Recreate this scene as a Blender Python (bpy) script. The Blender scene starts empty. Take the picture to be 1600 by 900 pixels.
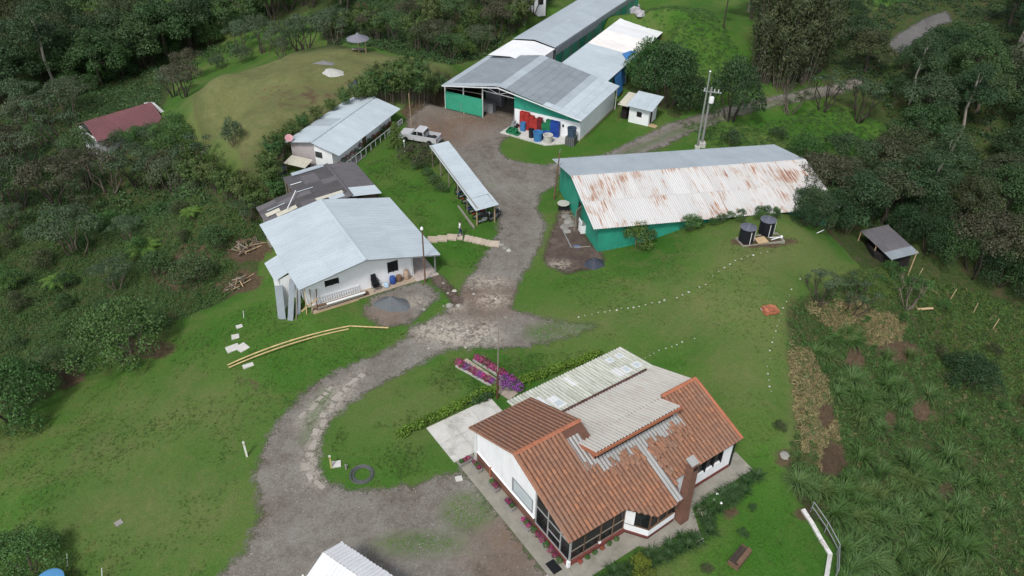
import bpy, math, random
import numpy as np
from mathutils import Matrix, Vector
random.seed(7); rng = np.random.default_rng(11)
sc = bpy.context.scene
COL = sc.collection
rad = math.radians

# ------------------------------------------------------------------ camera
F_PX, PITCH, CAM_H, ROLL = 1237.0, rad(36.6), 40.0, rad(1.13)
cp, sp, cr, sr = math.cos(PITCH), math.sin(PITCH), math.cos(ROLL), math.sin(ROLL)
FWD = Vector((0, cp, -sp)); UP0 = Vector((0, sp, cp)); RT0 = Vector((1, 0, 0))
RT = RT0*cr + UP0*sr; UP = -RT0*sr + UP0*cr
cam_d = bpy.data.cameras.new('camera'); cam = bpy.data.objects.new('camera', cam_d); COL.objects.link(cam)
cam_d.sensor_width = 36.0; cam_d.lens = F_PX/1600*36.0; cam_d.clip_start = 0.5; cam_d.clip_end = 3000
cam.matrix_world = Matrix(((RT.x, UP.x, -FWD.x, 0), (RT.y, UP.y, -FWD.y, 0), (RT.z, UP.z, -FWD.z, CAM_H), (0, 0, 0, 1)))
sc.camera = cam

# ------------------------------------------------------------------ sky, sun, exposure (overcast day)
SUN_EL, SUN_AZ = rad(53), rad(200)
w = bpy.data.worlds.new('World'); sc.world = w; w.use_nodes = True
wn = w.node_tree.nodes; wl = w.node_tree.links; wn.clear()
sky = wn.new('ShaderNodeTexSky'); sky.sky_type = 'NISHITA'; sky.sun_disc = False
sky.sun_elevation = SUN_EL; sky.sun_rotation = SUN_AZ; sky.air_density = 1.0; sky.dust_density = 4.0; sky.ozone_density = 1.0; sky.altitude = 1800
hs = wn.new('ShaderNodeHueSaturation'); hs.inputs['Saturation'].default_value = 0.34
bg = wn.new('ShaderNodeBackground'); bg.inputs['Strength'].default_value = 0.10
wo = wn.new('ShaderNodeOutputWorld')
wl.new(sky.outputs[0], hs.inputs['Color']); wl.new(hs.outputs[0], bg.inputs[0]); wl.new(bg.outputs[0], wo.inputs[0])
sun_d = bpy.data.lights.new('sun', 'SUN'); sun_d.energy = 1.5; sun_d.angle = rad(12); sun_d.color = (1.0, 0.97, 0.92)
sun = bpy.data.objects.new('sun', sun_d); COL.objects.link(sun)
sdir = Vector((math.sin(SUN_AZ)*math.cos(SUN_EL), math.cos(SUN_AZ)*math.cos(SUN_EL), math.sin(SUN_EL)))
sun.rotation_euler = (-sdir).to_track_quat('-Z', 'Y').to_euler()
sc.view_settings.view_transform = 'Standard'; sc.view_settings.look = 'None'
sc.view_settings.exposure = 1.0; sc.view_settings.gamma = 1.0; sc.view_settings.use_curve_mapping = False
sc.cycles.max_bounces = 6; sc.cycles.diffuse_bounces = 3; sc.cycles.transparent_max_bounces = 8

# ------------------------------------------------------------------ helpers
def at(px, py, z=0.0):
    """world point at height z seen at photograph pixel (px, py)"""
    u = (px-800)/F_PX; v = (450-py)/F_PX
    d = RT*u + UP*v + FWD
    t = (z-CAM_H)/d.z
    return Vector((0, 0, CAM_H)) + d*t

def tag(o, label=None, cat=None, group=None, kind=None):
    if label: o['label'] = label
    if cat: o['category'] = cat
    if group: o['group'] = group
    if kind: o['kind'] = kind
    return o

def thing(name, loc=(0, 0, 0), rz=0.0, label=None, cat=None, group=None):
    o = bpy.data.objects.new(name, None); COL.objects.link(o)
    o.location = loc; o.rotation_euler = (0, 0, rz); o.empty_display_size = 0.3
    return tag(o, label, cat, group)

def fast_mesh(name, V, Fq, tone=None, mat=None, smooth=False):
    """mesh from numpy verts (n,3) and faces (m,k)"""
    V = np.asarray(V, dtype=np.float32); Fq = np.asarray(Fq, dtype=np.int32)
    me = bpy.data.meshes.new(name); m, k = Fq.shape
    me.vertices.add(len(V)); me.vertices.foreach_set('co', V.ravel())
    me.loops.add(m*k); me.loops.foreach_set('vertex_index', Fq.ravel())
    me.polygons.add(m); me.polygons.foreach_set('loop_start', np.arange(0, m*k, k, dtype=np.int32))
    me.polygons.foreach_set('loop_total', np.full(m, k, dtype=np.int32))
    me.polygons.foreach_set('use_smooth', np.full(m, bool(smooth)))
    me.update(calc_edges=True)
    if tone is not None:
        a = me.attributes.new('tone', 'FLOAT', 'FACE'); a.data.foreach_set('value', np.asarray(tone, dtype=np.float32))
    if mat: me.materials.append(mat)
    return me

def link(name, me, parent=None, loc=None, mtx=None):
    o = bpy.data.objects.new(name, me); COL.objects.link(o)
    if parent: o.parent = parent
    if mtx is not None: o.matrix_local = mtx
    elif loc is not None: o.location = loc
    return o

class MB:
    """mesh builder: polygons of any size with a tone per face"""
    def __init__(s): s.v = []; s.f = []; s.t = []
    def quad(s, *pts, t=0.5):
        n = len(s.v); s.v += [tuple(p) for p in pts]; s.f.append(tuple(range(n, n+len(pts)))); s.t.append(t)
    def box(s, x0, y0, z0, x1, y1, z1, t=0.5):
        n = len(s.v)
        s.v += [(x0,y0,z0),(x1,y0,z0),(x1,y1,z0),(x0,y1,z0),(x0,y0,z1),(x1,y0,z1),(x1,y1,z1),(x0,y1,z1)]
        for q in ((0,3,2,1),(4,5,6,7),(0,1,5,4),(1,2,6,5),(2,3,7,6),(3,0,4,7)): s.f.append(tuple(n+i for i in q)); s.t.append(t)
        return s
    def prism(s, poly, z0, z1, t=0.5):
        """poly: plan points ccw; z0/z1 number or list"""
        k = len(poly); n = len(s.v)
        zz0 = z0 if isinstance(z0, (list, tuple)) else [z0]*k; zz1 = z1 if isinstance(z1, (list, tuple)) else [z1]*k
        s.v += [(p[0], p[1], zz0[i]) for i, p in enumerate(poly)] + [(p[0], p[1], zz1[i]) for i, p in enumerate(poly)]
        s.f.append(tuple(n+i for i in range(k))[::-1]); s.t.append(t)
        s.f.append(tuple(n+k+i for i in range(k))); s.t.append(t)
        for i in range(k):
            j = (i+1) % k; s.f.append((n+i, n+j, n+k+j, n+k+i)); s.t.append(t)
        return s
    def slab(s, pts, th, t=0.5):
        """closed plate: polygon pts (3D, any plane) with thickness th along its normal, downwards"""
        P = [Vector(p) for p in pts]; nrm = Vector((0, 0, 0))
        for i in range(len(P)):
            a, b = P[i], P[(i+1) % len(P)]; nrm += a.cross(b)
        nrm.normalize(); k = len(P); n = len(s.v)
        s.v += [tuple(p) for p in P] + [tuple(p-nrm*th) for p in P]
        s.f.append(tuple(n+i for i in range(k))); s.t.append(t)
        s.f.append(tuple(n+k+i for i in range(k))[::-1]); s.t.append(t)
        for i in range(k):
            j = (i+1) % k; s.f.append((n+i, n+k+i, n+k+j, n+j)); s.t.append(t)
        return s
    def tube(s, a, b, r0, r1=None, n=8, cap=True, t=0.5):
        a = Vector(a); b = Vector(b); r1 = r0 if r1 is None else r1
        d = (b-a).normalized(); u = d.orthogonal().normalized(); w_ = d.cross(u)
        k = len(s.v)
        for c, r in ((a, r0), (b, r1)):
            for i in range(n):
                an = 2*math.pi*i/n; s.v.append(tuple(c+u*(r*math.cos(an))+w_*(r*math.sin(an))))
        for i in range(n):
            j = (i+1) % n; s.f.append((k+i, k+j, k+n+j, k+n+i)); s.t.append(t)
        if cap:
            s.f.append(tuple(k+i for i in range(n))[::-1]); s.t.append(t); s.f.append(tuple(k+n+i for i in range(n))); s.t.append(t)
        return s
    def bar(s, a, b, w_, h, t=0.5, up=(0, 0, 1)):
        """rectangular bar from a to b"""
        a = Vector(a); b = Vector(b); d = (b-a).normalized(); upv = Vector(up)
        if abs(d.dot(upv)) > .98: upv = Vector((0, 1, 0))
        x = d.cross(upv).normalized()*(w_/2); y = x.cross(d).normalized()*(h/2); n = len(s.v)
        for c in (a, b): s.v += [tuple(c-x-y), tuple(c+x-y), tuple(c+x+y), tuple(c-x+y)]
        for q in ((0,3,2,1),(4,5,6,7),(0,1,5,4),(1,2,6,5),(2,3,7,6),(3,0,4,7)): s.f.append(tuple(n+i for i in q)); s.t.append(t)
        return s
    def lathe(s, prof, n=16, c=(0, 0, 0), t=0.5, sx=1, sy=1):
        k = len(s.v)
        for (r, z) in prof:
            for i in range(n):
                an = 2*math.pi*i/n; s.v.append((c[0]+sx*r*math.cos(an), c[1]+sy*r*math.sin(an), c[2]+z))
        for j in range(len(prof)-1):
            for i in range(n):
                q = (i+1) % n; s.f.append((k+j*n+i, k+j*n+q, k+(j+1)*n+q, k+(j+1)*n+i)); s.t.append(t)
        s.f.append(tuple(k+i for i in range(n))[::-1]); s.t.append(t)
        s.f.append(tuple(k+(len(prof)-1)*n+i for i in range(n))); s.t.append(t)
        return s
    def mesh(s, name, mat, smooth=False):
        me = bpy.data.meshes.new(name); me.from_pydata(s.v, [], s.f)
        a = me.attributes.new('tone', 'FLOAT', 'FACE'); a.data.foreach_set('value', np.asarray(s.t, dtype=np.float32))
        if smooth:
            me.polygons.foreach_set('use_smooth', np.ones(len(s.f), dtype=bool))
            me.set_sharp_from_angle(angle=rad(40))
        me.materials.append(mat); me.update()
        return me
    def build(s, name, mat, parent=None, smooth=False, loc=None):
        return link(name, s.mesh(name, mat, smooth), parent, loc)

# ------------------------------------------------------------------ materials
def nodes(name):
    m = bpy.data.materials.new(name); m.use_nodes = True; nt = m.node_tree; nt.nodes.clear()
    out = nt.nodes.new('ShaderNodeOutputMaterial'); b = nt.nodes.new('ShaderNodeBsdfPrincipled')
    nt.links.new(b.outputs[0], out.inputs[0]); b.inputs['Specular IOR Level'].default_value = 0.25
    return m, nt, b, out
def nd(nt, typ, **kw):
    n = nt.nodes.new(typ)
    for k, v in kw.items():
        if k.startswith('i_'): n.inputs[k[2:].replace('_', ' ')].default_value = v
        else: setattr(n, k, v)
    return n
def noise(nt, scale, detail=4, rough=.6, coord=None, dist=0.0):
    n = nd(nt, 'ShaderNodeTexNoise'); n.inputs['Scale'].default_value = scale; n.inputs['Detail'].default_value = detail
    n.inputs['Roughness'].default_value = rough; n.inputs['Distortion'].default_value = dist
    if coord is not None: nt.links.new(coord, n.inputs['Vector'])
    return n.outputs['Fac']
def ramp(nt, fac, stops, interp='LINEAR'):
    r = nd(nt, 'ShaderNodeValToRGB'); r.color_ramp.interpolation = interp; el = r.color_ramp.elements
    while len(el) < len(stops): el.new(0.5)
    for e, (p, c) in zip(el, stops):
        e.position = p; e.color = (c[0], c[1], c[2], 1) if not isinstance(c, (int, float)) else (c, c, c, 1)
    nt.links.new(fac, r.inputs[0]); return r.outputs[0]
def mixc(nt, fac, a, b, blend='MIX'):
    n = nd(nt, 'ShaderNodeMix', data_type='RGBA', blend_type=blend); n.clamp_factor = True
    for sock, val in ((n.inputs['Factor'], fac), (n.inputs[6], a), (n.inputs[7], b)):
        if hasattr(val, 'links'): nt.links.new(val, sock)
        elif isinstance(val, (int, float)): sock.default_value = val
        else: sock.default_value = (*val, 1)
    return n.outputs[2]
def mth(nt, op, a, b=None, clamp=False):
    n = nd(nt, 'ShaderNodeMath', operation=op); n.use_clamp = clamp
    for i, val in enumerate((a, b)):
        if val is None: continue
        if hasattr(val, 'links'): nt.links.new(val, n.inputs[i])
        else: n.inputs[i].default_value = val
    return n.outputs[0]
def attr(nt, name): 
    n = nd(nt, 'ShaderNodeAttribute'); n.attribute_name = name; return n.outputs['Fac']
def wpos(nt): return nd(nt, 'ShaderNodeNewGeometry').outputs['Position']
def opos(nt): return nd(nt, 'ShaderNodeTexCoord').outputs['Object']
def orand(nt): return nd(nt, 'ShaderNodeObjectInfo').outputs['Random']
def bump(nt, b, h, strength=.3, dist=.05):
    n = nd(nt, 'ShaderNodeBump'); n.inputs['Strength'].default_value = strength; n.inputs['Distance'].default_value = dist
    nt.links.new(h, n.inputs['Height']); nt.links.new(n.outputs[0], b.inputs['Normal'])

def plain(name, col, rough=.75, var=.12, scale=3.0, rand=.08, metal=0.0, dirt=None, dirtamt=.4, tone=.0, spec=None, bmp=0.0):
    """painted / worn surface: colour varied by two noises, by object and by face tone; dirt = stain colour"""
    m, nt, b, _ = nodes(name); co = opos(nt)
    n1 = noise(nt, scale, 5, .6, co); n2 = noise(nt, scale*6, 3, .6, co)
    lo = tuple(max(0, c*(1-var)) for c in col); hi = tuple(min(1, c*(1+var)) for c in col)
    c = ramp(nt, mth(nt, 'ADD', mth(nt, 'MULTIPLY', n1, .65), mth(nt, 'MULTIPLY', n2, .35)), [(.3, lo), (.7, hi)])
    if rand: c = mixc(nt, 1.0, c, ramp(nt, orand(nt), [(0, 1-rand), (1, 1+rand)]), 'MULTIPLY')
    if tone: c = mixc(nt, 1.0, c, ramp(nt, attr(nt, 'tone'), [(0, 1-tone), (1, 1+tone)]), 'MULTIPLY')
    if dirt:
        d = ramp(nt, noise(nt, scale*.6, 6, .7, co, .6), [(.5, 0), (.72, dirtamt)])
        c = mixc(nt, d, c, dirt)
    nt.links.new(c, b.inputs['Base Color']); b.inputs['Roughness'].default_value = rough; b.inputs['Metallic'].default_value = metal
    if spec is not None: b.inputs['Specular IOR Level'].default_value = spec
    if bmp: bump(nt, b, n2, bmp, .02)
    return m

def leafmat(name, c0, c1, c2, trans=.25, tonev=.45):
    """foliage: hue by object, light and dark by leaf"""
    m, nt, b, out = nodes(name)
    c = ramp(nt, orand(nt), [(0, c0), (.5, c1), (1, c2)])
    c = mixc(nt, 1.0, c, ramp(nt, attr(nt, 'tone'), [(0, 1-tonev), (1, 1+tonev)]), 'MULTIPLY')
    nt.links.new(c, b.inputs['Base Color']); b.inputs['Roughness'].default_value = .55; b.inputs['Specular IOR Level'].default_value = .3
    tr = nd(nt, 'ShaderNodeBsdfTranslucent'); nt.links.new(c, tr.inputs[0])
    mx = nd(nt, 'ShaderNodeMixShader'); mx.inputs[0].default_value = trans
    nt.links.new(b.outputs[0], mx.inputs[1]); nt.links.new(tr.outputs[0], mx.inputs[2]); nt.links.new(mx.outputs[0], out.inputs[0])
    return m
# ------------------------------------------------------------------ terrain height field
CTRL_PX = [(900,700,0),(740,720,0),(900,880,0),(1150,720,0),(1000,540,.3),(1100,600,.3),(1180,800,-.2),(1250,870,-.5),
 (600,800,0),(400,850,-.3),(700,850,0),(430,720,-.3),(720,520,0),(640,540,-.2),(700,440,0),(800,480,.1),(600,650,-.05),(620,720,0),
 (800,400,0),(810,320,0),(790,250,0),(740,190,0),(860,290,0),(550,460,-.1),(480,480,-.5),(660,430,0),(590,520,-.4),
 (430,470,-1.3),(360,560,-1.2),(300,480,-3.2),(380,400,-2.6),(250,650,-2.2),(100,750,-3),(0,880,-3.8),(200,850,-2.2),(350,700,-.9),
 (100,600,-5),(0,600,-6.5),(200,450,-6.5),(80,350,-9),(0,300,-11),(250,320,-8.5),(330,270,-6),(150,240,-10),(190,200,-9),(60,170,-13),(230,130,-13),(330,60,-13),
 (320,150,1.2),(400,110,2.5),(500,85,3),(600,90,3),(690,110,2.8),(550,150,3),(450,180,2.8),(345,200,1.5),(390,240,1.2),(480,150,3),(690,132,2.6),(640,160,1.6),
 (270,195,-4),(420,60,-9),(600,40,-2),
 (700,180,0),(750,200,0),(680,200,0),(650,210,0),(740,60,1),(800,30,3),(640,5,2),(877,97,0),(975,24,0),(940,140,0),(700,300,.4),(640,300,.5),(640,370,.3),(580,260,.4),(500,260,0),(470,310,-.6),(440,330,-1.4),
 (1020,190,0),(1000,230,0),(1090,232,0),(1200,200,-.5),(1300,200,-1.5),(1350,240,-3),(1060,60,4),(1120,80,3),(1050,20,6),(1150,150,.5),(1280,140,0),(1430,45,3),(1360,90,1.5),
 (1500,150,1),(1600,200,-1),(1450,260,-4),(1600,350,-6),(1400,330,-3.2),(1290,310,-1.6),(932,394,0),(875,297,0),(1010,375,.35),(1080,350,1.2),(1150,345,2.0),(1225,342,2.4),(1085,358,1.7),(1150,352,2.4),(1190,349,2.5),(1225,348,2.5),
 (1180,372,2.6),(1200,345,2.5),(1100,372,1.9),(1050,400,1.3),(960,420,.3),(1250,360,2.1),(1200,420,2.6),(1100,450,1.7),(1000,450,.8),(1230,480,2.0),(1300,400,.7),(1330,440,-.2),(1280,370,.9),
 (1150,520,1.3),(1210,560,1.2),(1212,650,.5),(1195,700,.1),(1300,520,-1),(1400,500,-2.6),(1300,650,-3),(1400,700,-5.5),(1500,600,-6),(1600,560,-7.5),(1500,800,-7.5),(1600,850,-9),(1330,800,-2.6),(1310,880,-1.6),(1400,880,-5),(1380,400,-3.2),(1500,450,-5.5)]
CTRL_W = [(-160,220,14),(-60,230,12),(60,220,16),(160,200,20),(170,80,-2),(-170,90,-8),(-90,10,-12),(-45,0,-7),(0,5,-1),(0,-40,-6),(90,10,-16),(50,10,-9),(-85,165,-6),(-30,165,0),(30,165,9),(95,140,8),(0,140,6),(-120,140,-8),(60,135,6)]
cw = np.array([tuple(at(px, py, z)) for px, py, z in CTRL_PX] + CTRL_W)
def _tps(r): return np.where(r > 0, r*r*np.log(r+1e-9), 0.0)
cs = cw[:, :2]/50.0; n_ = len(cs)
K = _tps(np.linalg.norm(cs[:, None]-cs[None], axis=2)) + np.eye(n_)*2e-4
Pm = np.hstack([np.ones((n_, 1)), cs]); A_ = np.block([[K, Pm], [Pm.T, np.zeros((3, 3))]])
sol = np.linalg.solve(A_, np.concatenate([cw[:, 2], np.zeros(3)]))
def _vnoise(X, Y, s, seed):
    g = np.random.default_rng(seed).random((257, 257)); x = X/s+1000.3; y = Y/s+1000.7
    xi = np.floor(x).astype(int); yi = np.floor(y).astype(int); fx = x-xi; fy = y-yi
    fx = fx*fx*(3-2*fx); fy = fy*fy*(3-2*fy); q = lambda i, j: g[i % 257, j % 257]
    return (q(xi, yi)*(1-fx)*(1-fy)+q(xi+1, yi)*fx*(1-fy)+q(xi, yi+1)*(1-fx)*fy+q(xi+1, yi+1)*fx*fy)-.5
def sdf(poly, X, Y):
    """signed distance to a plan polygon, positive inside"""
    P = np.array([(p[0], p[1]) for p in poly]); d2 = np.full(X.shape, 1e12); ins = np.zeros(X.shape, bool)
    for i in range(len(P)):
        a = P[i]; b = P[(i+1) % len(P)]; e = b-a
        t = np.clip(((X-a[0])*e[0]+(Y-a[1])*e[1])/(e@e+1e-12), 0, 1)
        d2 = np.minimum(d2, (X-a[0]-t*e[0])**2+(Y-a[1]-t*e[1])**2)
        c = (a[1] > Y) != (b[1] > Y)
        with np.errstate(divide='ignore', invalid='ignore'): ins ^= c & (X < (b[0]-a[0])*(Y-a[1])/(b[1]-a[1]+1e-15)+a[0])
    return np.where(ins, 1, -1)*np.sqrt(d2)
ST = 0.4
def _axis(a, b, lo, hi):
    core = list(np.arange(a, b+1e-6, ST)); s = ST; L = []; x = a
    while x > lo: s *= 1.22; x -= s; L.append(x)
    s = ST; R_ = []; x = core[-1]
    while x < hi: s *= 1.22; x += s; R_.append(x)
    return np.array(L[::-1]+core+R_)
XS = _axis(-76, 76, -900, 900); YS = _axis(14, 142, -500, 1500)
GX, GY = np.meshgrid(XS, YS)
fx_ = np.clip(GX, -200, 200).ravel()/50; fy_ = np.clip(GY, -60, 260).ravel()/50
GZ = sol[n_]+sol[n_+1]*fx_+sol[n_+2]*fy_
for i in range(n_): GZ = GZ + sol[i]*_tps(np.hypot(fx_-cs[i, 0], fy_-cs[i, 1]))
GZ = GZ.reshape(GX.shape)
def hz(x, y):
    """ground height at plan point (bilinear on the sheet's own grid)"""
    x = np.asarray(x, float); y = np.asarray(y, float)
    i = np.clip(np.searchsorted(XS, x)-1, 0, len(XS)-2); j = np.clip(np.searchsorted(YS, y)-1, 0, len(YS)-2)
    tx = np.clip((x-XS[i])/(XS[i+1]-XS[i]), 0, 1); ty = np.clip((y-YS[j])/(YS[j+1]-YS[j]), 0, 1)
    return GZ[j, i]*(1-tx)*(1-ty)+GZ[j, i+1]*tx*(1-ty)+GZ[j+1, i]*(1-tx)*ty+GZ[j+1, i+1]*tx*ty
def gp(px, py):
    """ground point seen at photograph pixel"""
    u = (px-800)/F_PX; v = (450-py)/F_PX; d = RT*u+UP*v+FWD
    t = np.linspace(25, 330, 2400); x = d.x*t; y = d.y*t; z = CAM_H+d.z*t
    below = np.nonzero(z < hz(x, y))[0]
    k = below[0] if len(below) else len(t)-1
    lo, hi = t[max(k-1, 0)], t[k]
    for _ in range(18):
        m_ = (lo+hi)/2
        if CAM_H+d.z*m_ < float(hz(d.x*m_, d.y*m_)): hi = m_
        else: lo = m_
    return Vector((d.x*hi, d.y*hi, float(hz(d.x*hi, d.y*hi))))
def gpoly(pts): return [gp(*p) for p in pts]

# building frames fitted to the photograph: origin, heading
TH_O, TH_YAW = Vector((3.47, 26.66, 0)), rad(35.256)
WH_O, WH_YAW = Vector((-11.79, 52.35, 0)), rad(120.76)
def frame(O, yaw):
    A = Vector((math.cos(yaw), math.sin(yaw), 0)); B = Vector((-A.y, A.x, 0))
    return lambda a, b, z=0.0: Vector((O.x, O.y, O.z)) + A*a + B*b + Vector((0, 0, z))
thw = frame(TH_O, TH_YAW); whw = frame(WH_O, WH_YAW)
PADS = [([thw(-1.4, -2.2), thw(15, -1.2), thw(15, 12.5), thw(4, 14.5), thw(-1.4, 14.5)], 0.0, 1.2),
        ([whw(-2.2, 5.2), whw(-2.2, -6.6), whw(11, -6.6), whw(11, 5.2)], -.02, 1.0),
        ([(-9.5, 91), (6.5, 82.5), (20, 109), (4.5, 117)], 0.0, 3.0)]
for poly, z, soft in PADS:
    k = np.clip((sdf(poly, GX, GY)+soft)/soft, 0, 1); k = k*k*(3-2*k); GZ = GZ*(1-k)+z*k

BANK = [gp(*p) for p in [(1232,466),(1300,440),(1345,432),(1450,470),(1700,560),(1700,1100),(1300,1100),(1312,900),(1305,850),(1255,790),(1230,722),(1252,645),(1234,560)]]
kb = np.clip(sdf(BANK, GX, GY)/3.0, 0, 1); GZ = GZ-1.9*kb*kb*(3-2*kb)
# wild ground gets lumps, mown ground hardly any
Z_ROUGH = [gpoly([(-200,1100),(-160,700),(60,640),(150,560),(270,505),(350,470),(400,440),(420,380),(440,300),(470,240),(560,180),(640,140),(700,140),(690,110),(560,78),(480,78),(300,150),(310,215),(380,262),(345,300),(250,200),(280,110),(400,0),(700,-60),(-200,-60)]),
           gpoly([(1225,470),(1300,430),(1340,415),(1290,360),(1260,330),(1290,290),(1340,250),(1420,215),(1290,150),(1280,95),(1340,20),(1700,-60),(1900,300),(1900,1100),(1290,1100),(1310,900),(1300,850),(1245,790),(1222,720),(1245,650),(1225,560)]),
           gpoly([(560,75),(700,105),(760,85),(800,62),(880,0),(880,-60),(600,-60),(480,20)]),
           gpoly([(965,130),(990,88),(1035,60),(1085,150),(1060,190)])]
rough_sd = np.full(GX.shape, -1e9)
for z_ in Z_ROUGH: rough_sd = np.maximum(rough_sd, sdf(z_, GX, GY))
ROUGH = np.clip((rough_sd+.8)/2.0, 0, 1)
GZ = GZ + ROUGH*(_vnoise(GX, GY, 6, 1)*1.0+_vnoise(GX, GY, 2.2, 2)*.45) + (1-ROUGH)*(_vnoise(GX, GY, 9, 3)*.16+_vnoise(GX, GY, 2.5, 4)*.05)
for poly, z, soft in PADS[:2]:
    k = np.clip((sdf(poly, GX, GY)+soft)/soft, 0, 1); GZ = GZ*(1-k)+z*k

def soft(polys, s):
    m = np.zeros(GX.shape)
    for p in polys: m = np.maximum(m, np.clip((sdf(gpoly(p), GX, GY)+s)/(2*s), 0, 1))
    return m
def ell(cx, cy, rx, ry, n=14): return [(cx+rx*math.cos(2*math.pi*i/n), cy+ry*math.sin(2*math.pi*i/n)) for i in range(n)]
DRY = np.maximum(1.0*soft([[(300,150),(400,105),(500,78),(600,85),(705,112),(640,165),(560,160),(460,200),(390,262),(350,250),(310,205)]], 2.0),
      .72*soft([ell(1120,480,110,45), ell(1170,560,40,60), ell(250,645,60,16), ell(330,655,45,14), ell(310,615,40,10), ell(240,800,130,50), ell(180,700,60,25), ell(960,500,120,18), ell(620,650,70,30), ell(1200,400,80,25)], 4.0))
DRY = np.maximum(DRY, .95*soft([[(1225,560),(1260,545),(1290,600),(1310,700),(1285,740),(1240,700),(1235,620)]], 1.2))
SOIL = np.maximum(soft([ell(480,150,100,26), ell(600,112,50,12), ell(395,245,30,16), ell(560,130,60,16)], 5.0)*.62,
       soft([ell(280,430,45,28), ell(230,545,45,16), ell(300,400,30,20), ell(95,585,40,22), ell(1300,720,24,34), ell(1290,650,16,24), ell(1402,548,36,18), ell(1335,560,16,22), ell(1440,640,18,22), ell(1480,770,16,22), ell(1390,660,14,20),
             ell(385,390,42,20), ell(372,440,40,18), ell(1225,715,14,14), ell(1262,800,20,12), ell(240,190,30,10), ell(660,170,30,14), ell(1140,800,16,10), ell(1195,378,55,10), ell(1560,90,20,8),
             [(700,110),(715,135),(690,170),(640,190),(625,175),(660,150)]], .7))
SOIL = np.maximum(SOIL, .5*soft([[(330,560),(420,600),(418,640),(405,700),(400,690),(408,640)]], .8))
LUSH = soft([[(565,262),(640,232),(668,262),(735,325),(735,350),(770,385),(745,420),(700,430),(640,330)], [(330,500),(430,470),(480,500),(560,490),(640,520),(560,560),(450,600),(340,590)], [(810,440),(860,430),(930,450),(960,480),(880,490),(820,480)], [(1150,700),(1205,680),(1225,760),(1290,860),(1280,960),(1060,960),(1100,860)], [(690,462),(700,448),(720,478),(690,492)], [(785,228),(900,228),(940,180),(1000,210),(940,238),(850,255)], [(530,640),(640,600),(720,640),(660,700),(700,730),(560,755),(510,720)], [(880,545),(1000,515),(1060,545),(1100,590),(1000,540)], [(1045,45),(1060,15),(1180,70),(1190,140),(1120,160)], [(1150,190),(1290,160),(1390,200),(1380,270),(1250,225)]], 1.5)
nx, ny = len(XS), len(YS)
idx = np.arange(nx*ny).reshape(ny, nx)
quads = np.stack([idx[:-1, :-1], idx[:-1, 1:], idx[1:, 1:], idx[1:, :-1]], -1).reshape(-1, 4)

def grassy(nt, P):
    """mown lawn colour: green broken by dry and lush drifts"""
    n1 = noise(nt, .13, 4, .6, P, .5); n2 = noise(nt, .55, 6, .7, P, .6); n3 = noise(nt, 9.0, 3, .7, P); n4 = noise(nt, 2.2, 5, .7, P, .8)
    g = ramp(nt, n1, [(.32, (.038, .108, .016)), (.5, (.060, .130, .023)), (.66, (.098, .138, .038))])
    g = mixc(nt, ramp(nt, n2, [(.48, 0), (.68, .55)]), g, (.122, .126, .048))
    g = mixc(nt, ramp(nt, n4, [(.52, 0), (.70, .55)]), g, (.032, .070, .014))
    return mixc(nt, 1.0, g, ramp(nt, mth(nt, 'ADD', mth(nt, 'MULTIPLY', n3, .6), mth(nt, 'MULTIPLY', n4, .4)), [(.28, .55), (.72, 1.45)]), 'MULTIPLY'), n3

def ground_material():
    m, nt, b, _ = nodes('ground_grass_and_soil'); P = wpos(nt)
    lawn, n3 = grassy(nt, P)
    lawn = mixc(nt, mth(nt, 'MULTIPLY', attr(nt, 'lush'), .5), lawn, mixc(nt, 1.0, (.040, .125, .013), ramp(nt, n3, [(.25, .6), (.75, 1.4)]), 'MULTIPLY'))
    nA = noise(nt, .7, 6, .7, P, .5); nB = noise(nt, 3.5, 5, .7, P)
    wild = ramp(nt, nB, [(.28, (.022, .036, .012)), (.5, (.042, .066, .020)), (.75, (.074, .094, .033))])
    wild = mixc(nt, ramp(nt, nA, [(.5, 0), (.66, .8)]), wild, (.085, .064, .038))
    r = mth(nt, 'ADD', attr(nt, 'rough'), mth(nt, 'MULTIPLY', mth(nt, 'SUBTRACT', nA, .5), .9))
    c = mixc(nt, ramp(nt, r, [(.42, 0), (.62, 1)]), lawn, wild)
    dry = mixc(nt, ramp(nt, nB, [(.3, 0), (.7, 1)]), (.175, .165, .075), (.108, .132, .046))
    d = mth(nt, 'MULTIPLY', attr(nt, 'dry'), ramp(nt, nA, [(.25, .55), (.6, 1)]))
    c = mixc(nt, d, c, dry)
    soil = ramp(nt, nB, [(.25, (.050, .032, .022)), (.55, (.10, .068, .045)), (.8, (.155, .115, .082))])
    s = mth(nt, 'ADD', attr(nt, 'soil'), mth(nt, 'MULTIPLY', mth(nt, 'SUBTRACT', nA, .5), 1.3))
    c = mixc(nt, ramp(nt, s, [(.42, 0), (.66, .95)]), c, soil)
    nt.links.new(c, b.inputs['Base Color']); b.inputs['Roughness'].default_value = .95; b.inputs['Specular IOR Level'].default_value = .08
    bump(nt, b, mth(nt, 'ADD', n3, nB), .7, .08)
    return m
me = fast_mesh('ground', np.stack([GX, GY, GZ], -1).reshape(-1, 3), quads, mat=ground_material(), smooth=True)
for nm, A2 in (('rough', ROUGH), ('dry', DRY), ('soil', SOIL), ('lush', LUSH)):
    a = me.attributes.new(nm, 'FLOAT', 'POINT'); a.data.foreach_set('value', A2.ravel().astype(np.float32))
tag(link('ground', me), kind='structure')

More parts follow.
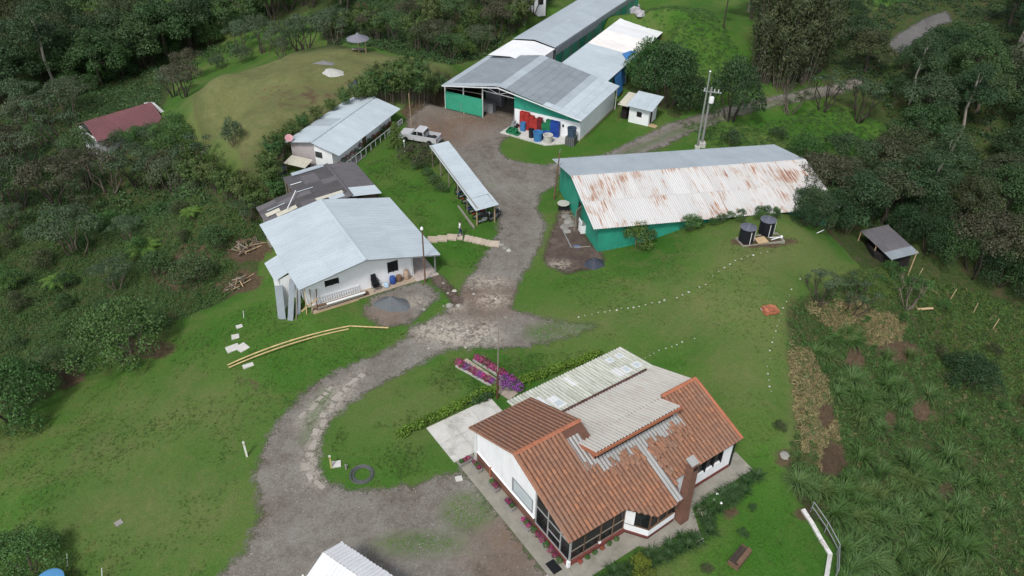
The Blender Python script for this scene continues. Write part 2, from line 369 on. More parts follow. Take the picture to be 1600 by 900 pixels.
# ------------------------------------------------------------------ roads and bare yards: sheets laid on the ground's own grid
def sheet(name, pts, mat, lift, pale=(), red=(), grown=()):
    sd = sdf(gpoly(pts), GX, GY)
    keep = (sd > -.9); kq = keep[:-1, :-1] | keep[1:, :-1] | keep[:-1, 1:] | keep[1:, 1:]
    q = quads[kq.ravel()]; used = np.unique(q); remap = np.full(nx*ny, -1); remap[used] = np.arange(len(used))
    V = np.stack([GX, GY, GZ+lift], -1).reshape(-1, 3)[used]
    me = fast_mesh(name, V, remap[q], mat=mat, smooth=True)
    for nm, arr in (('edge', sd), ('pale', soft(pale, .8) if pale else np.zeros(GX.shape)), ('red', soft(red, 2.5) if red else np.zeros(GX.shape)), ('grown', soft(grown, .5) if grown else np.zeros(GX.shape))):
        a = me.attributes.new(nm, 'FLOAT', 'POINT'); a.data.foreach_set('value', arr.ravel()[used].astype(np.float32))
    return tag(link(name, me), kind='structure')
def gravel_material(name, c0, c1, c2, ragged=1.1):
    m, nt, b, out = nodes(name); P = wpos(nt)
    n0 = noise(nt, .22, 4, .6, P, .3); n1 = noise(nt, 1.1, 6, .7, P, .4); n2 = noise(nt, 7, 5, .75, P); n3 = noise(nt, 22, 2, .6, P)
    c = ramp(nt, mth(nt, 'ADD', mth(nt, 'MULTIPLY', n0, .5), mth(nt, 'MULTIPLY', n1, .5)), [(.36, c0), (.5, c1), (.64, c2)])
    c = mixc(nt, 1.0, c, ramp(nt, n2, [(.25, .6), (.75, 1.4)]), 'MULTIPLY')
    c = mixc(nt, ramp(nt, n3, [(.66, 0), (.76, .7)]), c, (.34, .32, .29))
    rd = mth(nt, 'MULTIPLY', attr(nt, 'red'), ramp(nt, n1, [(.35, .2), (.6, .9)])); c = mixc(nt, rd, c, (.155, .088, .058))
    pl = mth(nt, 'MULTIPLY', attr(nt, 'pale'), ramp(nt, noise(nt, 2.3, 6, .75, P, 1.0), [(.46, 0), (.53, .9)])); c = mixc(nt, pl, c, (.40, .36, .30))
    lawn, _ = grassy(nt, P)
    gr = mth(nt, 'ADD', mth(nt, 'MULTIPLY', attr(nt, 'grown'), 1.2), ramp(nt, n1, [(.58, 0), (.72, .55)]))
    c = mixc(nt, mth(nt, 'MULTIPLY', gr, ramp(nt, n2, [(.4, 0.1), (.6, .9)]), True), c, lawn)
    nt.links.new(c, b.inputs['Base Color']); b.inputs['Roughness'].default_value = .9; b.inputs['Specular IOR Level'].default_value = .15
    bump(nt, b, mth(nt, 'ADD', n2, n3), .55, .05)
    e = mth(nt, 'ADD', attr(nt, 'edge'), mth(nt, 'MULTIPLY', mth(nt, 'SUBTRACT', mth(nt, 'ADD', mth(nt, 'MULTIPLY', n1, .6), mth(nt, 'MULTIPLY', n2, .4)), .5), ragged*2.2))
    tr = nd(nt, 'ShaderNodeBsdfTransparent'); mx = nd(nt, 'ShaderNodeMixShader')
    nt.links.new(ramp(nt, mth(nt, 'ADD', e, .5), [(.22, 0), (.78, 1)]), mx.inputs[0])
    nt.links.new(tr.outputs[0], mx.inputs[1]); nt.links.new(b.outputs[0], mx.inputs[2]); nt.links.new(mx.outputs[0], out.inputs[0])
    return m
GRAVEL = gravel_material('gravel', (.112, .094, .076), (.168, .152, .132), (.212, .199, .180), 1.4)
DIRT = gravel_material('trodden_dirt', (.060, .042, .036), (.095, .070, .058), (.15, .12, .10), .8)
MAIN = [(300,990),(345,900),(385,860),(405,800),(400,740),(415,690),(450,640),(490,600),(540,575),(600,550),(636,530),(640,512),(690,492),(712,470),(730,440),(745,415),(772,385),(780,360),(776,330),(755,300),(722,260),(690,222),(655,214),(634,205),(640,182),(668,163),(692,168),(755,180),(795,140),(830,150),(806,205),(783,222),(780,238),(795,250),(840,258),(872,258),(868,290),(846,300),(838,322),(852,350),(846,385),(818,425),(803,460),(800,485),(850,498),(890,505),(935,508),(905,522),(860,535),(800,545),(760,545),(700,545),(685,553),(640,577),(590,602),(540,634),(512,664),(500,692),(496,722),(503,748),(540,766),(600,767),(650,757),(700,742),(722,736),(760,780),(808,838),(848,890),(900,990)]
sheet('gravel_drive', MAIN, GRAVEL, .03, pale=[[(565,580),(540,600),(515,625),(497,662),(482,700),(476,725),(488,752),(503,757),(497,725),(503,692),(516,657),(536,630),(562,598)], [(520,605),(490,632),(468,660),(474,666),(500,640),(528,612)], [(650,505),(700,500),(770,505),(785,530),(740,545),(690,540),(650,530)], ell(705,478,18,8), ell(770,470,24,10), ell(762,440,30,8)],
      red=[ell(720,190,60,20), ell(700,200,50,25), ell(805,850,45,40), ell(760,470,40,20)],
      grown=[[(505,610),(485,650),(470,690),(478,690),(497,650),(520,612)], ell(655,850,70,18), ell(730,800,40,30), ell(900,514,60,16), ell(850,520,30,14)])
sheet('farm_road', [(850,262),(880,250),(950,240),(1000,215),(1050,192),(1100,178),(1170,160),(1275,137),(1345,120),(1350,132),(1280,152),(1200,168),(1150,182),(1080,207),(1040,228),(1000,243),(940,266),(880,275)], GRAVEL, .045, grown=[[(960,245),(1040,210),(1160,172),(1280,143),(1280,147),(1160,176),(1040,215),(965,250)]])
UPROAD = [(1385,70),(1405,52),(1440,32),(1478,18),(1486,34),(1452,50),(1424,72),(1405,84)]
sheet('upper_road', UPROAD, gravel_material('grey_road', (.095, .092, .088), (.12, .117, .112), (.145, .142, .137), .5), .04)
sheet('dirt_yard', [(850,405),(858,375),(872,335),(884,318),(900,345),(922,380),(940,398),(945,408),(925,420),(885,427),(858,418)], DIRT, .05, pale=[ell(890,345,10,14), ell(875,415,16,6)])
sheet('gravel_pad', [(568,492),(578,470),(610,452),(650,443),(680,450),(686,463),(664,485),(640,507),(600,510)], GRAVEL, .05, pale=[ell(650,472,14,5)], red=[ell(590,495,20,10)])
sheet('dirt_path', [(672,432),(690,432),(712,455),(722,474),(708,478),(694,455),(676,442)], DIRT, .045)
# ------------------------------------------------------------------ building materials
WHITE = plain('white_paint', (.78, .79, .80), .7, .05, 1.2, .03, dirt=(.42, .40, .36), dirtamt=.22)
WHITE2 = plain('white_trim', (.78, .79, .79), .6, .04, 2, .03)
def brick_material():
    m, nt, b, _ = nodes('brickwork'); co = opos(nt)
    sx = nd(nt, 'ShaderNodeSeparateXYZ'); nt.links.new(co, sx.inputs[0]); cx = nd(nt, 'ShaderNodeCombineXYZ')
    nt.links.new(mth(nt, 'ADD', sx.outputs[0], sx.outputs[1]), cx.inputs[0]); nt.links.new(sx.outputs[2], cx.inputs[1])
    t = nd(nt, 'ShaderNodeTexBrick'); nt.links.new(cx.outputs[0], t.inputs['Vector'])
    t.inputs['Scale'].default_value = 1; t.inputs['Brick Width'].default_value = .24; t.inputs['Row Height'].default_value = .085; t.inputs['Mortar Size'].default_value = .008
    t.inputs['Color1'].default_value = (.19, .082, .055, 1); t.inputs['Color2'].default_value = (.135, .062, .044, 1); t.inputs['Mortar'].default_value = (.17, .12, .095, 1)
    c = mixc(nt, ramp(nt, noise(nt, 1.4, 5, .7, co), [(.5, 0), (.75, .45)]), t.outputs['Color'], (.10, .065, .05))
    nt.links.new(c, b.inputs['Base Color']); b.inputs['Roughness'].default_value = .85; bump(nt, b, t.outputs['Fac'], -.4, .01); return m
BRICK = brick_material()
REDPAINT = plain('oxide_red_plinth', (.17, .052, .045), .75, .2, 3, .05)
def tile_material(name, stops):
    m, nt, b, _ = nodes(name); co = wpos(nt)
    c = ramp(nt, attr(nt, 'tone'), stops)
    c = mixc(nt, ramp(nt, noise(nt, .55, 4, .6, co), [(.40, .15), (.7, .65)]), c, (.205, .140, .105))
    c = mixc(nt, ramp(nt, noise(nt, 9, 5, .7, co), [(.52, 0), (.72, .7)]), c, (.10, .075, .06))
    c = mixc(nt, ramp(nt, noise(nt, 3.1, 4, .7, co), [(.60, 0), (.72, .6)]), c, (.30, .25, .20))
    nt.links.new(c, b.inputs['Base Color']); b.inputs['Roughness'].default_value = .85; b.inputs['Specular IOR Level'].default_value = .2; return m
TILE = tile_material('clay_tiles', [(0, (.175, .088, .058)), (.3, (.25, .118, .073)), (.6, (.30, .142, .083)), (.85, (.36, .160, .085)), (1, (.28, .20, .15))])
TILE_B = tile_material('clay_tiles_brown', [(0, (.20, .10, .066)), (.4, (.28, .132, .080)), (.8, (.34, .158, .092)), (1, (.28, .20, .15))])
DECK = plain('clay_channel', (.125, .062, .044), .9, .25, 5, 0)
TERRA = plain('terracotta_trim', (.36, .135, .075), .8, .15, 4, .06)
def fibre_material(name, base, stain, amt, lo=.45, hi=.7):
    m, nt, b, _ = nodes(name); co = opos(nt)
    mp = nd(nt, 'ShaderNodeMapping'); mp.inputs['Scale'].default_value = (3.2, .55, 1); nt.links.new(co, mp.inputs[0])
    ad = nd(nt, 'ShaderNodeVectorMath', operation='ADD'); cmb = nd(nt, 'ShaderNodeCombineXYZ'); nt.links.new(mth(nt, 'MULTIPLY', orand(nt), 90), cmb.inputs[0]); nt.links.new(mth(nt, 'MULTIPLY', orand(nt), 41), cmb.inputs[1])
    nt.links.new(mp.outputs[0], ad.inputs[0]); nt.links.new(cmb.outputs[0], ad.inputs[1])
    n1 = noise(nt, 1.3, 6, .7, ad.outputs[0], .5); n2 = noise(nt, 14, 3, .7, co)
    c = mixc(nt, ramp(nt, n1, [(lo, 0), (hi, amt)]), base, stain)
    c = mixc(nt, 1.0, c, ramp(nt, noise(nt, .35, 4, .6, wpos(nt)), [(.3, .92), (.7, 1.06)]), 'MULTIPLY')
    c = mixc(nt, 1.0, c, ramp(nt, n2, [(.25, .85), (.75, 1.15)]), 'MULTIPLY')
    c = mixc(nt, 1.0, c, ramp(nt, orand(nt), [(0, .96), (1, 1.04)]), 'MULTIPLY')
    nt.links.new(c, b.inputs['Base Color']); b.inputs['Roughness'].default_value = .7; return m
FIB_PINK = fibre_material('fibre_cement_worn', (.45, .435, .40), (.35, .27, .21), .5)
FIB_GREEN = fibre_material('fibre_cement_mossy', (.48, .49, .43), (.20, .21, .14), .7)
FIB_GREY = fibre_material('fibre_cement_bare', (.32, .325, .32), (.24, .22, .20), .6)
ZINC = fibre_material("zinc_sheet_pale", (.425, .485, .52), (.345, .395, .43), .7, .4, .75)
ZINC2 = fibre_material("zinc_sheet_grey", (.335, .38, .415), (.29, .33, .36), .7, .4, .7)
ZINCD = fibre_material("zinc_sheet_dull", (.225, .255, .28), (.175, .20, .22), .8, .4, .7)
ZWHITE = fibre_material('white_sheet', (.66, .67, .68), (.56, .56, .55), .5, .5, .8)
ZDIRTY = fibre_material('white_sheet_stained', (.76, .74, .72), (.55, .44, .36), .6, .45, .72)
DARKFIB = fibre_material('fibre_cement_black', (.085, .082, .088), (.045, .042, .042), .8, .35, .7)
DARKFIB2 = fibre_material('fibre_cement_slate', (.125, .118, .128), (.075, .07, .075), .8, .35, .7)
PALEFIB = fibre_material('pale_board', (.50, .48, .40), (.36, .34, .27), .6)
RUSTRED = fibre_material('red_roof_sheet', (.165, .068, .075), (.10, .05, .055), .7)
def rusty_material():
    m, nt, b, _ = nodes('rusty_white_sheet'); co = wpos(nt); oc = opos(nt)
    mp = nd(nt, 'ShaderNodeMapping'); mp.inputs['Scale'].default_value = (6.5, .36, 1); nt.links.new(oc, mp.inputs[0])
    ad = nd(nt, 'ShaderNodeVectorMath', operation='ADD'); nt.links.new(mp.outputs[0], ad.inputs[0])
    cmb = nd(nt, 'ShaderNodeCombineXYZ'); nt.links.new(mth(nt, 'MULTIPLY', orand(nt), 90), cmb.inputs[0]); nt.links.new(mth(nt, 'MULTIPLY', orand(nt), 37), cmb.inputs[1]); nt.links.new(cmb.outputs[0], ad.inputs[1])
    n1 = noise(nt, 1.0, 7, .72, ad.outputs[0], .3); n2 = noise(nt, .28, 3, .6, co)
    r = mth(nt, 'ADD', n1, mth(nt, 'MULTIPLY', mth(nt, 'SUBTRACT', n2, .5), .75))
    c = ramp(nt, r, [(.50, (.53, .52, .51)), (.57, (.48, .445, .41)), (.62, (.40, .25, .18)), (.72, (.22, .09, .055))])
    c = mixc(nt, 1.0, c, ramp(nt, orand(nt), [(0, .93), (1, 1.05)]), 'MULTIPLY')
    nt.links.new(c, b.inputs['Base Color']); b.inputs['Roughness'].default_value = .7; return m
RUSTY = rusty_material()
GREENW = plain('green_painted_sheet', (.030, .27, .185), .6, .18, 1.3, .05, dirt=(.02, .12, .09), dirtamt=.5)
GREENC = plain('green_shade_cloth', (.040, .30, .185), .85, .14, 1.6, .08, dirt=(.03, .17, .11), dirtamt=.4)
GREENL = plain('pale_green_cloth', (.095, .40, .27), .85, .12, 1.6, .08)
CONC = plain('concrete', (.25, .235, .20), .9, .2, 1.4, .05, dirt=(.16, .15, .11), dirtamt=.6, bmp=.3)
CONCP = plain('pale_concrete', (.50, .49, .46), .85, .12, 1.0, .03, dirt=(.20, .19, .15), dirtamt=.75, bmp=.2)
TILEFLOOR = plain('pink_floor_tile', (.42, .36, .33), .6, .06, 2, .07)
METAL = plain('grey_steel', (.30, .31, .32), .5, .1, 4, .05, metal=.4)
STEELW = plain('white_steel', (.66, .67, .66), .5, .05, 4, .05)
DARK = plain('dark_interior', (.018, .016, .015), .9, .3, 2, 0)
BLACK = plain('black_plastic', (.014, .015, .018), .45, .2, 6, .1)
WOODP = plain('pale_timber', (.40, .29, .17), .8, .2, 5, .15)
WOODD = plain('brown_timber', (.14, .085, .055), .85, .25, 5, .2)
WOODG = plain('weathered_timber', (.22, .19, .155), .9, .2, 5, .15)
BLUET = plain('blue_tarpaulin', (.045, .17, .42), .6, .15, 4, .05)
def glass_material():
    m, nt, b, out = nodes('window_glass'); b.inputs['Base Color'].default_value = (.02, .023, .026, 1); b.inputs['Roughness'].default_value = .06; b.inputs['Specular IOR Level'].default_value = .5
    tr = nd(nt, 'ShaderNodeBsdfTransparent'); tr.inputs[0].default_value = (.75, .78, .78, 1); mx = nd(nt, 'ShaderNodeMixShader'); mx.inputs[0].default_value = .55
    nt.links.new(tr.outputs[0], mx.inputs[1]); nt.links.new(b.outputs[0], mx.inputs[2]); nt.links.new(mx.outputs[0], out.inputs[0]); return m
GLASS = glass_material()
PALEGLASS = plain('curtained_glass', (.46, .52, .54), .12, .05, 1, .03, spec=.6)

# ------------------------------------------------------------------ roofs made of single sheets
def sheet_mesh(name, w_, l, waves, amp, mat, th=.008):
    n = max(2, waves*2); mb = MB(); top = []; 
    for i in range(n+1):
        x = w_*i/n; z = amp*(1 if i % 2 else -1); top.append((x, z))
    V = []; 
    for (x, z) in top: V += [(x, 0, z), (x, l, z), (x, 0, z-th), (x, l, z-th)]
    Fs = []
    for i in range(n):
        a = 4*i; b = 4*(i+1); Fs += [(a, b, b+1, a+1), (a+3, b+3, b+2, a+2), (a+2, b+2, b, a), (a+1, b+1, b+3, a+3)]
    e = 4*n; Fs += [(0, 1, 3, 2), (e+2, e+3, e+1, e)]
    return fast_mesh(name, V, Fs, mat=mat)
def basis(O, X, Y):
    X = Vector(X).normalized(); Y = Vector(Y); Y = (Y-X*Y.dot(X)).normalized(); Z = X.cross(Y)
    return Matrix(((X.x, Y.x, Z.x, O[0]), (X.y, Y.y, Z.y, O[1]), (X.z, Y.z, Z.z, O[2]), (0, 0, 0, 1)))
def roof_slope(parent, O, U, V, n, rows, mat, name='roof_sheet', waves=5, amp=.018, lap=.05, jit=.006, mats=None):
    """single sheets from ridge corner O along U, down V (thing-local); every sheet an object, alike sheets share a mesh"""
    O, U, V = Vector(O), Vector(U), Vector(V)
    flip = U.cross(V).z < 0
    if flip: O = O+U; U = -U
    w_, l = U.length/n, V.length/rows; X, Y = U.normalized(), V.normalized(); Z = X.cross(Y); ms = {}
    for r in range(rows):
        for i in range(n):
            mm = mats(n-1-i if flip else i, r) if mats else mat
            if mm.name not in ms: ms[mm.name] = sheet_mesh(name, w_+lap, l+(lap*1.5 if rows > 1 else 0), waves, amp, mm)
            p = O+X*(w_*i-lap/2)+Y*(l*r)+Z*((rows-r)*.022+(i % 2)*.006+random.uniform(0, jit))
            q = basis(p, X, Y+X*random.uniform(-1, 1)*jit*.3)
            link(name, ms[mm.name], parent, mtx=q)

# ------------------------------------------------------------------ the tiled house in front
TH = thing('tiled_house', TH_O, TH_YAW, 'white and brick bungalow with orange clay tile roof, brick chimney and glazed porch', 'house')
SL = .378
def r2z(y): return 2.76+SL*y
TONE = lambda: random.choice([0, .15, .25, .3, .35, .45, .5, .55, .6, .62, .7, .75, .8, .85, .9, 1.0])
def tile_variant(mat, i):
    rr = random.Random(i); mb = MB(); n = 5; L = .43; out = []
    for (y, r, dz) in ((0, .122, .016), (L, .104, .006)):
        for k in range(n+1):
            an = math.pi*k/n; out.append((-r*math.cos(an), y, r*.78*math.sin(an)+dz))
    mb.v = list(out)+[(x*.86, y, z-.022) for (x, y, z) in out[:n+1]]; t = rr.random()
    for k in range(n):
        mb.f.append((k, k+1, n+2+k, n+1+k)); mb.t.append(t)
        mb.f.append((k+1, k, 2*n+2+k, 2*n+3+k)); mb.t.append(t*.8)
    mb.t = [.25+.6*q for q in mb.t]; return mb
def tiled_slope(name, origin, X, Y, cols, mat, spacing=.285, exposure=.34, top_n=0, skip=None):
    """clay barrel tiles; cols(x) -> list of (s0, s1) runs up the slope; deck mesh is the part, the nearest tiles are its pieces"""
    X = Vector(X).normalized(); Y = Vector(Y).normalized(); Z = X.cross(Y); O = Vector(origin); items = []
    for x, runs in cols:
        for (s0, s1, j) in runs:
            s = s0; 
            while s < s1-.1:
                items.append((x+random.uniform(-.012, .012), s, random.uniform(-j, j))); s += exposure
    return O, X, Y, Z, items, mat
def lay_tiles(deck, layers, top_n):
    """layers from tiled_slope; top_n nearest tiles single objects, the rest one part"""
    cam_l = TH.matrix_basis.inverted() @ Vector((0, 0, CAM_H)); allt = []
    for (O, X, Y, Z, items, mat) in layers:
        for (x, s, j) in items: allt.append(((O+X*x+Y*s-cam_l).length, O+X*x+Y*s+Z*.015, X, Y, Z, j, mat))
    allt.sort(key=lambda a: a[0]); var = {}
    rest = {}
    for k, (d, p, X, Y, Z, j, mat) in enumerate(allt):
        vi = random.randrange(14); key = (mat.name, vi)
        if key not in var: var[key] = (tile_variant(mat, vi*7+len(mat.name)), mat)
        Xr = (X+Y*j).normalized(); Yr = Z.cross(Xr)
        if k < top_n:
            if not hasattr(var[key][0], 'me'): var[key][0].me = var[key][0].mesh('tile', mat, True)
            link('tile', var[key][0].me, deck, mtx=basis(p, Xr, Yr))
        else:
            mb = rest.setdefault(mat.name, (MB(), mat))[0]; n = len(mb.v); src = var[key][0]
            mb.v += [tuple(p+Xr*v[0]+Yr*v[1]+Z*v[2]) for v in src.v]; mb.f += [tuple(n+i for i in f) for f in src.f]; mb.t += src.t
    return rest
TH_CS = 1/math.sqrt(1+SL*SL)
def rag(x):
    if x < 3.35: return 5.42
    P = [(3.35, 3.7), (3.57, 3.1), (4.04, 2.7), (4.79, 2.36), (5.15, 2.6), (5.78, 2.42), (6.05, 2.62), (6.7, 2.44), (7.2, 2.62), (7.83, 2.34), (8.7, 2.3), (9.46, 2.38), (10.3, 2.5), (10.95, 2.52)]
    if x > 10.95: return 4.42
    for (a, ya), (b, yb) in zip(P, P[1:]):
        if a <= x <= b: return ya+(yb-ya)*(x-a)/(b-a)+random.choice([-.17, 0, 0, .17])
    return 2.5
def eave_y(x):
    if x < 4.1 or x > 8.0: return 0.0
    if x < 5.5: return -1.18*(x-4.1)/1.4
    return -1.18 if x < 7.5 else -1.18*(8.0-x)/.5
cols = []
for i in range(48):
    x = .14+.2865*i
    if 7.2 < x < 7.62: continue
    cols.append((x, [(eave_y(x)/TH_CS, rag(x)/TH_CS, .02)]))
front = tiled_slope('front', (0, 0, 2.74), (1, 0, 0), (0, 1, SL), cols, TILE)
# loose tiles pushed up along the torn edge
loose = []
for i in range(60):
    x = random.choice([random.uniform(4.7, 7.1), random.uniform(7.7, 11.0), random.uniform(7.7, 8.2)])
    loose.append((x, [(((rag(x)-random.uniform(.05, .9)) if x < 7.7 or x > 8.2 else random.uniform(.2, 2.3))/TH_CS, 99, .5)]))
lt = (Vector((0, 0, 2.83)), Vector((1, 0, 0)), Vector((0, 1, SL)).normalized(), Vector((0, -SL, 1)).normalized(), [(x, r[0][0], random.uniform(-.35, .35)) for x, r in loose], TILE)
colsb = [(.14+.2865*i, [(0, 5.40, .02)]) for i in range(17)]
SB = .44
back = tiled_slope('back', (4.89, 10.44, 2.65), (-1, 0, 0), (0, -1, SB), colsb, TILE_B)
dk = MB(); bay = [(0, 0), (4.1, 0), (5.5, -1.15), (7.5, -1.15), (8.0, 0), (13.83, 0)]
lowpts = [(x, y, r2z(y)-.01) for x, y in bay]
dk.slab(lowpts+[(13.83, 4.48, r2z(4.48)-.01), (10.7, 4.48, r2z(4.48)-.01), (10.7, 2.9, r2z(2.9)-.01), (4.9, 2.9, r2z(2.9)-.01), (4.9, 5.5, 4.83), (0, 5.5, 4.83)], .09)
deckF = dk.build('roof_deck', DECK, TH)
dkb = MB(); dkb.slab([(4.89, 10.44, 2.66), (0, 10.44, 2.66), (0, 5.5, 4.83), (4.89, 5.5, 4.83)][::-1], .09); deckB = dkb.build('roof_deck', DECK, TH)
rest = lay_tiles(deckF, [front, lt], 240)
for k, (mb, mt) in rest.items(): tag(mb.build('roof_tiling', mt, deckF, True), kind='stuff')
restb = lay_tiles(deckB, [back], 60)
for k, (mb, mt) in restb.items(): tag(mb.build('roof_tiling', mt, deckB, True), kind='stuff')
# bare grey fibre cement showing where tiles are missing
def fib(O, U, V, n, mat, waves=4, rows=1, amp=.04): roof_slope(TH, O, U, V, n, rows, mat, 'fibre_sheet', waves, amp, jit=.004)
fib((3.3, 4.9, r2z(4.9)-.01), (1.0, 0, 0), (0, -2.1, -2.1*SL), 1, FIB_GREY)
fib((4.3, 3.3, r2z(3.3)-.005), (6.75, 0, 0), (0, -1.0, -1.0*SL), 7, FIB_GREY)
fib((7.19, 2.55, r2z(2.55)+.035), (.46, 0, 0), (0, -3.65, -3.65*SL), 1, FIB_GREY, 2)
# raised worn roof and mossy back roof
def r4z(y): return 2.83+.418*(8.11-y)
fib((3.95, 2.78, r4z(2.78)), (6.8, 0, 0), (0, 1.76, -1.76*.418), 7, FIB_PINK, 4)
fib((4.92, 4.5, r4z(4.5)), (8.92, 0, 0), (0, 3.62, -3.62*.418), 9, FIB_PINK, 4)
fib((3.72, 8.05, 2.80), (10.1, 0, 0), (0, 3.56, -3.56*.21), 10, FIB_GREEN, 4)
for x0, y0, mt in ((11.29, 9.9, 0), (5.7, 9.9, 0)): pass
for (x0, x1, y1, y0) in ((12.65, 13.2, 11.05, 10.45), (11.76, 12.3, 11.05, 10.45), (12.68, 13.3, 9.4, 8.72), (11.8, 12.36, 9.5, 8.72), (5.78, 6.5, 10.0, 8.62)):
    def r5(y): return 2.80-.21*(y-8.05)+.055
    f = MB(); f.slab([(x0, y0, r5(y0)), (x1, y0, r5(y0)), (x1, y1, r5(y1)), (x0, y1, r5(y1))], .05); f = f.build('skylight', ZWHITE, TH)
    g = MB(); xa, xb = x0+.14, x1-.1; ya, yb = (y0+.12, y1-.12) if x0 > 7 else (y0+.2, y0+.72)
    g.slab([(xa, ya, r5(ya)+.012), (xb, ya, r5(ya)+.012), (xb, yb, r5(yb)+.012), (xa, yb, r5(yb)+.012)], .012); g.build('pane', PALEGLASS, f)
for (x0, x1, y0, y1) in ((11.2, 11.75, 9.75, 8.7), (8.1, 8.5, 11.2, 10.0), (5.2, 5.7, 10.6, 9.2)):
    g = MB(); g.slab([(x0, y1, r5(y1)-.01), (x1, y1, r5(y1)-.01), (x1, y0, r5(y0)-.01), (x0, y0, r5(y0)-.01)], .03); g.build('translucent_sheet', ZWHITE, TH)
# ridge of dark tiles between the two, orange trims
rt = MB(); 
for k in range(5):
    an = math.pi*k/4
def ridge_row(p0, p1, r, mat, n, tone=.5):
    p0, p1 = Vector(p0), Vector(p1); d = (p1-p0)/n; L = d.length
    mb = MB(); k = 5; V = []
    for (x, rr) in ((0, r), (L*1.06, r*.88)):
        for i in range(k+1):
            an = math.pi*i/k; V.append((x, -rr*math.cos(an), rr*.8*math.sin(an)))
    mb.v = V
    for i in range(k): mb.f.append((i, k+1+i, k+2+i, i+1)); mb.t.append(tone)
    mb.f.append(tuple(range(k+1))); mb.t.append(tone); mb.f.append(tuple(range(k+1, 2*k+2))[::-1]); mb.t.append(tone)
    me = mb.mesh('ridge_tile', mat, True); X = d.normalized(); Y = Vector((0, 0, 1)).cross(X).normalized()
    for i in range(n):
        o = link('ridge_tile', me, TH, mtx=basis(p0+d*i+Vector((0, 0, random.uniform(0, .012))), X, Y+X*random.uniform(-.05, .05)))
DKRIDGE = plain('dark_ridge_clay', (.085, .045, .038), .9, .2, 4, .3)
ridge_row((5.4, 8.1, 2.9), (13.0, 8.1, 2.9), .11, DKRIDGE, 24)
ridge_row((0, 5.5, 4.83), (4.9, 5.5, 4.83), .15, TERRA, 14)
ridge_row((10.8, 4.5, 4.46), (13.83, 4.5, 4.46), .15, TERRA, 9)
ridge_row((13.80, 0, 2.80), (13.80, 4.4, 2.80+SL*4.4), .12, TERRA, 13)
ridge_row((.02, .02, 2.78), (.02, 5.5, 4.84), .11, TILE, 16)
ridge_row((.02, 10.42, 2.68), (.02, 5.5, 4.84), .10, TILE_B, 15)
for a, b in (((3.95, 2.72, r4z(2.72)-.13), (10.78, 2.72, r4z(2.72)-.13)), ((10.78, 2.72, r4z(2.72)-.12), (10.78, 4.4, r4z(4.4)-.12)), ((3.92, 2.72, r4z(2.72)-.13), (3.92, 4.7, r4z(4.7)-.13))):
    MB().bar(a, b, .06, .24).build('fascia', TERRA, TH)
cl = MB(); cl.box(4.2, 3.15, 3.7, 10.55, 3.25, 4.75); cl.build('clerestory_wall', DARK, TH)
cl = MB(); cl.prism([(4.16, 3.16), (4.26, 3.16), (4.26, 4.5), (4.16, 4.5)], 3.5, [r4z(3.16)-.1, r4z(3.16)-.1, r4z(4.5)-.1, r4z(4.5)-.1]); cl.build('clerestory_cheek', TERRA, TH); cl = MB(); cl.prism([(10.5, 3.16), (10.6, 3.16), (10.6, 4.4), (10.5, 4.4)], 3.8, [r4z(3.16)-.1, r4z(3.16)-.1, r4z(4.4)-.1, r4z(4.4)-.1]); cl.build('clerestory_cheek', TERRA, TH)
g = MB(); g.prism([(4.80, 5.6), (4.88, 5.6), (4.88, 10.2), (4.80, 10.2)], 2.2, [4.68, 4.68, 2.66, 2.66]); g.build('gable_cheek', WHITE2, TH)
# left wall: brick dado, white boarded panels, window
def gz(y): return (r2z(y) if y < 5.5 else 4.84-SB*(y-5.5))-.11
MB().box(.22, 3.6, -.3, .46, 10.2, .8).build('brick_dado', BRICK, TH)
MB().box(.46, 10.0, -.3, 13.4, 10.2, 2.1).build('back_wall', WHITE, TH)
ys = [3.6, 4.4, 5.1, 5.5, 6.2, 7.0, 7.8, 8.6, 9.4, 10.2]
for a, b in zip(ys, ys[1:]):
    if a >= 3.6 and b <= 6.3:
        MB().prism([(.26, a+.006), (.44, a+.006), (.44, b-.006), (.26, b-.006)], .8, 1.15).build('wall_panel', WHITE, TH)
        pan = MB(); pan.prism([(.26, a+.006), (.44, a+.006), (.44, b-.006), (.26, b-.006)], 2.25, [gz(a), gz(a), gz(b), gz(b)])
    else:
        pan = MB(); pan.prism([(.26, a+.006), (.44, a+.006), (.44, b-.006), (.26, b-.006)], .8, [gz(a), gz(a), gz(b), gz(b)])
    pan.build('wall_panel', WHITE, TH)
for a, b in ((3.6, 3.85), (5.85, 6.2)): MB().box(.265, a, 1.15, .44, b, 2.25).build('wall_panel', WHITE, TH)
wf = MB(); wf.box(.22, 3.85, 1.10, .30, 5.85, 1.16); wf.box(.22, 3.85, 2.24, .30, 5.85, 2.30); wf.box(.22, 3.79, 1.10, .30, 3.85, 2.30); wf.box(.22, 5.85, 1.10, .30, 5.91, 2.30); wf = wf.build('window', METAL, TH)
MB().box(.28, 3.85, 1.16, .31, 5.85, 2.24).build('pane', PALEGLASS, wf)
MB().box(.2, 3.6, .78, .5, 10.25, .83).build('sill', WHITE2, TH)
MB().box(.10, 9.9, 0, .22, 10.02, 2.5).build('downpipe', STEELW, TH)
MB().box(.12, 8.2, 0, .2, 8.28, .95).build('pipe', TERRA, TH)
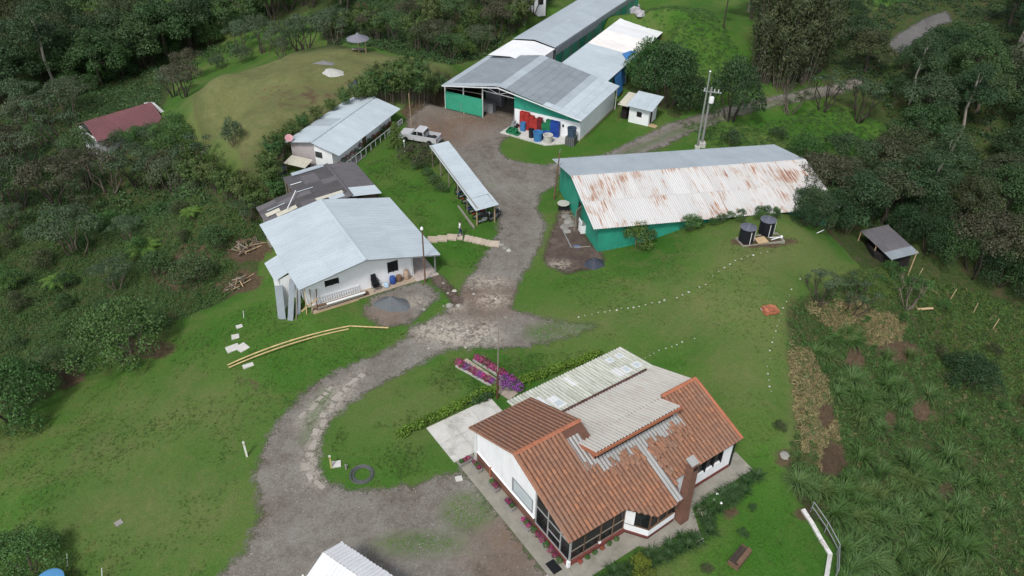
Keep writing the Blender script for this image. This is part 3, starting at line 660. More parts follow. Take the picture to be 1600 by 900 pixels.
# porch: brick planter base, posts, panes, dark room inside
MB().box(.22, .22, -.3, .50, 3.6, .42).build('planter_base', REDPAINT, TH); MB().box(.50, .22, -.3, 4.45, .50, .42).build('planter_base', REDPAINT, TH)
FRAME = plain('pale_aluminium', (.42, .43, .43), .45, .06, 4, .04, metal=.3)
for y in (.28, 1.15, 2.35, 3.52): MB().box(.28, y-.04, .42, .38, y+.04, gz(y)).build('frame_post', FRAME, TH)
for x in (1.4, 2.6, 3.55, 4.4): MB().box(x-.035, .30, .42, x+.035, .38, r2z(.3)-.12).build('frame_post', WOODD, TH)
for z in (.46, 2.05): MB().box(.285, .32, z-.03, .365, 3.48, z+.03).build('frame_rail', FRAME, TH)
MB().box(.285, 1.19, 1.2, .365, 2.31, 1.25).build('frame_rail', FRAME, TH)
for z in (.46, 1.25): MB().box(.40, .305, z-.03, 4.36, .375, z+.03).build('frame_rail', WOODG, TH)
for a, b in ((.32, 1.11), (1.19, 2.31), (2.39, 3.48)): MB().prism([(.325, a), (.335, a), (.335, b), (.325, b)], .49, [gz(a), gz(a), gz(b), gz(b)]).build('pane', GLASS, TH)
for a, b in ((.34, 1.36), (1.44, 2.56), (2.64, 3.51), (3.59, 4.36)): MB().box(a, .335, .49, b, .345, 2.72).build('pane', GLASS, TH)
MB().box(.18, .18, -.05, .36, .36, .55).build('post_foot', WHITE2, TH); MB().box(2.52, .24, -.05, 2.68, .40, .55).build('post_foot', WHITE2, TH)
room = MB(); room.box(.5, .5, -.06, 13.4, 9.9, .05); room.build('room_floor', plain('dark_red_floor', (.09, .03, .026), .4, .2, 2, 0), TH)
MB().box(.5, 3.62, .05, 4.6, 3.72, 3.9).build('inner_wall', WOODD, TH); MB().box(4.5, .8, .05, 4.6, 3.6, 2.9).build('inner_wall', WOODD, TH)
MB().box(4.62, 1.6, .05, 8.3, 1.7, 3.2).build('inner_wall', WOODD, TH)
# bay window
bayp = [(4.45, .36), (5.33, -.89), (7.55, -.80), (7.75, .36)]
def wallseg(name, a, b, z0, z1, th, mat, par=None):
    a = Vector((*a, 0)); b = Vector((*b, 0)); n = (b-a).normalized().cross(Vector((0, 0, 1)))*th
    return MB().prism([tuple(a)[:2], tuple(b)[:2], tuple(b-n)[:2], tuple(a-n)[:2]], z0, z1).build(name, mat, par or TH)
for a, b in zip(bayp, bayp[1:]):
    wallseg('plinth', a, b, -.3, .32, .2, REDPAINT); wallseg('bay_wall', a, b, .32, .85, .18, WHITE)
    wallseg('pane', (a[0]*.995+b[0]*.005, a[1]*.995+b[1]*.005+.08), (b[0], b[1]+.08), .9, 2.2, .015, GLASS)
    wallseg('bay_head', a, b, 2.2, 2.32, .15, WOODD); wallseg('window_frame', a, b, .85, .92, .14, WOODD)
v0, v1 = Vector(bayp[0]), Vector(bayp[1])
wallseg('bay_wall', tuple(v0), tuple(v0.lerp(v1, .40)), .85, 2.2, .19, WHITE); wallseg('window_frame', bayp[1], (bayp[1][0]+.08, bayp[1][1]), .85, 2.2, .12, WOODD)
for f in (.33, .66): wallseg('window_frame', tuple(Vector(bayp[1]).lerp(Vector(bayp[2]), f)), tuple(Vector(bayp[1]).lerp(Vector(bayp[2]), f+.025)), .9, 2.2, .1, WOODD)
MB().prism(bayp, .05, .12).build('bay_floor', DARK, TH)
# right wall with window band
MB().box(7.9, .30, -.3, 13.55, .5, .30).build('plinth', REDPAINT, TH)
for (x0, x1, z0, z1) in ((7.9, 9.6, .3, 2.5), (9.6, 12.6, .3, 1.15), (9.6, 12.6, 2.2, 2.5), (12.6, 13.5, .3, 2.5)): MB().box(x0, .32, z0, x1, .49, z1).build('front_wall', WHITE, TH)
win = MB().box(9.62, .42, 1.17, 12.58, .44, 2.18).build('window', GLASS, TH)
for x in (9.65, 10.35, 11.1, 11.85, 12.55): MB().box(x-.035, .28, 1.1, x+.035, .40, 2.25).build('window_bar', BLACK, win)
MB().prism([(13.32, .5), (13.5, .5), (13.5, 9.9), (13.32, 9.9)], -.3, [2.85, 2.85, 2.1, 2.1]).build('end_wall', WHITE, TH)
g = MB(); g.slab([(13.51, .4, 2.7), (13.51, 4.48, 4.3), (13.51, 8.1, 2.75), (13.51, 9.9, 2.1), (13.51, .4, 2.1)], .12); g.build('end_gable', WHITE, TH)
MB().box(13.62, .30, 0, 13.72, .40, 2.7).build('corner_post', BLACK, TH)
# chimney
ch = MB(); ch.prism([(7.66, -1.30), (8.36, -1.30), (8.36, -.62), (7.66, -.62)], -.3, 1.0); ch.v[4:8] = [(7.72, -1.24, 1.0), (8.32, -1.24, 1.0), (8.32, -.66, 1.0), (7.72, -.66, 1.0)]
n0 = len(ch.v); ch.prism([(7.72, -1.24), (8.32, -1.24), (8.32, -.66), (7.72, -.66)], 1.0, 5.0); ch.v[n0+4:n0+8] = [(7.80, -1.18, 5.0), (8.30, -1.18, 5.0), (8.30, -.70, 5.0), (7.80, -.70, 5.0)]
ch = ch.build('chimney', BRICK, TH)
MB().box(7.88, -1.20, 4.66, 8.22, -.84, 4.99).build('flue_opening', DARK, ch)
MB().slab([(7.76, -1.14, 5.12), (8.34, -1.14, 5.12), (8.34, -.60, 5.32), (7.76, -.60, 5.32)], .05).build('chimney_cap', FIB_GREY, ch)
for x, y in ((7.85, -1.1), (8.25, -1.1), (7.85, -.75), (8.25, -.75)): MB().box(x-.03, y-.03, 4.99, x+.03, y+.03, 5.06+.33*(y+1.2)).build('cap_leg', METAL, ch)
# walkway, apron and patio
pav = MB(); pav.prism([(-1.0, -.2), (.25, -.9), (.25, 10.5), (-1.0, 10.5)], -.15, .05); tag(pav.build('walkway', CONC), kind='structure').matrix_world = TH.matrix_basis
ap = MB(); ap.prism([(.0, -.95), (4.6, -.95), (5.2, -1.7), (7.4, -1.7), (8.3, -2.3), (8.9, -1.3), (9.2, -.75), (14.7, -.75), (14.9, .9), (13.6, .9), (13.6, .28), (.3, .24), (.26, -.2)], -.15, .045); tag(ap.build('apron_path', CONC), kind='structure').matrix_world = TH.matrix_basis
for k in range(7):
    y = 10.5+k*.0
for (a, b) in ((-1.15, .55), (.55, 2.3), (2.3, 4.1)):
    for (c, d) in ((10.52, 12.4), (12.4, 14.2)):
        s_ = MB(); s_.prism([(a+.01, c+.01), (b-.01, c+.01), (b-.01, d-.01), (a+.01, d-.01)], -.15, .06+random.uniform(0, .008)); tag(s_.build('patio_slab', CONCP), kind='structure').matrix_world = TH.matrix_basis
s_ = MB(); s_.prism([(-1.9, -.9), (-1.02, -.75), (-1.02, .55), (-1.6, .2)], -.1, .035); tag(s_.build('drive_slab', CONCP), kind='structure').matrix_world = TH.matrix_basis
# ------------------------------------------------------------------ the other farm buildings
def ridge_cap(T, a, b, mat, w_=.35, dz=.07):
    a, b = Vector(a), Vector(b); d = (b-a).normalized(); s = Vector((-d.y, d.x, 0))*w_/2; mb = MB(); u = Vector((0, 0, dz))
    mb.slab([a-s+u*.2, b-s+u*.2, b+u, a+u], .015).build('ridge_cap', mat, T)
    MB().slab([a+u, b+u, b+s+u*.2, a+s+u*.2], .015).build('ridge_cap', mat, T)
def gable(name, O, yaw, L, WL, WR, zL, zR, zr, label, cat, nL, nR, rows=1, matL=None, matR=None, matsL=None, matsR=None, cap=None, slope=0.0, rowsR=None, waves=5, x0=0.0, amp=.018):
    T = thing(name, O, yaw, label, cat); U = Vector((L, 0, slope*L))
    roof_slope(T, (x0, 0, zr), U, (0, WL, zL-zr), nL, rows, matL, mats=matsL, waves=waves, amp=amp)
    roof_slope(T, (x0, 0, zr), U, (0, -WR, zR-zr), nR, rowsR or rows, matR or matL, mats=matsR, waves=waves, amp=amp)
    if cap: ridge_cap(T, (x0, 0, zr+.04), (x0+L, 0, zr+slope*L+.04), cap)
    return T
def wall_quad(T, name, a, b, z0, za, zb, mat, th=.15):
    """wall from plan a to b with sloping top za..zb"""
    a = Vector((*a, 0)); b = Vector((*b, 0)); n = (b-a).normalized().cross(Vector((0, 0, 1)))*th
    return MB().prism([tuple(a)[:2], tuple(b)[:2], tuple(b-n)[:2], tuple(a-n)[:2]], z0, [za, zb, zb, za]).build(name, mat, T)
def place(name, mb_mat_list, loc, rz, label, cat, group=None):
    """small thing: list of (part name, MB, material)"""
    if len(mb_mat_list) == 1:
        n, mb, mt = mb_mat_list[0]; o = mb.build(name, mt, None, True); o.location = loc; o.rotation_euler = (0, 0, rz); return tag(o, label, cat, group)
    T = thing(name, loc, rz, label, cat, group)
    for n, mb, mt in mb_mat_list: mb.build(n, mt, T, True)
    return T
def dup(T, loc, rz, label, group=None):
    r = T.copy(); COL.objects.link(r); r.location = loc; r.rotation_euler = (0, 0, rz); r['label'] = label
    if group: r['group'] = group
    for c in T.children:
        k = c.copy(); COL.objects.link(k); k.parent = r
        for g in c.children:
            q = g.copy(); COL.objects.link(q); q.parent = k
    return r

# --- white house with pale zinc roof
WH = gable('zinc_roofed_house', WH_O, WH_YAW, 10.95, 5.62, 6.49, 2.67, 2.03, 3.60, 'white house with wide pale zinc gable roof and a tiled open porch', 'house', 12, 12, 2, ZINC, ZINC, cap=ZINC, waves=3, amp=.012)
def whz(y): return 3.60-(.165*y if y > 0 else -.242*y)-.09
for a, b in ((4.95, 3.35), (2.15, 0), (0, -2.1), (-3.05, -4.3)): wall_quad(WH, 'gable_wall', (1.0, a), (1.0, b), -.3, whz(a), whz(b), WHITE)
wall_quad(WH, 'gable_wall', (1.0, 3.35), (1.0, 2.15), -.3, 1.45, 1.45, WHITE); wall_quad(WH, 'gable_wall', (1.0, 3.35), (1.0, 2.15), 2.05, whz(3.35), whz(2.15), WHITE)
wall_quad(WH, 'gable_wall', (1.0, -2.1), (1.0, -3.05), -.3, .95, .95, WHITE); wall_quad(WH, 'gable_wall', (1.0, -2.1), (1.0, -3.05), 2.05, whz(-2.1), whz(-3.05), WHITE)
for (a, b, z0, z1) in ((3.35, 2.15, 1.45, 2.05), (-2.1, -3.05, .95, 2.05)):
    w1 = MB().box(1.06, b, z0, 1.1, a, z1).build('window', GLASS, WH)
    for y in (a-.03, (a+b)/2, b+.03): MB().box(.98, y-.03, z0, 1.06, y+.03, z1).build('frame', BLACK, w1)
    MB().box(1.14, b, z0, 1.2, a, z1).build('curtain', DARK, w1)  # near-black panel behind the pane stands in for the unlit room
MB().box(1.15, 4.8, -1.5, 10.3, 4.95, 2.7).build('side_wall', WHITE, WH); MB().box(1.15, -4.3, -.3, 10.3, -4.15, 2.5).build('side_wall', WHITE, WH); MB().box(10.15, -4.15, -.3, 10.3, 4.8, 2.6).build('back_wall', WHITE, WH)
MB().box(.05, -4.2, -.6, 1.0, 4.8, .04).build('platform', plain('tan_concrete', (.36, .29, .22), .9, .15, 2, 0, dirt=(.2, .16, .12)), WH)
MB().box(-.05, -6.35, -.6, 10.3, -4.21, .02).build('porch_slab', CONC, WH)
tl = MB().box(.01, .01, 0, .52, .52, .02).mesh('floor_tile', TILEFLOOR)
for i in range(10):
    for j in range(4): link('floor_tile', tl, WH, loc=(-.04+i*.535, -6.34+j*.535, .02+random.uniform(0, .004)))
for x in (.3, 5, 9.8): MB().box(x-.05, -6.2, 0, x+.05, -6.1, 2.05).build('porch_post', METAL, WH)
MB().tube((.93, -4.35, 0), (.93, -4.35, 2.4), .04).build('downpipe', STEELW, WH)
MB().tube((-.02, -5.0, 2.28), (.02, -5.0, 2.02), .05).build('gutter_outlet', STEELW, WH)
for y0, y1, za, zb in ((5.62, 0, 2.67, 3.60), (0, -6.49, 3.60, 2.03)): MB().bar((.0, y0, za-.05), (.0, y1, zb-.05), .05, .1).build('barge_board', METAL, WH)
roof_slope(WH, (2.85, 5.5, 2.62), (2.85, 0, 0), (0, 1.35, -.5), 3, 1, ZINC, waves=3, amp=.012)
MB().box(2.95, 6.3, -2.2, 5.6, 6.42, 2.05).build('annex_wall', WHITE, WH); wall_quad(WH, 'annex_wall', (2.9, 6.42), (2.9, 4.97), -2.2, 2.05, 2.45, WHITE)

# --- stuff along the white house
def onwh(x, y, z): return whw(x, y, z)
bal = [('rail', MB().box(-.03, -1.85, .62, .03, 1.85, .68), STEELW), ('rail', MB().box(-.03, -1.85, .06, .03, 1.85, .11), STEELW)]
bal += [('baluster', MB().box(-.02, -1.8+i*.2, .11, .02, -1.75+i*.2, .62), STEELW) for i in range(19)]
b_ = place('balustrade_section', bal, onwh(.82, 2.35, .04), WH_YAW, 'white balustrade section leaning flat along the zinc-roofed house wall', 'balustrade'); b_.rotation_euler.y = rad(12)
for i, (x, z, L, m_) in enumerate(((.55, .10, 4.4, WOODD), (.40, .10, 4.6, WOODD), (.25, .10, 4.5, WOODD), (.48, .24, 4.2, WOODD), (.33, .24, 4.4, WOODD), (.16, .24, 3.9, WOODG))):
    place('timber_beam', [('beam', MB().box(-.065, -L/2, -.06, .065, L/2, .06), m_)], onwh(x, 2.3+random.uniform(-.15, .15), z+.0), WH_YAW+random.uniform(-.012, .012), 'dark timber beam in the pile on the platform below the white balustrade', 'beam', 'beams stacked on the platform')
place('white_pipe', [('pipe', MB().tube((0, -1.65, 0), (0, 1.65, 0), .10, n=12), STEELW)], onwh(.14, 2.0, .42), WH_YAW, 'thick white plastic pipe lying on the dark timber pile', 'pipe')
chp = [('seat', MB().box(-.28, -.28, .42+i*.12, .26, .28, .46+i*.12), BLACK) for i in range(4)] + [('backrest', MB().slab([(.20+.03*i, -.26, .5+.12*i), (.20+.03*i, .26, .5+.12*i), (.32+.03*i, .20, 1.05+.1*i), (.32+.03*i, -.20, 1.05+.1*i)], .03), BLACK) for i in range(4)] + [('leg', MB().bar((x, y, 0), (x*.8, y*.9, .5), .04, .04), METAL) for x in (-.26, .26) for y in (-.27, .27)] + [('armrest', MB().box(-.26, y-.03, .95, .26, y+.03, 1.0), BLACK) for y in (-.28, .28)]
place('stacked_chairs', chp, onwh(.55, -.75, .04), WH_YAW, 'tall stack of black plastic chairs against the white house wall', 'chairs')
place('blue_barrel', [('barrel', MB().lathe([(.22, 0), (.27, .08), (.28, .35), (.26, .58), (.23, .62)], 14), plain('blue_plastic', (.03, .07, .26), .4, .1, 4, .05)), ('lid', MB().lathe([(.235, .62), (.235, .67), (.05, .68)], 14), plain('blue_plastic_lid', (.04, .09, .30), .4, .1, 4, .05))], onwh(.7, -2.35, .04), 0, 'blue plastic barrel under the window of the white house', 'barrel')
place('brown_pot', [('pot', MB().lathe([(.18, 0), (.26, .3), (.25, .55), (.2, .56)], 12), WOODD)], onwh(.72, -2.95, .04), 0, 'brown pot beside the blue plastic barrel', 'pot')
place('tan_sack', [('sack', MB().lathe([(.24, 0), (.30, .15), (.29, .5), (.24, .75), (.12, .86), (.15, .95)], 12, sx=.9), plain('tan_sacking', (.36, .26, .19), .9, .15, 4, .05))], onwh(.75, -3.65, .04), 0, 'upright tan sack at the porch end of the white house wall', 'sack')
place('plastic_bags', [('bag', MB().lathe([(.2, 0), (.27, .12), (.2, .34), (.06, .42)], 9), plain('pale_blue_plastic', (.38, .50, .62), .4, .15, 5, .05)), ('bag', MB().lathe([(.14, 0), (.2, .1), (.12, .26), (.03, .3)], 8, (-.3, .1, 0)), STEELW)], onwh(.5, -1.7, .04), 0, 'pale blue plastic bags between chair stack and blue barrel', 'bags')
for i, (x, y, x2, y2, zt, w_, m_, lb) in enumerate(((.9, 6.6, 2.6, 5.5, 2.0, .55, ZINCD, 'long grey zinc sheet leaning on the corner of the white house'), (.9, 5.9, 1.9, 5.2, 2.1, .45, ZINCD, 'narrow dull zinc sheet leaning beside the timber planks'), (1.6, 7.1, 3.0, 6.6, 1.5, .8, ZINCD, 'short dull zinc sheet leaning on the annex wall'))):
    gz_ = float(hz(*whw(x, y).xy)); a = Vector((x, y, gz_)); b = Vector((x2, y2, zt)); d = (b-a).normalized(); s_ = d.cross(Vector((-.6, .8, .2))).normalized()*w_/2
    place('leaning_zinc_sheet', [('sheet', MB().slab([a-s_, a+s_, b+s_, b-s_], .03), m_)], WH_O, WH_YAW, lb, 'metal sheet')
for i, (x, y, x2, y2, zt, m_, lb) in enumerate(((.2, 5.35, 1.3, 4.95, 2.0, WOODP, 'long pale plank leaning on the white house corner'), (.1, 4.95, 1.0, 4.6, 1.7, WOODG, 'weathered plank leaning next to the long pale plank'), (.9, 5.6, .3, 4.3, 1.1, WOODP, 'short pale batten propped across the leaning planks'), (.5, 6.2, 1.8, 5.4, 1.6, WOODG, 'grey batten leaning between the zinc sheets'), (.2, 4.5, .9, 4.1, 1.6, WOODD, 'dark batten leaning near the balustrade end'))):
    a = Vector((x, y, float(hz(*whw(x, y).xy)))); place('leaning_plank', [('plank', MB().bar(a, (x2, y2, zt), .05, .14), m_)], WH_O, WH_YAW, lb, 'plank')
place('timber_offcut_box', [('plank', MB().box(-.1, -1.9, 0, -.04, 1.9, .32), WOODP), ('plank', MB().box(-.1, 1.9, 0, .4, 1.96, .3), WOODP)], onwh(.02, 2.9, -.28), WH_YAW, 'pale boards edging the platform under the timber pile', 'boards')

# --- dark fibre cement roof between the two white houses
DRO, DRY_ = Vector((-14.93, 63.62, 0)), rad(120.55); drw = frame(DRO, DRY_)
DRT = gable('dark_roofed_shed', DRO, DRY_, 7.1, 4.4, 2.87, 2.62, 2.50, 2.95, 'shed with patched black fibre cement roof between the two white houses', 'shed', 8, 8, 3, DARKFIB, DARKFIB2, cap=DARKFIB2,
  matsL=lambda i, r: random.choice([DARKFIB, DARKFIB, DARKFIB2, DARKFIB, DARKFIB2]), matsR=lambda i, r: DARKFIB2 if i > 1 else ZINC, rowsR=1, waves=5, amp=.025)
roof_slope(DRT, (.3, 4.3, 2.55), (3.9, 0, 0), (0, 3.6, -.75), 5, 2, DARKFIB, mats=lambda i, r: random.choice([DARKFIB, DARKFIB2]), waves=5, amp=.025)
for (a, b, c, d, mt) in ((.9, 3.1, 1.35, .5, PALEFIB), (1.0, 6.8, 1.6, 4.9, PALEFIB), (1.7, 7.6, 2.3, 6.3, PALEFIB), (2.6, 7.3, 2.7, 5.6, ZINC), (3.4, 4.2, 3.5, 2.6, ZINC), (5.0, 4.3, 5.1, 3.2, ZWHITE), (6.6, 3.6, 7.2, .4, ZINC2), (.2, 2.0, .9, .6, ZINC)):
    zz = lambda y: (2.95-.075*y if y < 4.4 else 2.55-.21*(y-4.3))+.16
    MB().slab([(a, d, zz(d)), (c, d, zz(d)), (c, b, zz(b)), (a, b, zz(b))], .03).build('patch_board', mt, DRT)
MB().bar((1.2, 5.8, 2.6), (3.2, 4.3, 3.1), .07, .07).build('loose_batten', ZWHITE, DRT)
for a, b in (((.4, 4.2), (.4, -2.6)), ((.4, -2.6), (6.9, -2.6)), ((6.9, -2.6), (6.9, 4.2)), ((6.9, 4.2), (3.9, 4.2))): wall_quad(DRT, 'board_wall', a, b, -1.2, 2.35, 2.35, WOODD)
wall_quad(DRT, 'board_wall', (4.0, 7.6), (.6, 7.8), -2.5, 1.7, 1.7, WOODG); wall_quad(DRT, 'board_wall', (4.1, 4.3), (4.0, 7.6), -2.5, 2.3, 1.7, PALEFIB)
for x, y in ((7.0, 4.3), (5.4, 4.4)): MB().box(x-.05, y-.05, -1.5, x+.05, y+.05, 2.5).build('post', WOODG, DRT)

# --- long white house with flowered walkway
LWO, LWYAW = Vector((-20.91, 73.54, 0)), rad(67.92); lww = frame(LWO, LWYAW)
LWT = gable('long_white_house', LWO, LWYAW, 12.68, 3.27, 3.37, 2.75, 2.58, 3.40, 'long low white house with zinc roof, railed walkway and red potted plants', 'house', 12, 12, 1, ZINC, ZINC, matsL=lambda i, r: random.choice([ZINC, ZINC, ZINC2]), cap=ZINC, waves=4, amp=.012)
for a, b in ((.4, 6.1), (7.0, 12.3)): MB().box(a, -2.2, -.3, b, -2.05, 2.72).build('front_wall', WHITE, LWT)
MB().box(6.1, -2.2, 2.2, 7.0, -2.05, 2.72).build('front_wall', WHITE, LWT)
MB().box(6.12, -2.12, .4, 6.98, -2.06, 2.2).build('door', WOODD, LWT)
wall_quad(LWT, 'gable_wall', (.5, 2.9), (.5, 0), -.8, 2.68, 3.25, plain('pink_grey_render', (.40, .36, .36), .9, .12, 2, 0)); wall_quad(LWT, 'gable_wall', (.5, 0), (.5, -2.05), -.8, 3.25, 2.78, WHITE)
MB().box(.42, -.9, 1.6, .5, -.1, 2.2).build('window', GLASS, LWT)
MB().box(.65, 2.75, -.8, 12.3, 2.9, 2.7).build('back_wall', WHITE, LWT); MB().box(12.2, -2.05, -.3, 12.35, 2.75, 2.7).build('end_wall', WHITE, LWT)
MB().box(-.4, -3.35, -.6, 13.1, -2.2, .42).build('walkway', plain('walkway_grey', (.27, .25, .24), .9, .12, 2, 0), LWT)
rl = MB().box(1.0, -3.32, 1.22, 13.0, -3.26, 1.29).build('railing', STEELW, LWT)
for i in range(13): MB().box(1.0+i*1.0-.03, -3.32, .42, 1.0+i+.03, -3.26, 1.22).build('railing_post', STEELW, rl)
for i in range(16): MB().box(9.6+i*.21, -3.30, .5, 9.63+i*.21, -3.275, 1.22).build('baluster', STEELW, rl)
MB().box(9.5, -3.31, .82, 13.0, -3.27, .87).build('railing_rail', STEELW, rl)

# junk court at its near gable
place('tin_fence', [('panel', MB().slab([(0, 0, 0), (0, 2.2, 0), (0, 2.2, 1.7), (0, 0, 1.7)], .05), plain('brown_board', (.20, .135, .11), .9, .2, 3, 0)), ('post', MB().box(-.05, -.05, -.5, .05, .05, 1.85), WOODG), ('post', MB().box(-.05, 2.15, -.5, .05, 2.25, 1.85), WOODG)], lww(-.6, 3.3, -.1), LWYAW+rad(80), 'weathered brown board fence by the near gable of the long house', 'fence')
place('court_tank', [('tank', MB().box(-.7, -.55, 0, .7, .55, .95), plain('slate_plastic', (.05, .06, .085), .5, .15, 3, 0)), ('cover', MB().slab([(-.75, -.6, 1.0), (.75, -.6, 1.0), (.75, .6, 1.04), (-.75, .6, 1.04)], .05), plain('slate_cover', (.09, .10, .135), .5, .15, 3, 0))], lww(-1.9, 3.0, -.3), LWYAW, 'dark slate covered tank in the junk court behind the dark roof', 'tank')
t_ = thing('lean_to_roof', lww(-.9, 1.3, 1.0), LWYAW, 'pale mossy corrugated lean-to roof in the court by the long house', 'lean-to')
roof_slope(t_, (-.75, 1.2, .25), (0, -2.6, 0), (1.5, 0, .25), 3, 1, PALEFIB, waves=4, amp=.03)
for x, y in ((-.6, 1.0), (-.6, -1.2), (.6, 1.0), (.6, -1.2)): MB().box(x-.04, y-.04, -1.6, x+.04, y+.04, .2).build('post', WOODG, t_)
place('oil_drum', [('drum', MB().lathe([(.28, 0), (.28, .4), (.3, .42), (.28, .44), (.28, .85), (.25, .87)], 12), DARK)], lww(.0, .7, -.3), 0, 'black drum against the near gable of the long white house', 'drum')
place('white_gas_bottle', [('bottle', MB().lathe([(.14, 0), (.16, .1), (.16, .8), (.1, .95), (.04, 1.0), (.04, 1.15)], 10), plain('white_bottle', (.62, .55, .58), .4, .08, 3, 0))], lww(-.25, -.55, -.3), 0, 'white upright gas bottle below the long house gable', 'bottle')
dish = MB(); dish.lathe([(.05, 0), (.22, .03), (.36, .09), (.42, .15), (.40, .15), (.21, .06), (.04, .03)], 16)
dT = thing('satellite_dish', lww(.15, 2.7, 2.9), rad(0), 'pink round satellite dish on the roof corner of the long house', 'satellite dish')
d1 = dish.build('dish', plain('faded_pink', (.46, .24, .26), .6, .1, 3, 0), dT, True); d1.rotation_euler = (rad(40), 0, rad(20)); d1.location = (0, -.05, .35)
MB().tube((0, 0, -.1), (0, 0, .35), .03).build('mast', METAL, dT); MB().tube((0, -.1, .4), (.12, -.55, .75), .015).build('feed_arm', METAL, dT)

# --- big open barn
BBO, BBY = Vector((-2.10, 85.75, 0)), rad(62.85); bbw = frame(BBO, BBY)
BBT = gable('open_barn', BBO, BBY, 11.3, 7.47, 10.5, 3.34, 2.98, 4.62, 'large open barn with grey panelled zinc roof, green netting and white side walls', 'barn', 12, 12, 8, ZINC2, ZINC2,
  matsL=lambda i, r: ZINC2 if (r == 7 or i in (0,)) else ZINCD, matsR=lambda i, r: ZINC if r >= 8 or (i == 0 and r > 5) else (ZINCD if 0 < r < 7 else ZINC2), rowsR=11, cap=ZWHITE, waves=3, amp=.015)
def bbz(y): return 4.62-(.171*y if y > 0 else -.156*y)-.12
MB().box(.85, 2.5, .15, .9, 7.6, 2.35).build('green_netting', GREENC, BBT)
for y in (7.65, 5.1, 2.5, -1.8): MB().box(.9, y-.06, 0, 1.02, y+.06, bbz(y)).build('post', STEELW, BBT)
MB().bar((.96, 7.6, 2.72), (.96, 2.5, 2.95), .08, .08).build('beam', WOODG, BBT)
for a, b in (((.95, 2.5, 3.45), (.95, -1.8, 3.35)), ((.95, 2.5, 4.1), (.95, .35, 3.4)), ((.95, .35, 3.4), (.95, 0, 4.5)), ((.95, .35, 3.4), (.95, -1.8, 4.2))): MB().bar(a, b, .07, .07).build('truss', STEELW, BBT)
MB().box(.9, -10.1, -.3, 1.05, -1.75, 2.25).build('front_wall', WHITE, BBT)
MB().prism([(.84, -10.0), (.92, -10.0), (.92, -1.75), (.84, -1.75)], [2.25]*4, [bbz(-10), bbz(-10), bbz(-1.75), bbz(-1.75)]).build('green_gable_sheet', GREENW, BBT)
for i in range(5): MB().box(1.06+i*2.02, -10.1, -.3, 1.06+(i+1)*2.02-.012, -9.95, bbz(-10)+.02).build('side_panel', WHITE, BBT)
MB().box(.8, -10.16, -.3, 11.4, -10.11, .22).build('plinth', plain('tan_plinth', (.42, .36, .27), .9, .1, 2, 0), BBT)
MB().box(1.05, 7.5, 0, 11.2, 7.58, 2.9).build('side_netting', DARK, BBT); MB().box(11.1, -9.9, 0, 11.2, 7.5, 3.0).build('back_wall', WOODD, BBT)
MB().box(1.05, -1.9, 0, 11.0, -1.75, 3.6).build('inner_wall', WOODG, BBT)
for i in range(3): MB().box(2.5+i*2.2, 2.0, 0, 3.4+i*2.2, 4.2, 1.2+.3*i).build('stored_machine', METAL, BBT)
MB().bar((.0, -10.52, 2.93), (11.3, -10.52, 2.93), .07, .12).build('gutter', ZWHITE, BBT); MB().bar((.0, 7.5, 3.28), (11.3, 7.5, 3.28), .07, .12).build('gutter', METAL, BBT)
for y0, y1, za, zb in ((7.47, 0, 3.34, 4.62), (0, -10.5, 4.62, 2.98)): MB().bar((-.03, y0, za-.04), (-.03, y1, zb-.04), .05, .12).build('barge_board', ZWHITE, BBT)
MB().box(11.0, -10.4, 0, 11.1, -10.3, 2.9).build('post', STEELW, BBT)
pl = MB(); pl.prism([tuple(bbw(.85, -1.6))[:2], tuple(bbw(-1.7, -1.3))[:2], tuple(bbw(-2.05, -7.2))[:2], tuple(bbw(-.3, -9.4))[:2], tuple(bbw(.85, -9.5))[:2]][::1], -.3, .13); tag(pl.build('loading_slab', CONCP), kind='structure')

# --- upper long building behind it
ULO, ULY = at(866.6, 75, 4.0), rad(61.5); ULO.z = 0
ULT = gable('long_stable', ULO, ULY, 30, 0.1, 0.1, 3.9, 3.9, 4.0, 'long stable with grey zinc roof and green curtain side, behind the open barn', 'stable', 1, 1, 1, ZINC2, ZINC2)
for c in list(ULT.children): bpy.data.objects.remove(c)
roof_slope(ULT, (0, 3.0, 4.55), (30, 0, 0), (0, 3.1, -.45), 24, 1, ZINC2, waves=4, amp=.015); roof_slope(ULT, (0, 3.0, 4.55), (30, 0, 0), (0, -3.1, -.5), 24, 1, ZINC2, waves=4, amp=.015)
roof_slope(ULT, (-6.5, 3.0, 4.35), (6.45, 0, 0), (0, 3.1, -.4), 5, 1, ZWHITE, waves=4, amp=.015); roof_slope(ULT, (-6.5, 3.0, 4.35), (6.45, 0, 0), (0, -3.1, -.45), 5, 1, ZWHITE, waves=4, amp=.015)
MB().box(-6.4, .1, 0, -.1, .25, 3.85).build('side_wall', WHITE, ULT)
MB().box(0.3, -.18, 3.0, 13.5, -.12, 3.98).build('hanging_flap', ZINCD, ULT); MB().box(13.5, -.18, 3.35, 30, -.12, 3.98).build('hanging_flap', ZINCD, ULT)
for i in range(12):
    x = .4+i*2.45; MB().box(x, .1, .55, x+2.25, .16, 3.5).build('green_curtain', GREENL if i % 3 else GREENC, ULT); MB().box(x-.14, .0, 0, x-.02, .12, 3.9).build('post', METAL, ULT)
MB().box(0, .2, -.2, 30, .4, .6).build('low_wall', WOODD, ULT); MB().box(0, 5.7, 0, 30, 5.9, 3.9).build('back_wall', DARK, ULT); MB().box(0, .6, -.1, 30, 5.6, .05).build('stable_floor', DARK, ULT)

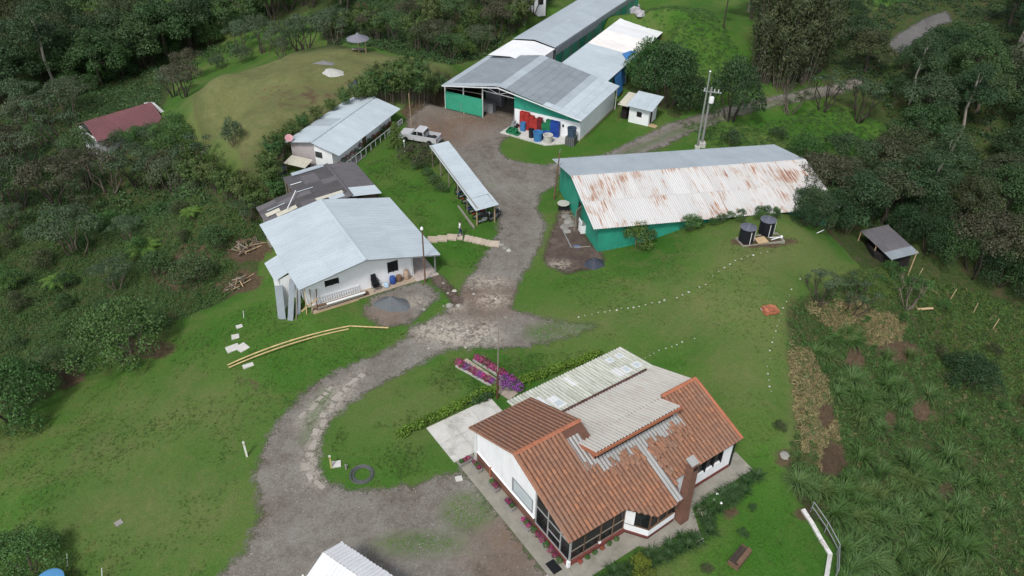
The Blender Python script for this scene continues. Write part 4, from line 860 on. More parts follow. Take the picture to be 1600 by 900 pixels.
# --- second long shed, grey then stained then bright white sheets
USO = at(878, 98, 3.5); USO.z = 0; USY = rad(63.0)
UST = thing('long_lean_to_shed', USO, USY, 'long single-slope shed with grey, stained and bright white roof sheets beside the stable', 'shed')
roof_slope(UST, (-7, 0, 3.5), (28.4, 0, 0), (0, -6.9, -.5), 28, 1, ZINC, mats=lambda i, r: ZINC if i < 15 else (ZDIRTY if i < 21 else ZWHITE), waves=3, amp=.012)
for i in range(12): MB().box(-6.8+i*2.5, -6.7, 0, -6.7+i*2.5, -6.6, 3.0).build('post', METAL, UST)
MB().box(-6.8, -.2, 0, 21, -.05, 3.3).build('back_wall', WOODD, UST)
for i, (a, b, mt) in enumerate(((-6.5, 2.0, GREENW), (2.2, 5.5, BLUET), (8.2, 14, GREENW), (14.2, 21, DARK))): MB().box(a, -6.62, .2, b, -6.57, 2.6).build('side_curtain', mt, UST)
MB().box(21.1, -6.6, 0, 21.2, -.2, 3.0).build('end_wall', WOODG, UST)
tp = MB(); tp.slab([(6.2, -6.2, 3.16), (9.5, -6.5, 3.12), (9.3, -5.7, 3.2), (7.5, -5.2, 3.25)], .03); tp.slab([(6.2, -6.2, 3.16), (6.3, -7.1, 2.7), (9.4, -7.0, 2.7), (9.5, -6.5, 3.12)], .03); tp = tp.build('roof_tarpaulin', BLUET); tp.matrix_world = UST.matrix_basis; tag(tp, 'blue tarpaulin folded over the shed roof edge near the tree', 'tarpaulin')
tp2 = MB().slab([(.2, -7.05, 2.9), (2.6, -7.0, 2.95), (2.4, -7.5, .6), (.6, -7.6, .4)], .03).build('hanging_tarpaulin', BLUET); tp2.matrix_world = UST.matrix_basis; tag(tp2, 'blue tarpaulin hanging from the shed eave behind the open barn', 'tarpaulin')

# --- rusty roofed green barn
LBO, LBYAW = Vector((5.31, 65.68, 0)), rad(15.2); lbw = frame(LBO, LBYAW)
LBT = gable('rusty_roofed_barn', LBO, LBYAW, 24.9, 5.66, 6.9, 3.29, 2.81, 4.37, 'long green barn with a rust-streaked white roof slope and a grey back slope', 'barn', 28, 30, 1, ZINC2, RUSTY, matsR=lambda i, r: RUSTY, rowsR=2, slope=-.045, waves=4, amp=.022)
for a, b in zip(np.linspace(.65, 24.3, 11)[:-1], np.linspace(.65, 24.3, 11)[1:]): MB().prism([(a, -6.45), (b-.015, -6.45), (b-.015, -6.35), (a, -6.35)], -3, [2.75-.045*a]*1+[2.75-.045*b]*2+[2.75-.045*a]).build('side_sheet', GREENW, LBT)
def lbz(y): return (4.37-.19*y if y > 0 else 4.37+.226*y)-.1
for a, b in ((5.06, 2.6), (2.6, 0), (0, -.55), (-1.75, -4.2), (-4.2, -6.35)): wall_quad(LBT, 'gable_sheet', (.65, a), (.65, b), -.4, lbz(a), lbz(b), GREENW, .1)
wall_quad(LBT, 'gable_sheet', (.65, -.55), (.65, -1.75), 2.2, lbz(-.55), lbz(-1.75), GREENW, .1)
MB().box(.76, -1.75, 0, .84, -.55, 2.2).build('doorway', DARK, LBT)
MB().bar((.6, -1.8, 1.1), (-.15, -2.5, 1.1), .06, 2.1).build('door', WOODG, LBT)
MB().box(1, 5.0, -1, 24.3, 5.1, 2.2).build('back_wall', GREENW, LBT); MB().box(24.2, -6.3, -3, 24.3, 5.0, 1.6).build('end_wall', WHITE, LBT)

# --- motorcycle shelter
SHO = Vector((-2.55, 63.55, 0)); SHY = rad(114.6); SHT = thing('motorcycle_shelter', SHO, SHY, 'narrow zinc-roofed motorcycle shelter along the drive', 'shelter'); shw = frame(SHO, SHY)
roof_slope(SHT, (2.0, -1.15, 2.28), (11.2, 0, .35), (0, 2.15, -.16), 7, 1, ZINC, waves=5, amp=.014)
roof_slope(SHT, (-.15, -1.22, 2.20), (2.3, 0, .0), (0, 2.35, -.16), 2, 1, ZINC, waves=5, amp=.014)
for i in range(6):
    for y in (-.95, .85): 
        x = .25+i*2.5; g_ = float(hz(*shw(x, y).xy)); MB().box(x-.05, y-.05, g_-.2, x+.05, y+.05, 2.15+.03*x).build('post', WOODP if i == 0 else WOODG, SHT)
for y in (-.95, .85): MB().bar((.1, y, 2.14), (13, y, 2.50), .06, .1).build('beam', WOODG, SHT)
MB().box(-.2, 1.25, -.4, 4, 1.40, .40).build('retaining_kerb', CONC, SHT)

# --- small white booth
BOO = Vector((15.59, 86.34, float(hz(15.6, 86.4)))); BOY = rad(60); bow = frame(BOO, BOY)
BOT = thing('white_booth', BOO, BOY, 'small white booth with zinc roof and square window by the farm road', 'booth')
MB().box(0, 0, -.6, .12, 2.5, .8).build('wall', WHITE, BOT)
for y0, y1, z0, z1 in ((0, .9, .8, 2.0), (1.55, 2.5, .8, 2.0), (.9, 1.55, 1.5, 2.0), (.9, 1.55, .8, .9)): MB().box(0, y0, z0, .12, y1, z1).build('wall', WHITE, BOT)
w1 = MB().box(.05, .9, .9, .09, 1.55, 1.5).build('window', DARK, BOT); MB().box(-.01, .87, .87, .05, 1.58, .9).build('sill', BLACK, w1)
MB().box(.12, 0, -.6, .45, .12, 2.1).build('wall', WHITE, BOT); MB().box(1.15, 0, -.6, 2.4, .12, 2.3).build('wall', WHITE, BOT); MB().box(.45, .04, 0, 1.15, .08, 2.0).build('door', DARK, BOT)
MB().box(2.28, .12, -.6, 2.4, 2.5, 2.5).build('wall', WHITE, BOT); MB().box(.12, 2.38, -.6, 2.28, 2.5, 2.3).build('wall', WHITE, BOT)
roof_slope(BOT, (2.9, 2.7, 2.75), (0, -3.2, 0), (-3.5, 0, -.6), 4, 1, ZINC, waves=4, amp=.015)
roof_slope(BOT, (3.1, 4.0, 2.25), (0, -1.4, 0), (-3.2, 0, -.45), 2, 1, PALEFIB, waves=4, amp=.015)
for x in (.1, 2.8): MB().box(x, 3.8, -.6, x+.08, 3.88, 2.0).build('post', WOODD, BOT)
MB().box(.5, 3.0, -.3, 2.6, 3.7, 1.3).build('store', DARK, BOT); MB().box(.0, -.95, -.7, 1.6, -.02, .02).build('step', WOODP, BOT)  # near-black block paints in the dark space under the lean-to

# --- dark open shed on the right slope
q = [Vector(p) for p in ((33.73, 65.4, -.9), (36.9, 66.8, -1.0), (38.4, 63.0, -1.5), (35.6, 61.7, -1.6))]
DST = thing('hillside_shed', (q[3].x, q[3].y, float(hz(q[3].x, q[3].y))), 0, 'open shed with dark mossy sheet roof tucked under trees on the hillside', 'shed')
ql = [p-DST.location for p in q]
roof_slope(DST, ql[0], ql[1]-ql[0], ql[3]-ql[0], 4, 4, DARKFIB2, mats=lambda i, r: DARKFIB2 if r < 3 else ZINCD, waves=4, amp=.025)
for a in ql+[(ql[0]+ql[3])/2]:
    g_ = float(hz(a.x+DST.location.x, a.y+DST.location.y))-DST.location.z
    MB().tube((a.x+.1, a.y+.05, g_-.3), (a.x+.1, a.y+.05, a.z), .06).build('post', WOODP, DST)
MB().box(ql[0].x+.8, ql[3].y+1.2, -.4, ql[2].x-.4, ql[0].y, .9).build('stored_fodder', DARK, DST)

# --- dull red roof in the trees
RZ, EZ = -5.0, -6.6
ra, rb, rc, rd_ = at(131, 191, RZ), at(236, 160, RZ), at(254, 178, EZ), at(152, 221, EZ)
RHT = thing('red_roofed_house', (ra.x, ra.y, float(hz(ra.x, ra.y))), 0, 'house with dull red sheet roof half hidden in trees', 'house'); z0_ = RHT.location
roof_slope(RHT, ra-z0_, rb-ra, rd_-ra, 9, 3, RUSTRED, waves=4, amp=.03)
bk = (rb-ra).cross(Vector((0, 0, 1))).normalized()*-3.0; roof_slope(RHT, ra-z0_, rb-ra, bk+Vector((0, 0, -1.3)), 9, 2, RUSTRED, waves=4, amp=.03)
for a, b in ((ra+bk*.85, rb+bk*.85), (rd_.lerp(ra, .12), rc.lerp(rb, .12)), (rb+bk*.85, rc.lerp(rb, .12)), (ra+bk*.85, rd_.lerp(ra, .12))): wall_quad(RHT, 'wall', tuple((a-z0_).xy), tuple((b-z0_).xy), -4, EZ-z0_.z+.1, EZ-z0_.z+.1, WHITE)
e0 = rb-z0_; MB().bar(e0+Vector((.2, -.1, -.1)), rc-z0_+Vector((.25, 0, .0)), .08, .55).build('gable_board', ZWHITE, RHT); MB().bar(e0+Vector((.2, -.1, -.1)), e0+bk+Vector((.2, 0, -1.2)), .08, .4).build('gable_board', ZWHITE, RHT)

# --- white corrugated roof at the lower edge
e1, e2, r0, l0 = at(533.6, 847, 2.5), at(612, 899, 2.5), at(505, 863, 3.1), at(473, 899, 2.5)
TT = thing('white_canopy', (r0.x, r0.y, 0), 0, 'white corrugated canopy roof on the gravel at the lower edge', 'canopy'); tO = TT.location; ud = (e2-e1).normalized()*6.5; ud.z = 0
roof_slope(TT, r0-tO, ud, e1-r0, 7, 1, ZWHITE, waves=4, amp=.03); roof_slope(TT, r0-tO, ud, l0-r0, 7, 1, ZWHITE, waves=4, amp=.03)
for p in (e1, l0, e1+ud, l0+ud, e1+ud*.5, l0+ud*.5): MB().box(p.x-tO.x-.05, p.y-tO.y-.05, -.1, p.x-tO.x+.05, p.y-tO.y+.05, 2.5).build('post', STEELW, TT)

# --- little shelter on the brown hill, far huts
g0 = gp(561, 81); gz0 = MB(); gz0.lathe([(1.5, 1.7), (1.45, 1.78), (.3, 2.25), (.08, 2.5)], 10)
place('garden_umbrella_hut', [('roof', gz0, plain('grey_thatch', (.17, .17, .20), .9, .2, 5, 0)), ('post', MB().tube((0, 0, -.2), (0, 0, 1.8), .07), WOODP), ('post', MB().tube((1.0, -.4, -.2), (1.0, -.4, 1.75), .05), WOODP), ('bench', MB().box(-.9, -.25, .35, .9, .25, .42), WOODG)], g0, 0, 'round grey roofed hut at the far edge of the brown hill', 'hut')
fh = gp(826, 16); FHT = thing('far_white_house', fh, rad(15), 'grey roofed white house at the top edge beyond the shrubs', 'house')
MB().box(-2.6, 0, -1, 2.6, 4, 2.2).build('wall', WHITE, FHT)
for x in (-1.6, 0, 1.4):
    w1 = MB().box(x, -.04, .7, x+.8, -.01, 1.6).build('window', DARK, FHT); MB().box(x-.05, -.06, .62, x+.85, 0, .7).build('sill', WHITE2, w1)
roof_slope(FHT, (-3, 2, 3.2), (6, 0, 0), (0, -2.5, -1.0), 6, 1, ZINC2); roof_slope(FHT, (-3, 2, 3.2), (6, 0, 0), (0, 2.5, -1.0), 6, 1, ZINC2)
# ------------------------------------------------------------------ vegetation
def kites(C, N, S, aspect=.55, fold=None, r=None):
    """leaf faces: centre C, normal N, length S -> verts, quads"""
    r = r or rng; n = len(C); N = N/np.linalg.norm(N, axis=1, keepdims=True)
    T = r.normal(size=(n, 3)); T -= N*(T*N).sum(1, keepdims=True); T /= np.linalg.norm(T, axis=1, keepdims=True); B = np.cross(N, T)
    S = np.asarray(S)[:, None]; a = S*.5; b = S*aspect*.5
    V = np.stack([C-T*a, C+B*b-N*S*.08+T*a*.1, C+T*a-N*S*.12, C-B*b-N*S*.08+T*a*.1], 1).reshape(-1, 3)
    return V, np.arange(n*4).reshape(-1, 4)
def lobes_cloud(lobes, per, size, flat=.8, low=-.35, jitter=.6, seed=0, aspect=.6, fill=.72):
    r = np.random.default_rng(seed); Cs, Ns, Ss, Ts = [], [], [], []
    for (c, rad_) in lobes:
        n = int(per*rad_**1.6); d = r.normal(size=(n*2, 3)); d /= np.linalg.norm(d, axis=1, keepdims=True); d = d[d[:, 2] > low][:n]; n = len(d)
        rr = rad_*r.uniform(fill, 1.08, (n, 1)); sc_ = np.array([1, 1, flat])
        # small bumps on the lobe so its outline is uneven
        bump_ = 1+.14*np.sin(d[:, :1]*7+c[0]*3)*np.sin(d[:, 1:2]*6+c[1]*5)+.10*np.sin(d[:, 2:3]*9+c[2])
        Cs.append(np.array(c)+d*rr*sc_*bump_); Ns.append(d+r.normal(size=(n, 3))*jitter+np.array([0, 0, .35]))
        Ss.append(size*r.uniform(.6, 1.35, n)); Ts.append(np.clip(r.normal(.5, .16, n)+r.normal(0, .16), 0, 1))
    C = np.concatenate(Cs); V, Fq = kites(C, np.concatenate(Ns), np.concatenate(Ss), aspect, r=r)
    return V, Fq, np.concatenate(Ts)
def limb(mb, a, b, r0, r1, segs=3, wob=.12, seed=0, n=6):
    q = random.Random(seed); a, b = Vector(a), Vector(b); L = (b-a).length; p = a
    for i in range(segs):
        t = (i+1)/segs; nx_ = a.lerp(b, t)
        if i < segs-1: nx_ += Vector((q.uniform(-1, 1), q.uniform(-1, 1), q.uniform(-.4, .6)))*wob*L*.5
        mb.tube(p, nx_, r0+(r1-r0)*i/segs, r0+(r1-r0)*t, n, cap=(i in (0, segs-1))); p = nx_
BARK = plain('grey_bark', (.13, .105, .085), .95, .3, 3, .2); BARKD = plain('dark_bark', (.06, .048, .04), .95, .3, 3, .2); BARKP = plain('pale_bark', (.30, .27, .23), .9, .2, 3, .15)
L_FOREST = leafmat('forest_leaves', (0.0369, 0.0816, 0.0262), (0.0523, 0.1071, 0.0331), (0.0708, 0.1148, 0.0433))
L_DARK = leafmat('dark_leaves', (0.0260, 0.0612, 0.0228), (0.0350, 0.0750, 0.0274), (0.0490, 0.0850, 0.0342))
L_GREY = leafmat('grey_green_leaves', (0.0567, 0.0954, 0.0449), (0.0723, 0.1150, 0.0575), (0.0773, 0.0954, 0.0502))
L_BROWN = leafmat('brownish_leaves', (0.0648, 0.0665, 0.0369), (0.0730, 0.0703, 0.0414), (0.0574, 0.0731, 0.0342))
L_BUSH = leafmat('bush_leaves', (0.0443, 0.1075, 0.0262), (0.0561, 0.1310, 0.0328), (0.0738, 0.1384, 0.0383))
L_BRIGHT = leafmat('bright_leaves', (0.063, 0.131, 0.023), (0.079, 0.147, 0.029), (0.100, 0.142, 0.034))
L_BAMBOO = leafmat('bamboo_leaves', (0.0836, 0.1276, 0.0330), (0.0731, 0.1276, 0.0310), (0.0997, 0.1309, 0.0400))
L_OLIVE = leafmat('olive_leaves', (0.0688, 0.0860, 0.0351), (0.0578, 0.0810, 0.0323), (0.0774, 0.0880, 0.0408))
L_GRASS = leafmat('long_grass', (0.0828, 0.1575, 0.0451), (0.0966, 0.1759, 0.0556), (0.1196, 0.1759, 0.0525), .3, .4)
L_DRYG = leafmat('dry_grass', (.27, .22, .11), (.25, .21, .10), (.28, .23, .12))
L_SLOPE = leafmat('slope_blades', (0.0750, 0.1500, 0.0376), (0.0750, 0.1500, 0.0376), (0.0750, 0.1500, 0.0376), .3, .5)
L_LAWN = leafmat('lawn_blades', (.060, .125, .022), (.070, .130, .026), (.085, .128, .034), .3, .5)
L_FERN = leafmat('fern_fronds', (.10, .19, .03), (.11, .21, .035), (.12, .20, .04), .35, .3)

L_BRACK = leafmat('undergrowth_leaves', (0.0620, 0.1176, 0.0311), (0.0620, 0.1176, 0.0311), (0.0620, 0.1176, 0.0311))
LOOK = {}; LOOKW = {'forest_leaves': 'dark green', 'dark_leaves': 'near-black green', 'grey_green_leaves': 'grey-green', 'brownish_leaves': 'brownish', 'bush_leaves': 'mid green', 'bright_leaves': 'bright green', 'bamboo_leaves': 'yellow-green', 'olive_leaves': 'olive'}
LIB = {}
def tree_mesh(kind, i):
    """(trunk mesh, crown mesh) for tree kind, variant i; unit metres"""
    q = random.Random(hash((kind, i)) % 1 + i*101+len(kind)*7); r = lambda a, b: q.uniform(a, b); mb = MB(); lobes = []
    if kind == 'broad':
        H = 9.0; top = r(3.3, 4.4); limb(mb, (0, 0, -1), (r(-.3, .3), r(-.3, .3), top), .26, .17, 3, .1, i)
        for k in range(24):
            a = k*2.4+r(-.5, .5); rr = 3.7*math.sqrt((k+.5)/24); z = top+2.7-3.0*(rr/3.7)**2.2+r(-.5, .6); c = (rr*math.cos(a), rr*math.sin(a), z); R_ = r(.85, 1.45)
            lobes.append((c, R_)); 
            if k % 4 == 0: limb(mb, (0, 0, top-.4), (c[0]*.8, c[1]*.8, z-.4), .11, .04, 2, .15, k)
        cl = lobes_cloud(lobes, 330, .225, .8, -.6, .6, i)
    elif kind == 'tall':
        top = 8.0; limb(mb, (0, 0, -1), (r(-.4, .4), r(-.4, .4), top+2), .24, .10, 4, .06, i)
        for k in range(14):
            a = k*2.4+r(-.4, .4); rr = r(.4, 2.6); z = top-1.5+r(0, 5.2)*(1-rr/4); lobes.append(((rr*math.cos(a), rr*math.sin(a), z), r(.9, 1.5)))
            if k % 3 == 0: limb(mb, (0, 0, z-1.5), (rr*math.cos(a)*.8, rr*math.sin(a)*.8, z), .08, .03, 2, .15, k)
        cl = lobes_cloud(lobes, 300, .23, .85, -.6, .6, i)
    elif kind == 'grey':
        for k in range(5):
            a = k*1.26+r(-.3, .3); rr = r(.9, 1.7); limb(mb, (.12*math.cos(a), .12*math.sin(a), -.6), (rr*math.cos(a), rr*math.sin(a), r(2.6, 3.4)), .09, .035, 3, .18, i*9+k)
        for k in range(13):
            a = k*2.4+r(-.4, .4); rr = 2.3*math.sqrt((k+.5)/13); lobes.append(((rr*math.cos(a), rr*math.sin(a), 3.9-.95*(rr/2.3)**2+r(-.25, .3)), r(.6, .95)))
        cl = lobes_cloud(lobes, 420, .16, .7, -.4, .6, i)
    elif kind == 'shrub':
        for k in range(4):
            a = k*1.6+r(-.3, .3); limb(mb, (.1*math.cos(a), .1*math.sin(a), -.5), (r(.4, .8)*math.cos(a), r(.4, .8)*math.sin(a), 1.5), .05, .02, 2, .15, i*9+k, 5)
        for k in range(11):
            a = k*2.4+r(-.5, .5); rr = 1.25*math.sqrt((k+.5)/11); lobes.append(((rr*math.cos(a), rr*math.sin(a), .55+1.35*(1-(rr/1.45)**2)+r(-.2, .25)), r(.42, .68)))
        cl = lobes_cloud(lobes, 560, .14, .9, -.7, .7, i)
    elif kind == 'bigbush':
        for k in range(5):
            a = k*1.26; limb(mb, (.2*math.cos(a), .2*math.sin(a), -.6), (1.6*math.cos(a), 1.6*math.sin(a), 2.6), .12, .04, 3, .15, i*9+k)
        for k in range(26):
            a = k*2.4+r(-.4, .4); rr = 2.9*math.sqrt((k+.5)/26); lobes.append(((rr*math.cos(a), rr*math.sin(a), .7+3.1*(1-(rr/3.25)**2)+r(-.3, .3)), r(.65, 1.05)))
        cl = lobes_cloud(lobes, 420, .17, .9, -.7, .7, i)
    elif kind == 'bare':
        for k in range(6):
            a = k*1.05+r(-.3, .3); rr = r(1.2, 2.4); e = (rr*math.cos(a), rr*math.sin(a), r(2.6, 4.2)); limb(mb, (.1*math.cos(a), .1*math.sin(a), -.6), e, .09, .03, 4, .16, i*9+k)
            for j in range(3):
                f = (e[0]*r(.7, 1.2)+r(-.6, .6), e[1]*r(.7, 1.2)+r(-.6, .6), e[2]+r(-.3, .9)); limb(mb, (e[0]*.75, e[1]*.75, e[2]*.72), f, .03, .012, 2, .2, k*5+j, 4)
                if q.random() < .75: lobes.append((f, r(.35, .7)))
        cl = lobes_cloud(lobes, 230, .18, .6, -.3, .7, i, fill=.3)
    elif kind == 'bamboo':
        Cs, Ns, Ss = [], [], []; g = np.random.default_rng(i+50)
        for k in range(46):
            a = r(0, 6.28); rr = r(0, 1.0); x, y = rr*math.cos(a), rr*math.sin(a); h = r(2.6, 4.6); lean = r(.15, .5)*h*.35
            p = [Vector((x, y, -.3)), Vector((x*1.2, y*1.2, h*.6)), Vector((x*1.3+lean*math.cos(a)*.6, y*1.3+lean*math.sin(a)*.6, h*.9)), Vector((x*1.3+lean*math.cos(a)*1.6, y*1.3+lean*math.sin(a)*1.6, h))]
            if k % 3 == 0:
                for u, v in zip(p, p[1:]): mb.tube(u, v, .022, .014, 4, False)
            for j in range(62):
                t = g.uniform(.18, 1)**.7*2.999; s_ = int(t); c = p[s_].lerp(p[s_+1], t-s_); Cs.append((c.x+g.normal(0, .16), c.y+g.normal(0, .16), c.z+g.normal(0, .12))); Ns.append((math.cos(a)+g.normal(0, .7), math.sin(a)+g.normal(0, .7), .6)); Ss.append(g.uniform(.2, .42))
        V, Fq = kites(np.array(Cs), np.array(Ns), np.array(Ss), .28, r=g); cl = (V, Fq, np.clip(g.normal(.5, .2, len(Cs)), 0, 1))
    elif kind == 'plume':
        Cs, Ns, Ss = [], [], []; g = np.random.default_rng(i+80)
        for k in range(34):
            a = r(0, 6.28); rr = r(.1, 1.3); x, y = rr*math.cos(a), rr*math.sin(a); h = r(7, 13.5); lean = r(.5, 3.2)
            p = [Vector((x, y, -.5)), Vector((x*1.2+lean*.25*math.cos(a), y*1.2+lean*.25*math.sin(a), h*.55)), Vector((x+lean*.65*math.cos(a), y+lean*.65*math.sin(a), h*.85)), Vector((x+lean*1.1*math.cos(a), y+lean*1.1*math.sin(a), h))]
            for u, v, w0 in zip(p, p[1:], (.06, .045, .03)): mb.tube(u, v, w0, w0*.75, 4, False)
            for j in range(190):
                t = g.uniform(.15, 1)*2.999; s_ = int(t); c = p[s_].lerp(p[s_+1], t-s_); Cs.append((c.x+g.normal(0, .34), c.y+g.normal(0, .34), c.z+g.normal(0, .25))); Ns.append((math.cos(a)+g.normal(0, .8), math.sin(a)+g.normal(0, .8), .4)); Ss.append(g.uniform(.3, .6))
        V, Fq = kites(np.array(Cs), np.array(Ns), np.array(Ss), .32, r=g); cl = (V, Fq, np.clip(g.normal(.5, .2, len(Cs)), 0, 1))
    elif kind == 'conifer':
        limb(mb, (0, 0, -.8), (0, 0, 6.5), .3, .06, 3, .02, 3); Cs, Ns, Ss = [], [], []; g = np.random.default_rng(5+i)
        for k in range(90):
            z = 1.1+6.2*(k/90)**.9; R_ = 3.0*(1-(z/8.2)**1.6)*g.uniform(.75, 1.1); a = k*2.4+g.uniform(-.3, .3)
            for j in range(70):
                t = g.uniform(.15, 1); Cs.append((R_*t*math.cos(a)+g.normal(0, .17), R_*t*math.sin(a)+g.normal(0, .17), z-.35*t*t+g.normal(0, .12)+.2)); Ns.append((.5*math.cos(a)+g.normal(0, .4), .5*math.sin(a)+g.normal(0, .4), 1)); Ss.append(g.uniform(.18, .36))
        V, Fq = kites(np.array(Cs), np.array(Ns), np.array(Ss), .5, r=g); cl = (V, Fq, np.clip(g.normal(.5, .2, len(Cs)), 0, 1))
    return mb, cl
def get_tree(kind, i, leaf, bark):
    key = (kind, i, leaf.name)
    if key not in LIB:
        mb, (V, Fq, T) = tree_mesh(kind, i)
        LIB[key] = (mb.mesh('trunk', bark, True), fast_mesh('crown', V, Fq, T, leaf))
    return LIB[key]
def plant(name, p, kind, i, leaf, label, cat, group=None, s=1.0, sz=None, bark=None, rz=None):
    tm, cm = get_tree(kind, i, leaf, bark or BARK)
    T = thing(name, p, random.uniform(0, 6.28) if rz is None else rz, label, cat, group); sz = sz or s; T.scale = (s, s, sz)
    link('trunk', tm, T); link('crown', cm, T); LOOK[T.name] = LOOKW.get(leaf.name, 'green'); return T
def scatter(poly_px, spacing, seed=0, avoid=()):
    """plan points at least `spacing` apart inside a ground polygon"""
    W = [p if isinstance(p, Vector) else gp(*p) for p in poly_px]; xs = [p.x for p in W]; ys = [p.y for p in W]; r = random.Random(seed)
    n = int((max(xs)-min(xs))*(max(ys)-min(ys))/(spacing*spacing)*3.5); X = np.array([r.uniform(min(xs), max(xs)) for _ in range(n)]); Y = np.array([r.uniform(min(ys), max(ys)) for _ in range(n)])
    ok = sdf(W, X, Y) > 0
    for a in avoid: ok &= sdf(a, X, Y) < 0
    cell = {}; out = []
    for x, y in zip(X[ok], Y[ok]):
        k = (int(x//spacing), int(y//spacing))
        if any((x-u)**2+(y-v)**2 < spacing**2 for dx in (-1, 0, 1) for dy in (-1, 0, 1) for (u, v) in cell.get((k[0]+dx, k[1]+dy), ())): continue
        cell.setdefault(k, []).append((x, y)); out.append(Vector((x, y, float(hz(x, y)))))
    return out
def seen(p, h=5, mx=120, my=140):
    d = p+Vector((0, 0, h))-Vector((0, 0, CAM_H)); w_ = d.dot(FWD)
    if w_ < 5: return False
    x = 800+F_PX*d.dot(RT)/w_; y = 450-F_PX*d.dot(UP)/w_; return -mx < x < 1600+mx and -my < y < 900+my
NB = 0
def wood(poly, spacing, kinds, name, label, group, smin, smax, seed, hvis=6, my=60, avoid=()):
    global NB
    for k, p in enumerate(scatter(poly, spacing, seed, avoid)):
        if not seen(p, hvis, 90, my): continue
        kind, leaf, bark, nv = random.choice(kinds); s = random.uniform(smin, smax); NB += 1
        plant(name, p, kind, random.randrange(nv), leaf, label, 'tree' if 'tree' in name else 'shrub', group, s, s*random.uniform(.85, 1.15), bark)
FOREST = [('broad', L_FOREST, BARKD, 4), ('broad', L_DARK, BARKD, 4), ('broad', L_FOREST, BARK, 4), ('tall', L_DARK, BARKP, 2), ('broad', L_OLIVE, BARKD, 2)]
wood([(-250,190),(0,168),(100,152),(180,128),(255,98),(335,64),(425,30),(500,5),(560,-4),(640,-50),(-250,-75)], 3.7, FOREST, 'forest_tree', 'dark broadleaf tree in the forest filling the upper left corner', 'forest trees, upper left', .95, 1.4, 1, 8, 30)
GREYS = [('grey', L_GREY, BARKD, 3), ('grey', L_GREY, BARK, 3), ('bare', L_GREY, BARKD, 2), ('grey', L_FOREST, BARKD, 2), ('shrub', L_GREY, BARK, 3), ('grey', L_BROWN, BARKD, 2)]
rh_clear = [Vector((p.x, p.y, 0)) for p in (at(112, 200, -6), at(245, 160, -6), at(285, 222, -8), at(175, 290, -8))]
wood([(-120,205),(60,215),(140,250),(230,225),(290,255),(330,290),(330,318),(240,318),(120,330),(0,345),(-120,350)], 3.7, GREYS, 'grey_tree', 'grey-green scrub tree on the slope below the dull red roof', 'scrub trees below the red roof', .75, 1.15, 2, 4, 60, [rh_clear])
wood([(-60,172),(100,156),(185,132),(262,100),(340,68),(425,36),(500,12),(560,4),(560,-14),(480,-8),(400,22),(320,56),(240,92),(160,124),(0,160)], 2.8, [('shrub', L_FOREST, BARK, 3), ('shrub', L_BUSH, BARK, 3), ('grey', L_FOREST, BARKD, 2)], 'forest_edge_shrub', 'shrub along the lower edge of the upper left forest', 'forest edge shrubs', 1.0, 1.7, 16, 3)
wood([(-60,180),(60,172),(130,160),(120,205),(20,205),(-60,205)], 5, [('grey', L_GREY, BARKD, 3)], 'valley_tree', 'grey umbrella-shaped tree in the clearing beyond the red roof', 'trees in the clearing', 1.0, 1.4, 3)
wood([(255,150),(300,118),(360,88),(440,62),(500,45),(560,52),(500,74),(400,92),(330,118),(275,172)], 4.2, GREYS, 'crest_tree', 'scrub tree behind the crest of the brown hill', 'trees behind the brown hill', .95, 1.3, 4, 4)
MIX = [('shrub', L_BUSH, BARK, 3), ('grey', L_GREY, BARKD, 3), ('grey', L_FOREST, BARKD, 2), ('shrub', L_BRIGHT, BARK, 2), ('grey', L_BROWN, BARKD, 2), ('bamboo', L_BAMBOO, BARK, 3)]
wood([(585,62),(640,78),(700,98),(735,92),(768,72),(800,50),(840,18),(820,8),(740,10),(650,8),(600,20),(560,45)], 2.7, MIX, 'thicket_tree', 'leafy tree of the thicket between brown hill and stable', 'thicket behind the open barn', .8, 1.2, 5, 3)
wood([(520,30),(560,22),(620,4),(800,2),(800,-30),(500,-40)], 5.0, [('broad', L_FOREST, BARKD, 3), ('grey', L_GREY, BARKD, 3)], 'ridge_tree', 'tree on the grass slope along the top edge', 'trees along the top edge', .7, 1.0, 6, 6)
RIGHT = [('broad', L_DARK, BARKD, 4), ('broad', L_GREY, BARKD, 3), ('broad', L_OLIVE, BARKD, 2), ('broad', L_FOREST, BARK, 4), ('tall', L_DARK, BARKP, 2)]
wood([(1385,300),(1438,378),(1520,420),(1600,458),(1780,530),(1900,200),(1800,-50),(1580,-40),(1560,40),(1530,110),(1450,150),(1405,165),(1388,182),(1402,210),(1412,240)], 3.7, RIGHT, 'hillside_tree', 'dark broadleaf tree in the wood covering the right hillside', 'wood on the right hillside', .62, .95, 7, 6, 50)
wood([(1262,318),(1300,338),(1350,350),(1400,335),(1380,285),(1320,282),(1275,296)], 2.7, [('grey', L_DARK, BARKD, 3), ('grey', L_BROWN, BARKD, 2), ('shrub', L_DARK, BARK, 3), ('grey', L_GREY, BARKD, 3)], 'barn_end_tree', 'dense dark shrub tree crowding the far end of the rusty barn', 'shrub trees at the rusty barn end', .95, 1.3, 8, 3)
wood([(1305,60),(1335,30),(1368,10),(1372,60),(1365,110),(1340,130),(1300,130)], 4, [('broad', L_DARK, BARKD, 4), ('broad', L_OLIVE, BARKD, 2)], 'roadside_tree', 'dark tree between the farm road and the grey upper road', 'trees between the roads', .6, .85, 9, 6)
wood([(1000,-6),(1060,4),(1120,22),(1180,50),(1300,0),(1300,-50),(1000,-50)], 4.2, [('broad', L_DARK, BARKD, 4), ('tall', L_DARK, BARKD, 2)], 'skyline_tree', 'dark tree above the grass bank along the top edge', 'trees above the grass bank', .7, 1.0, 10, 7)
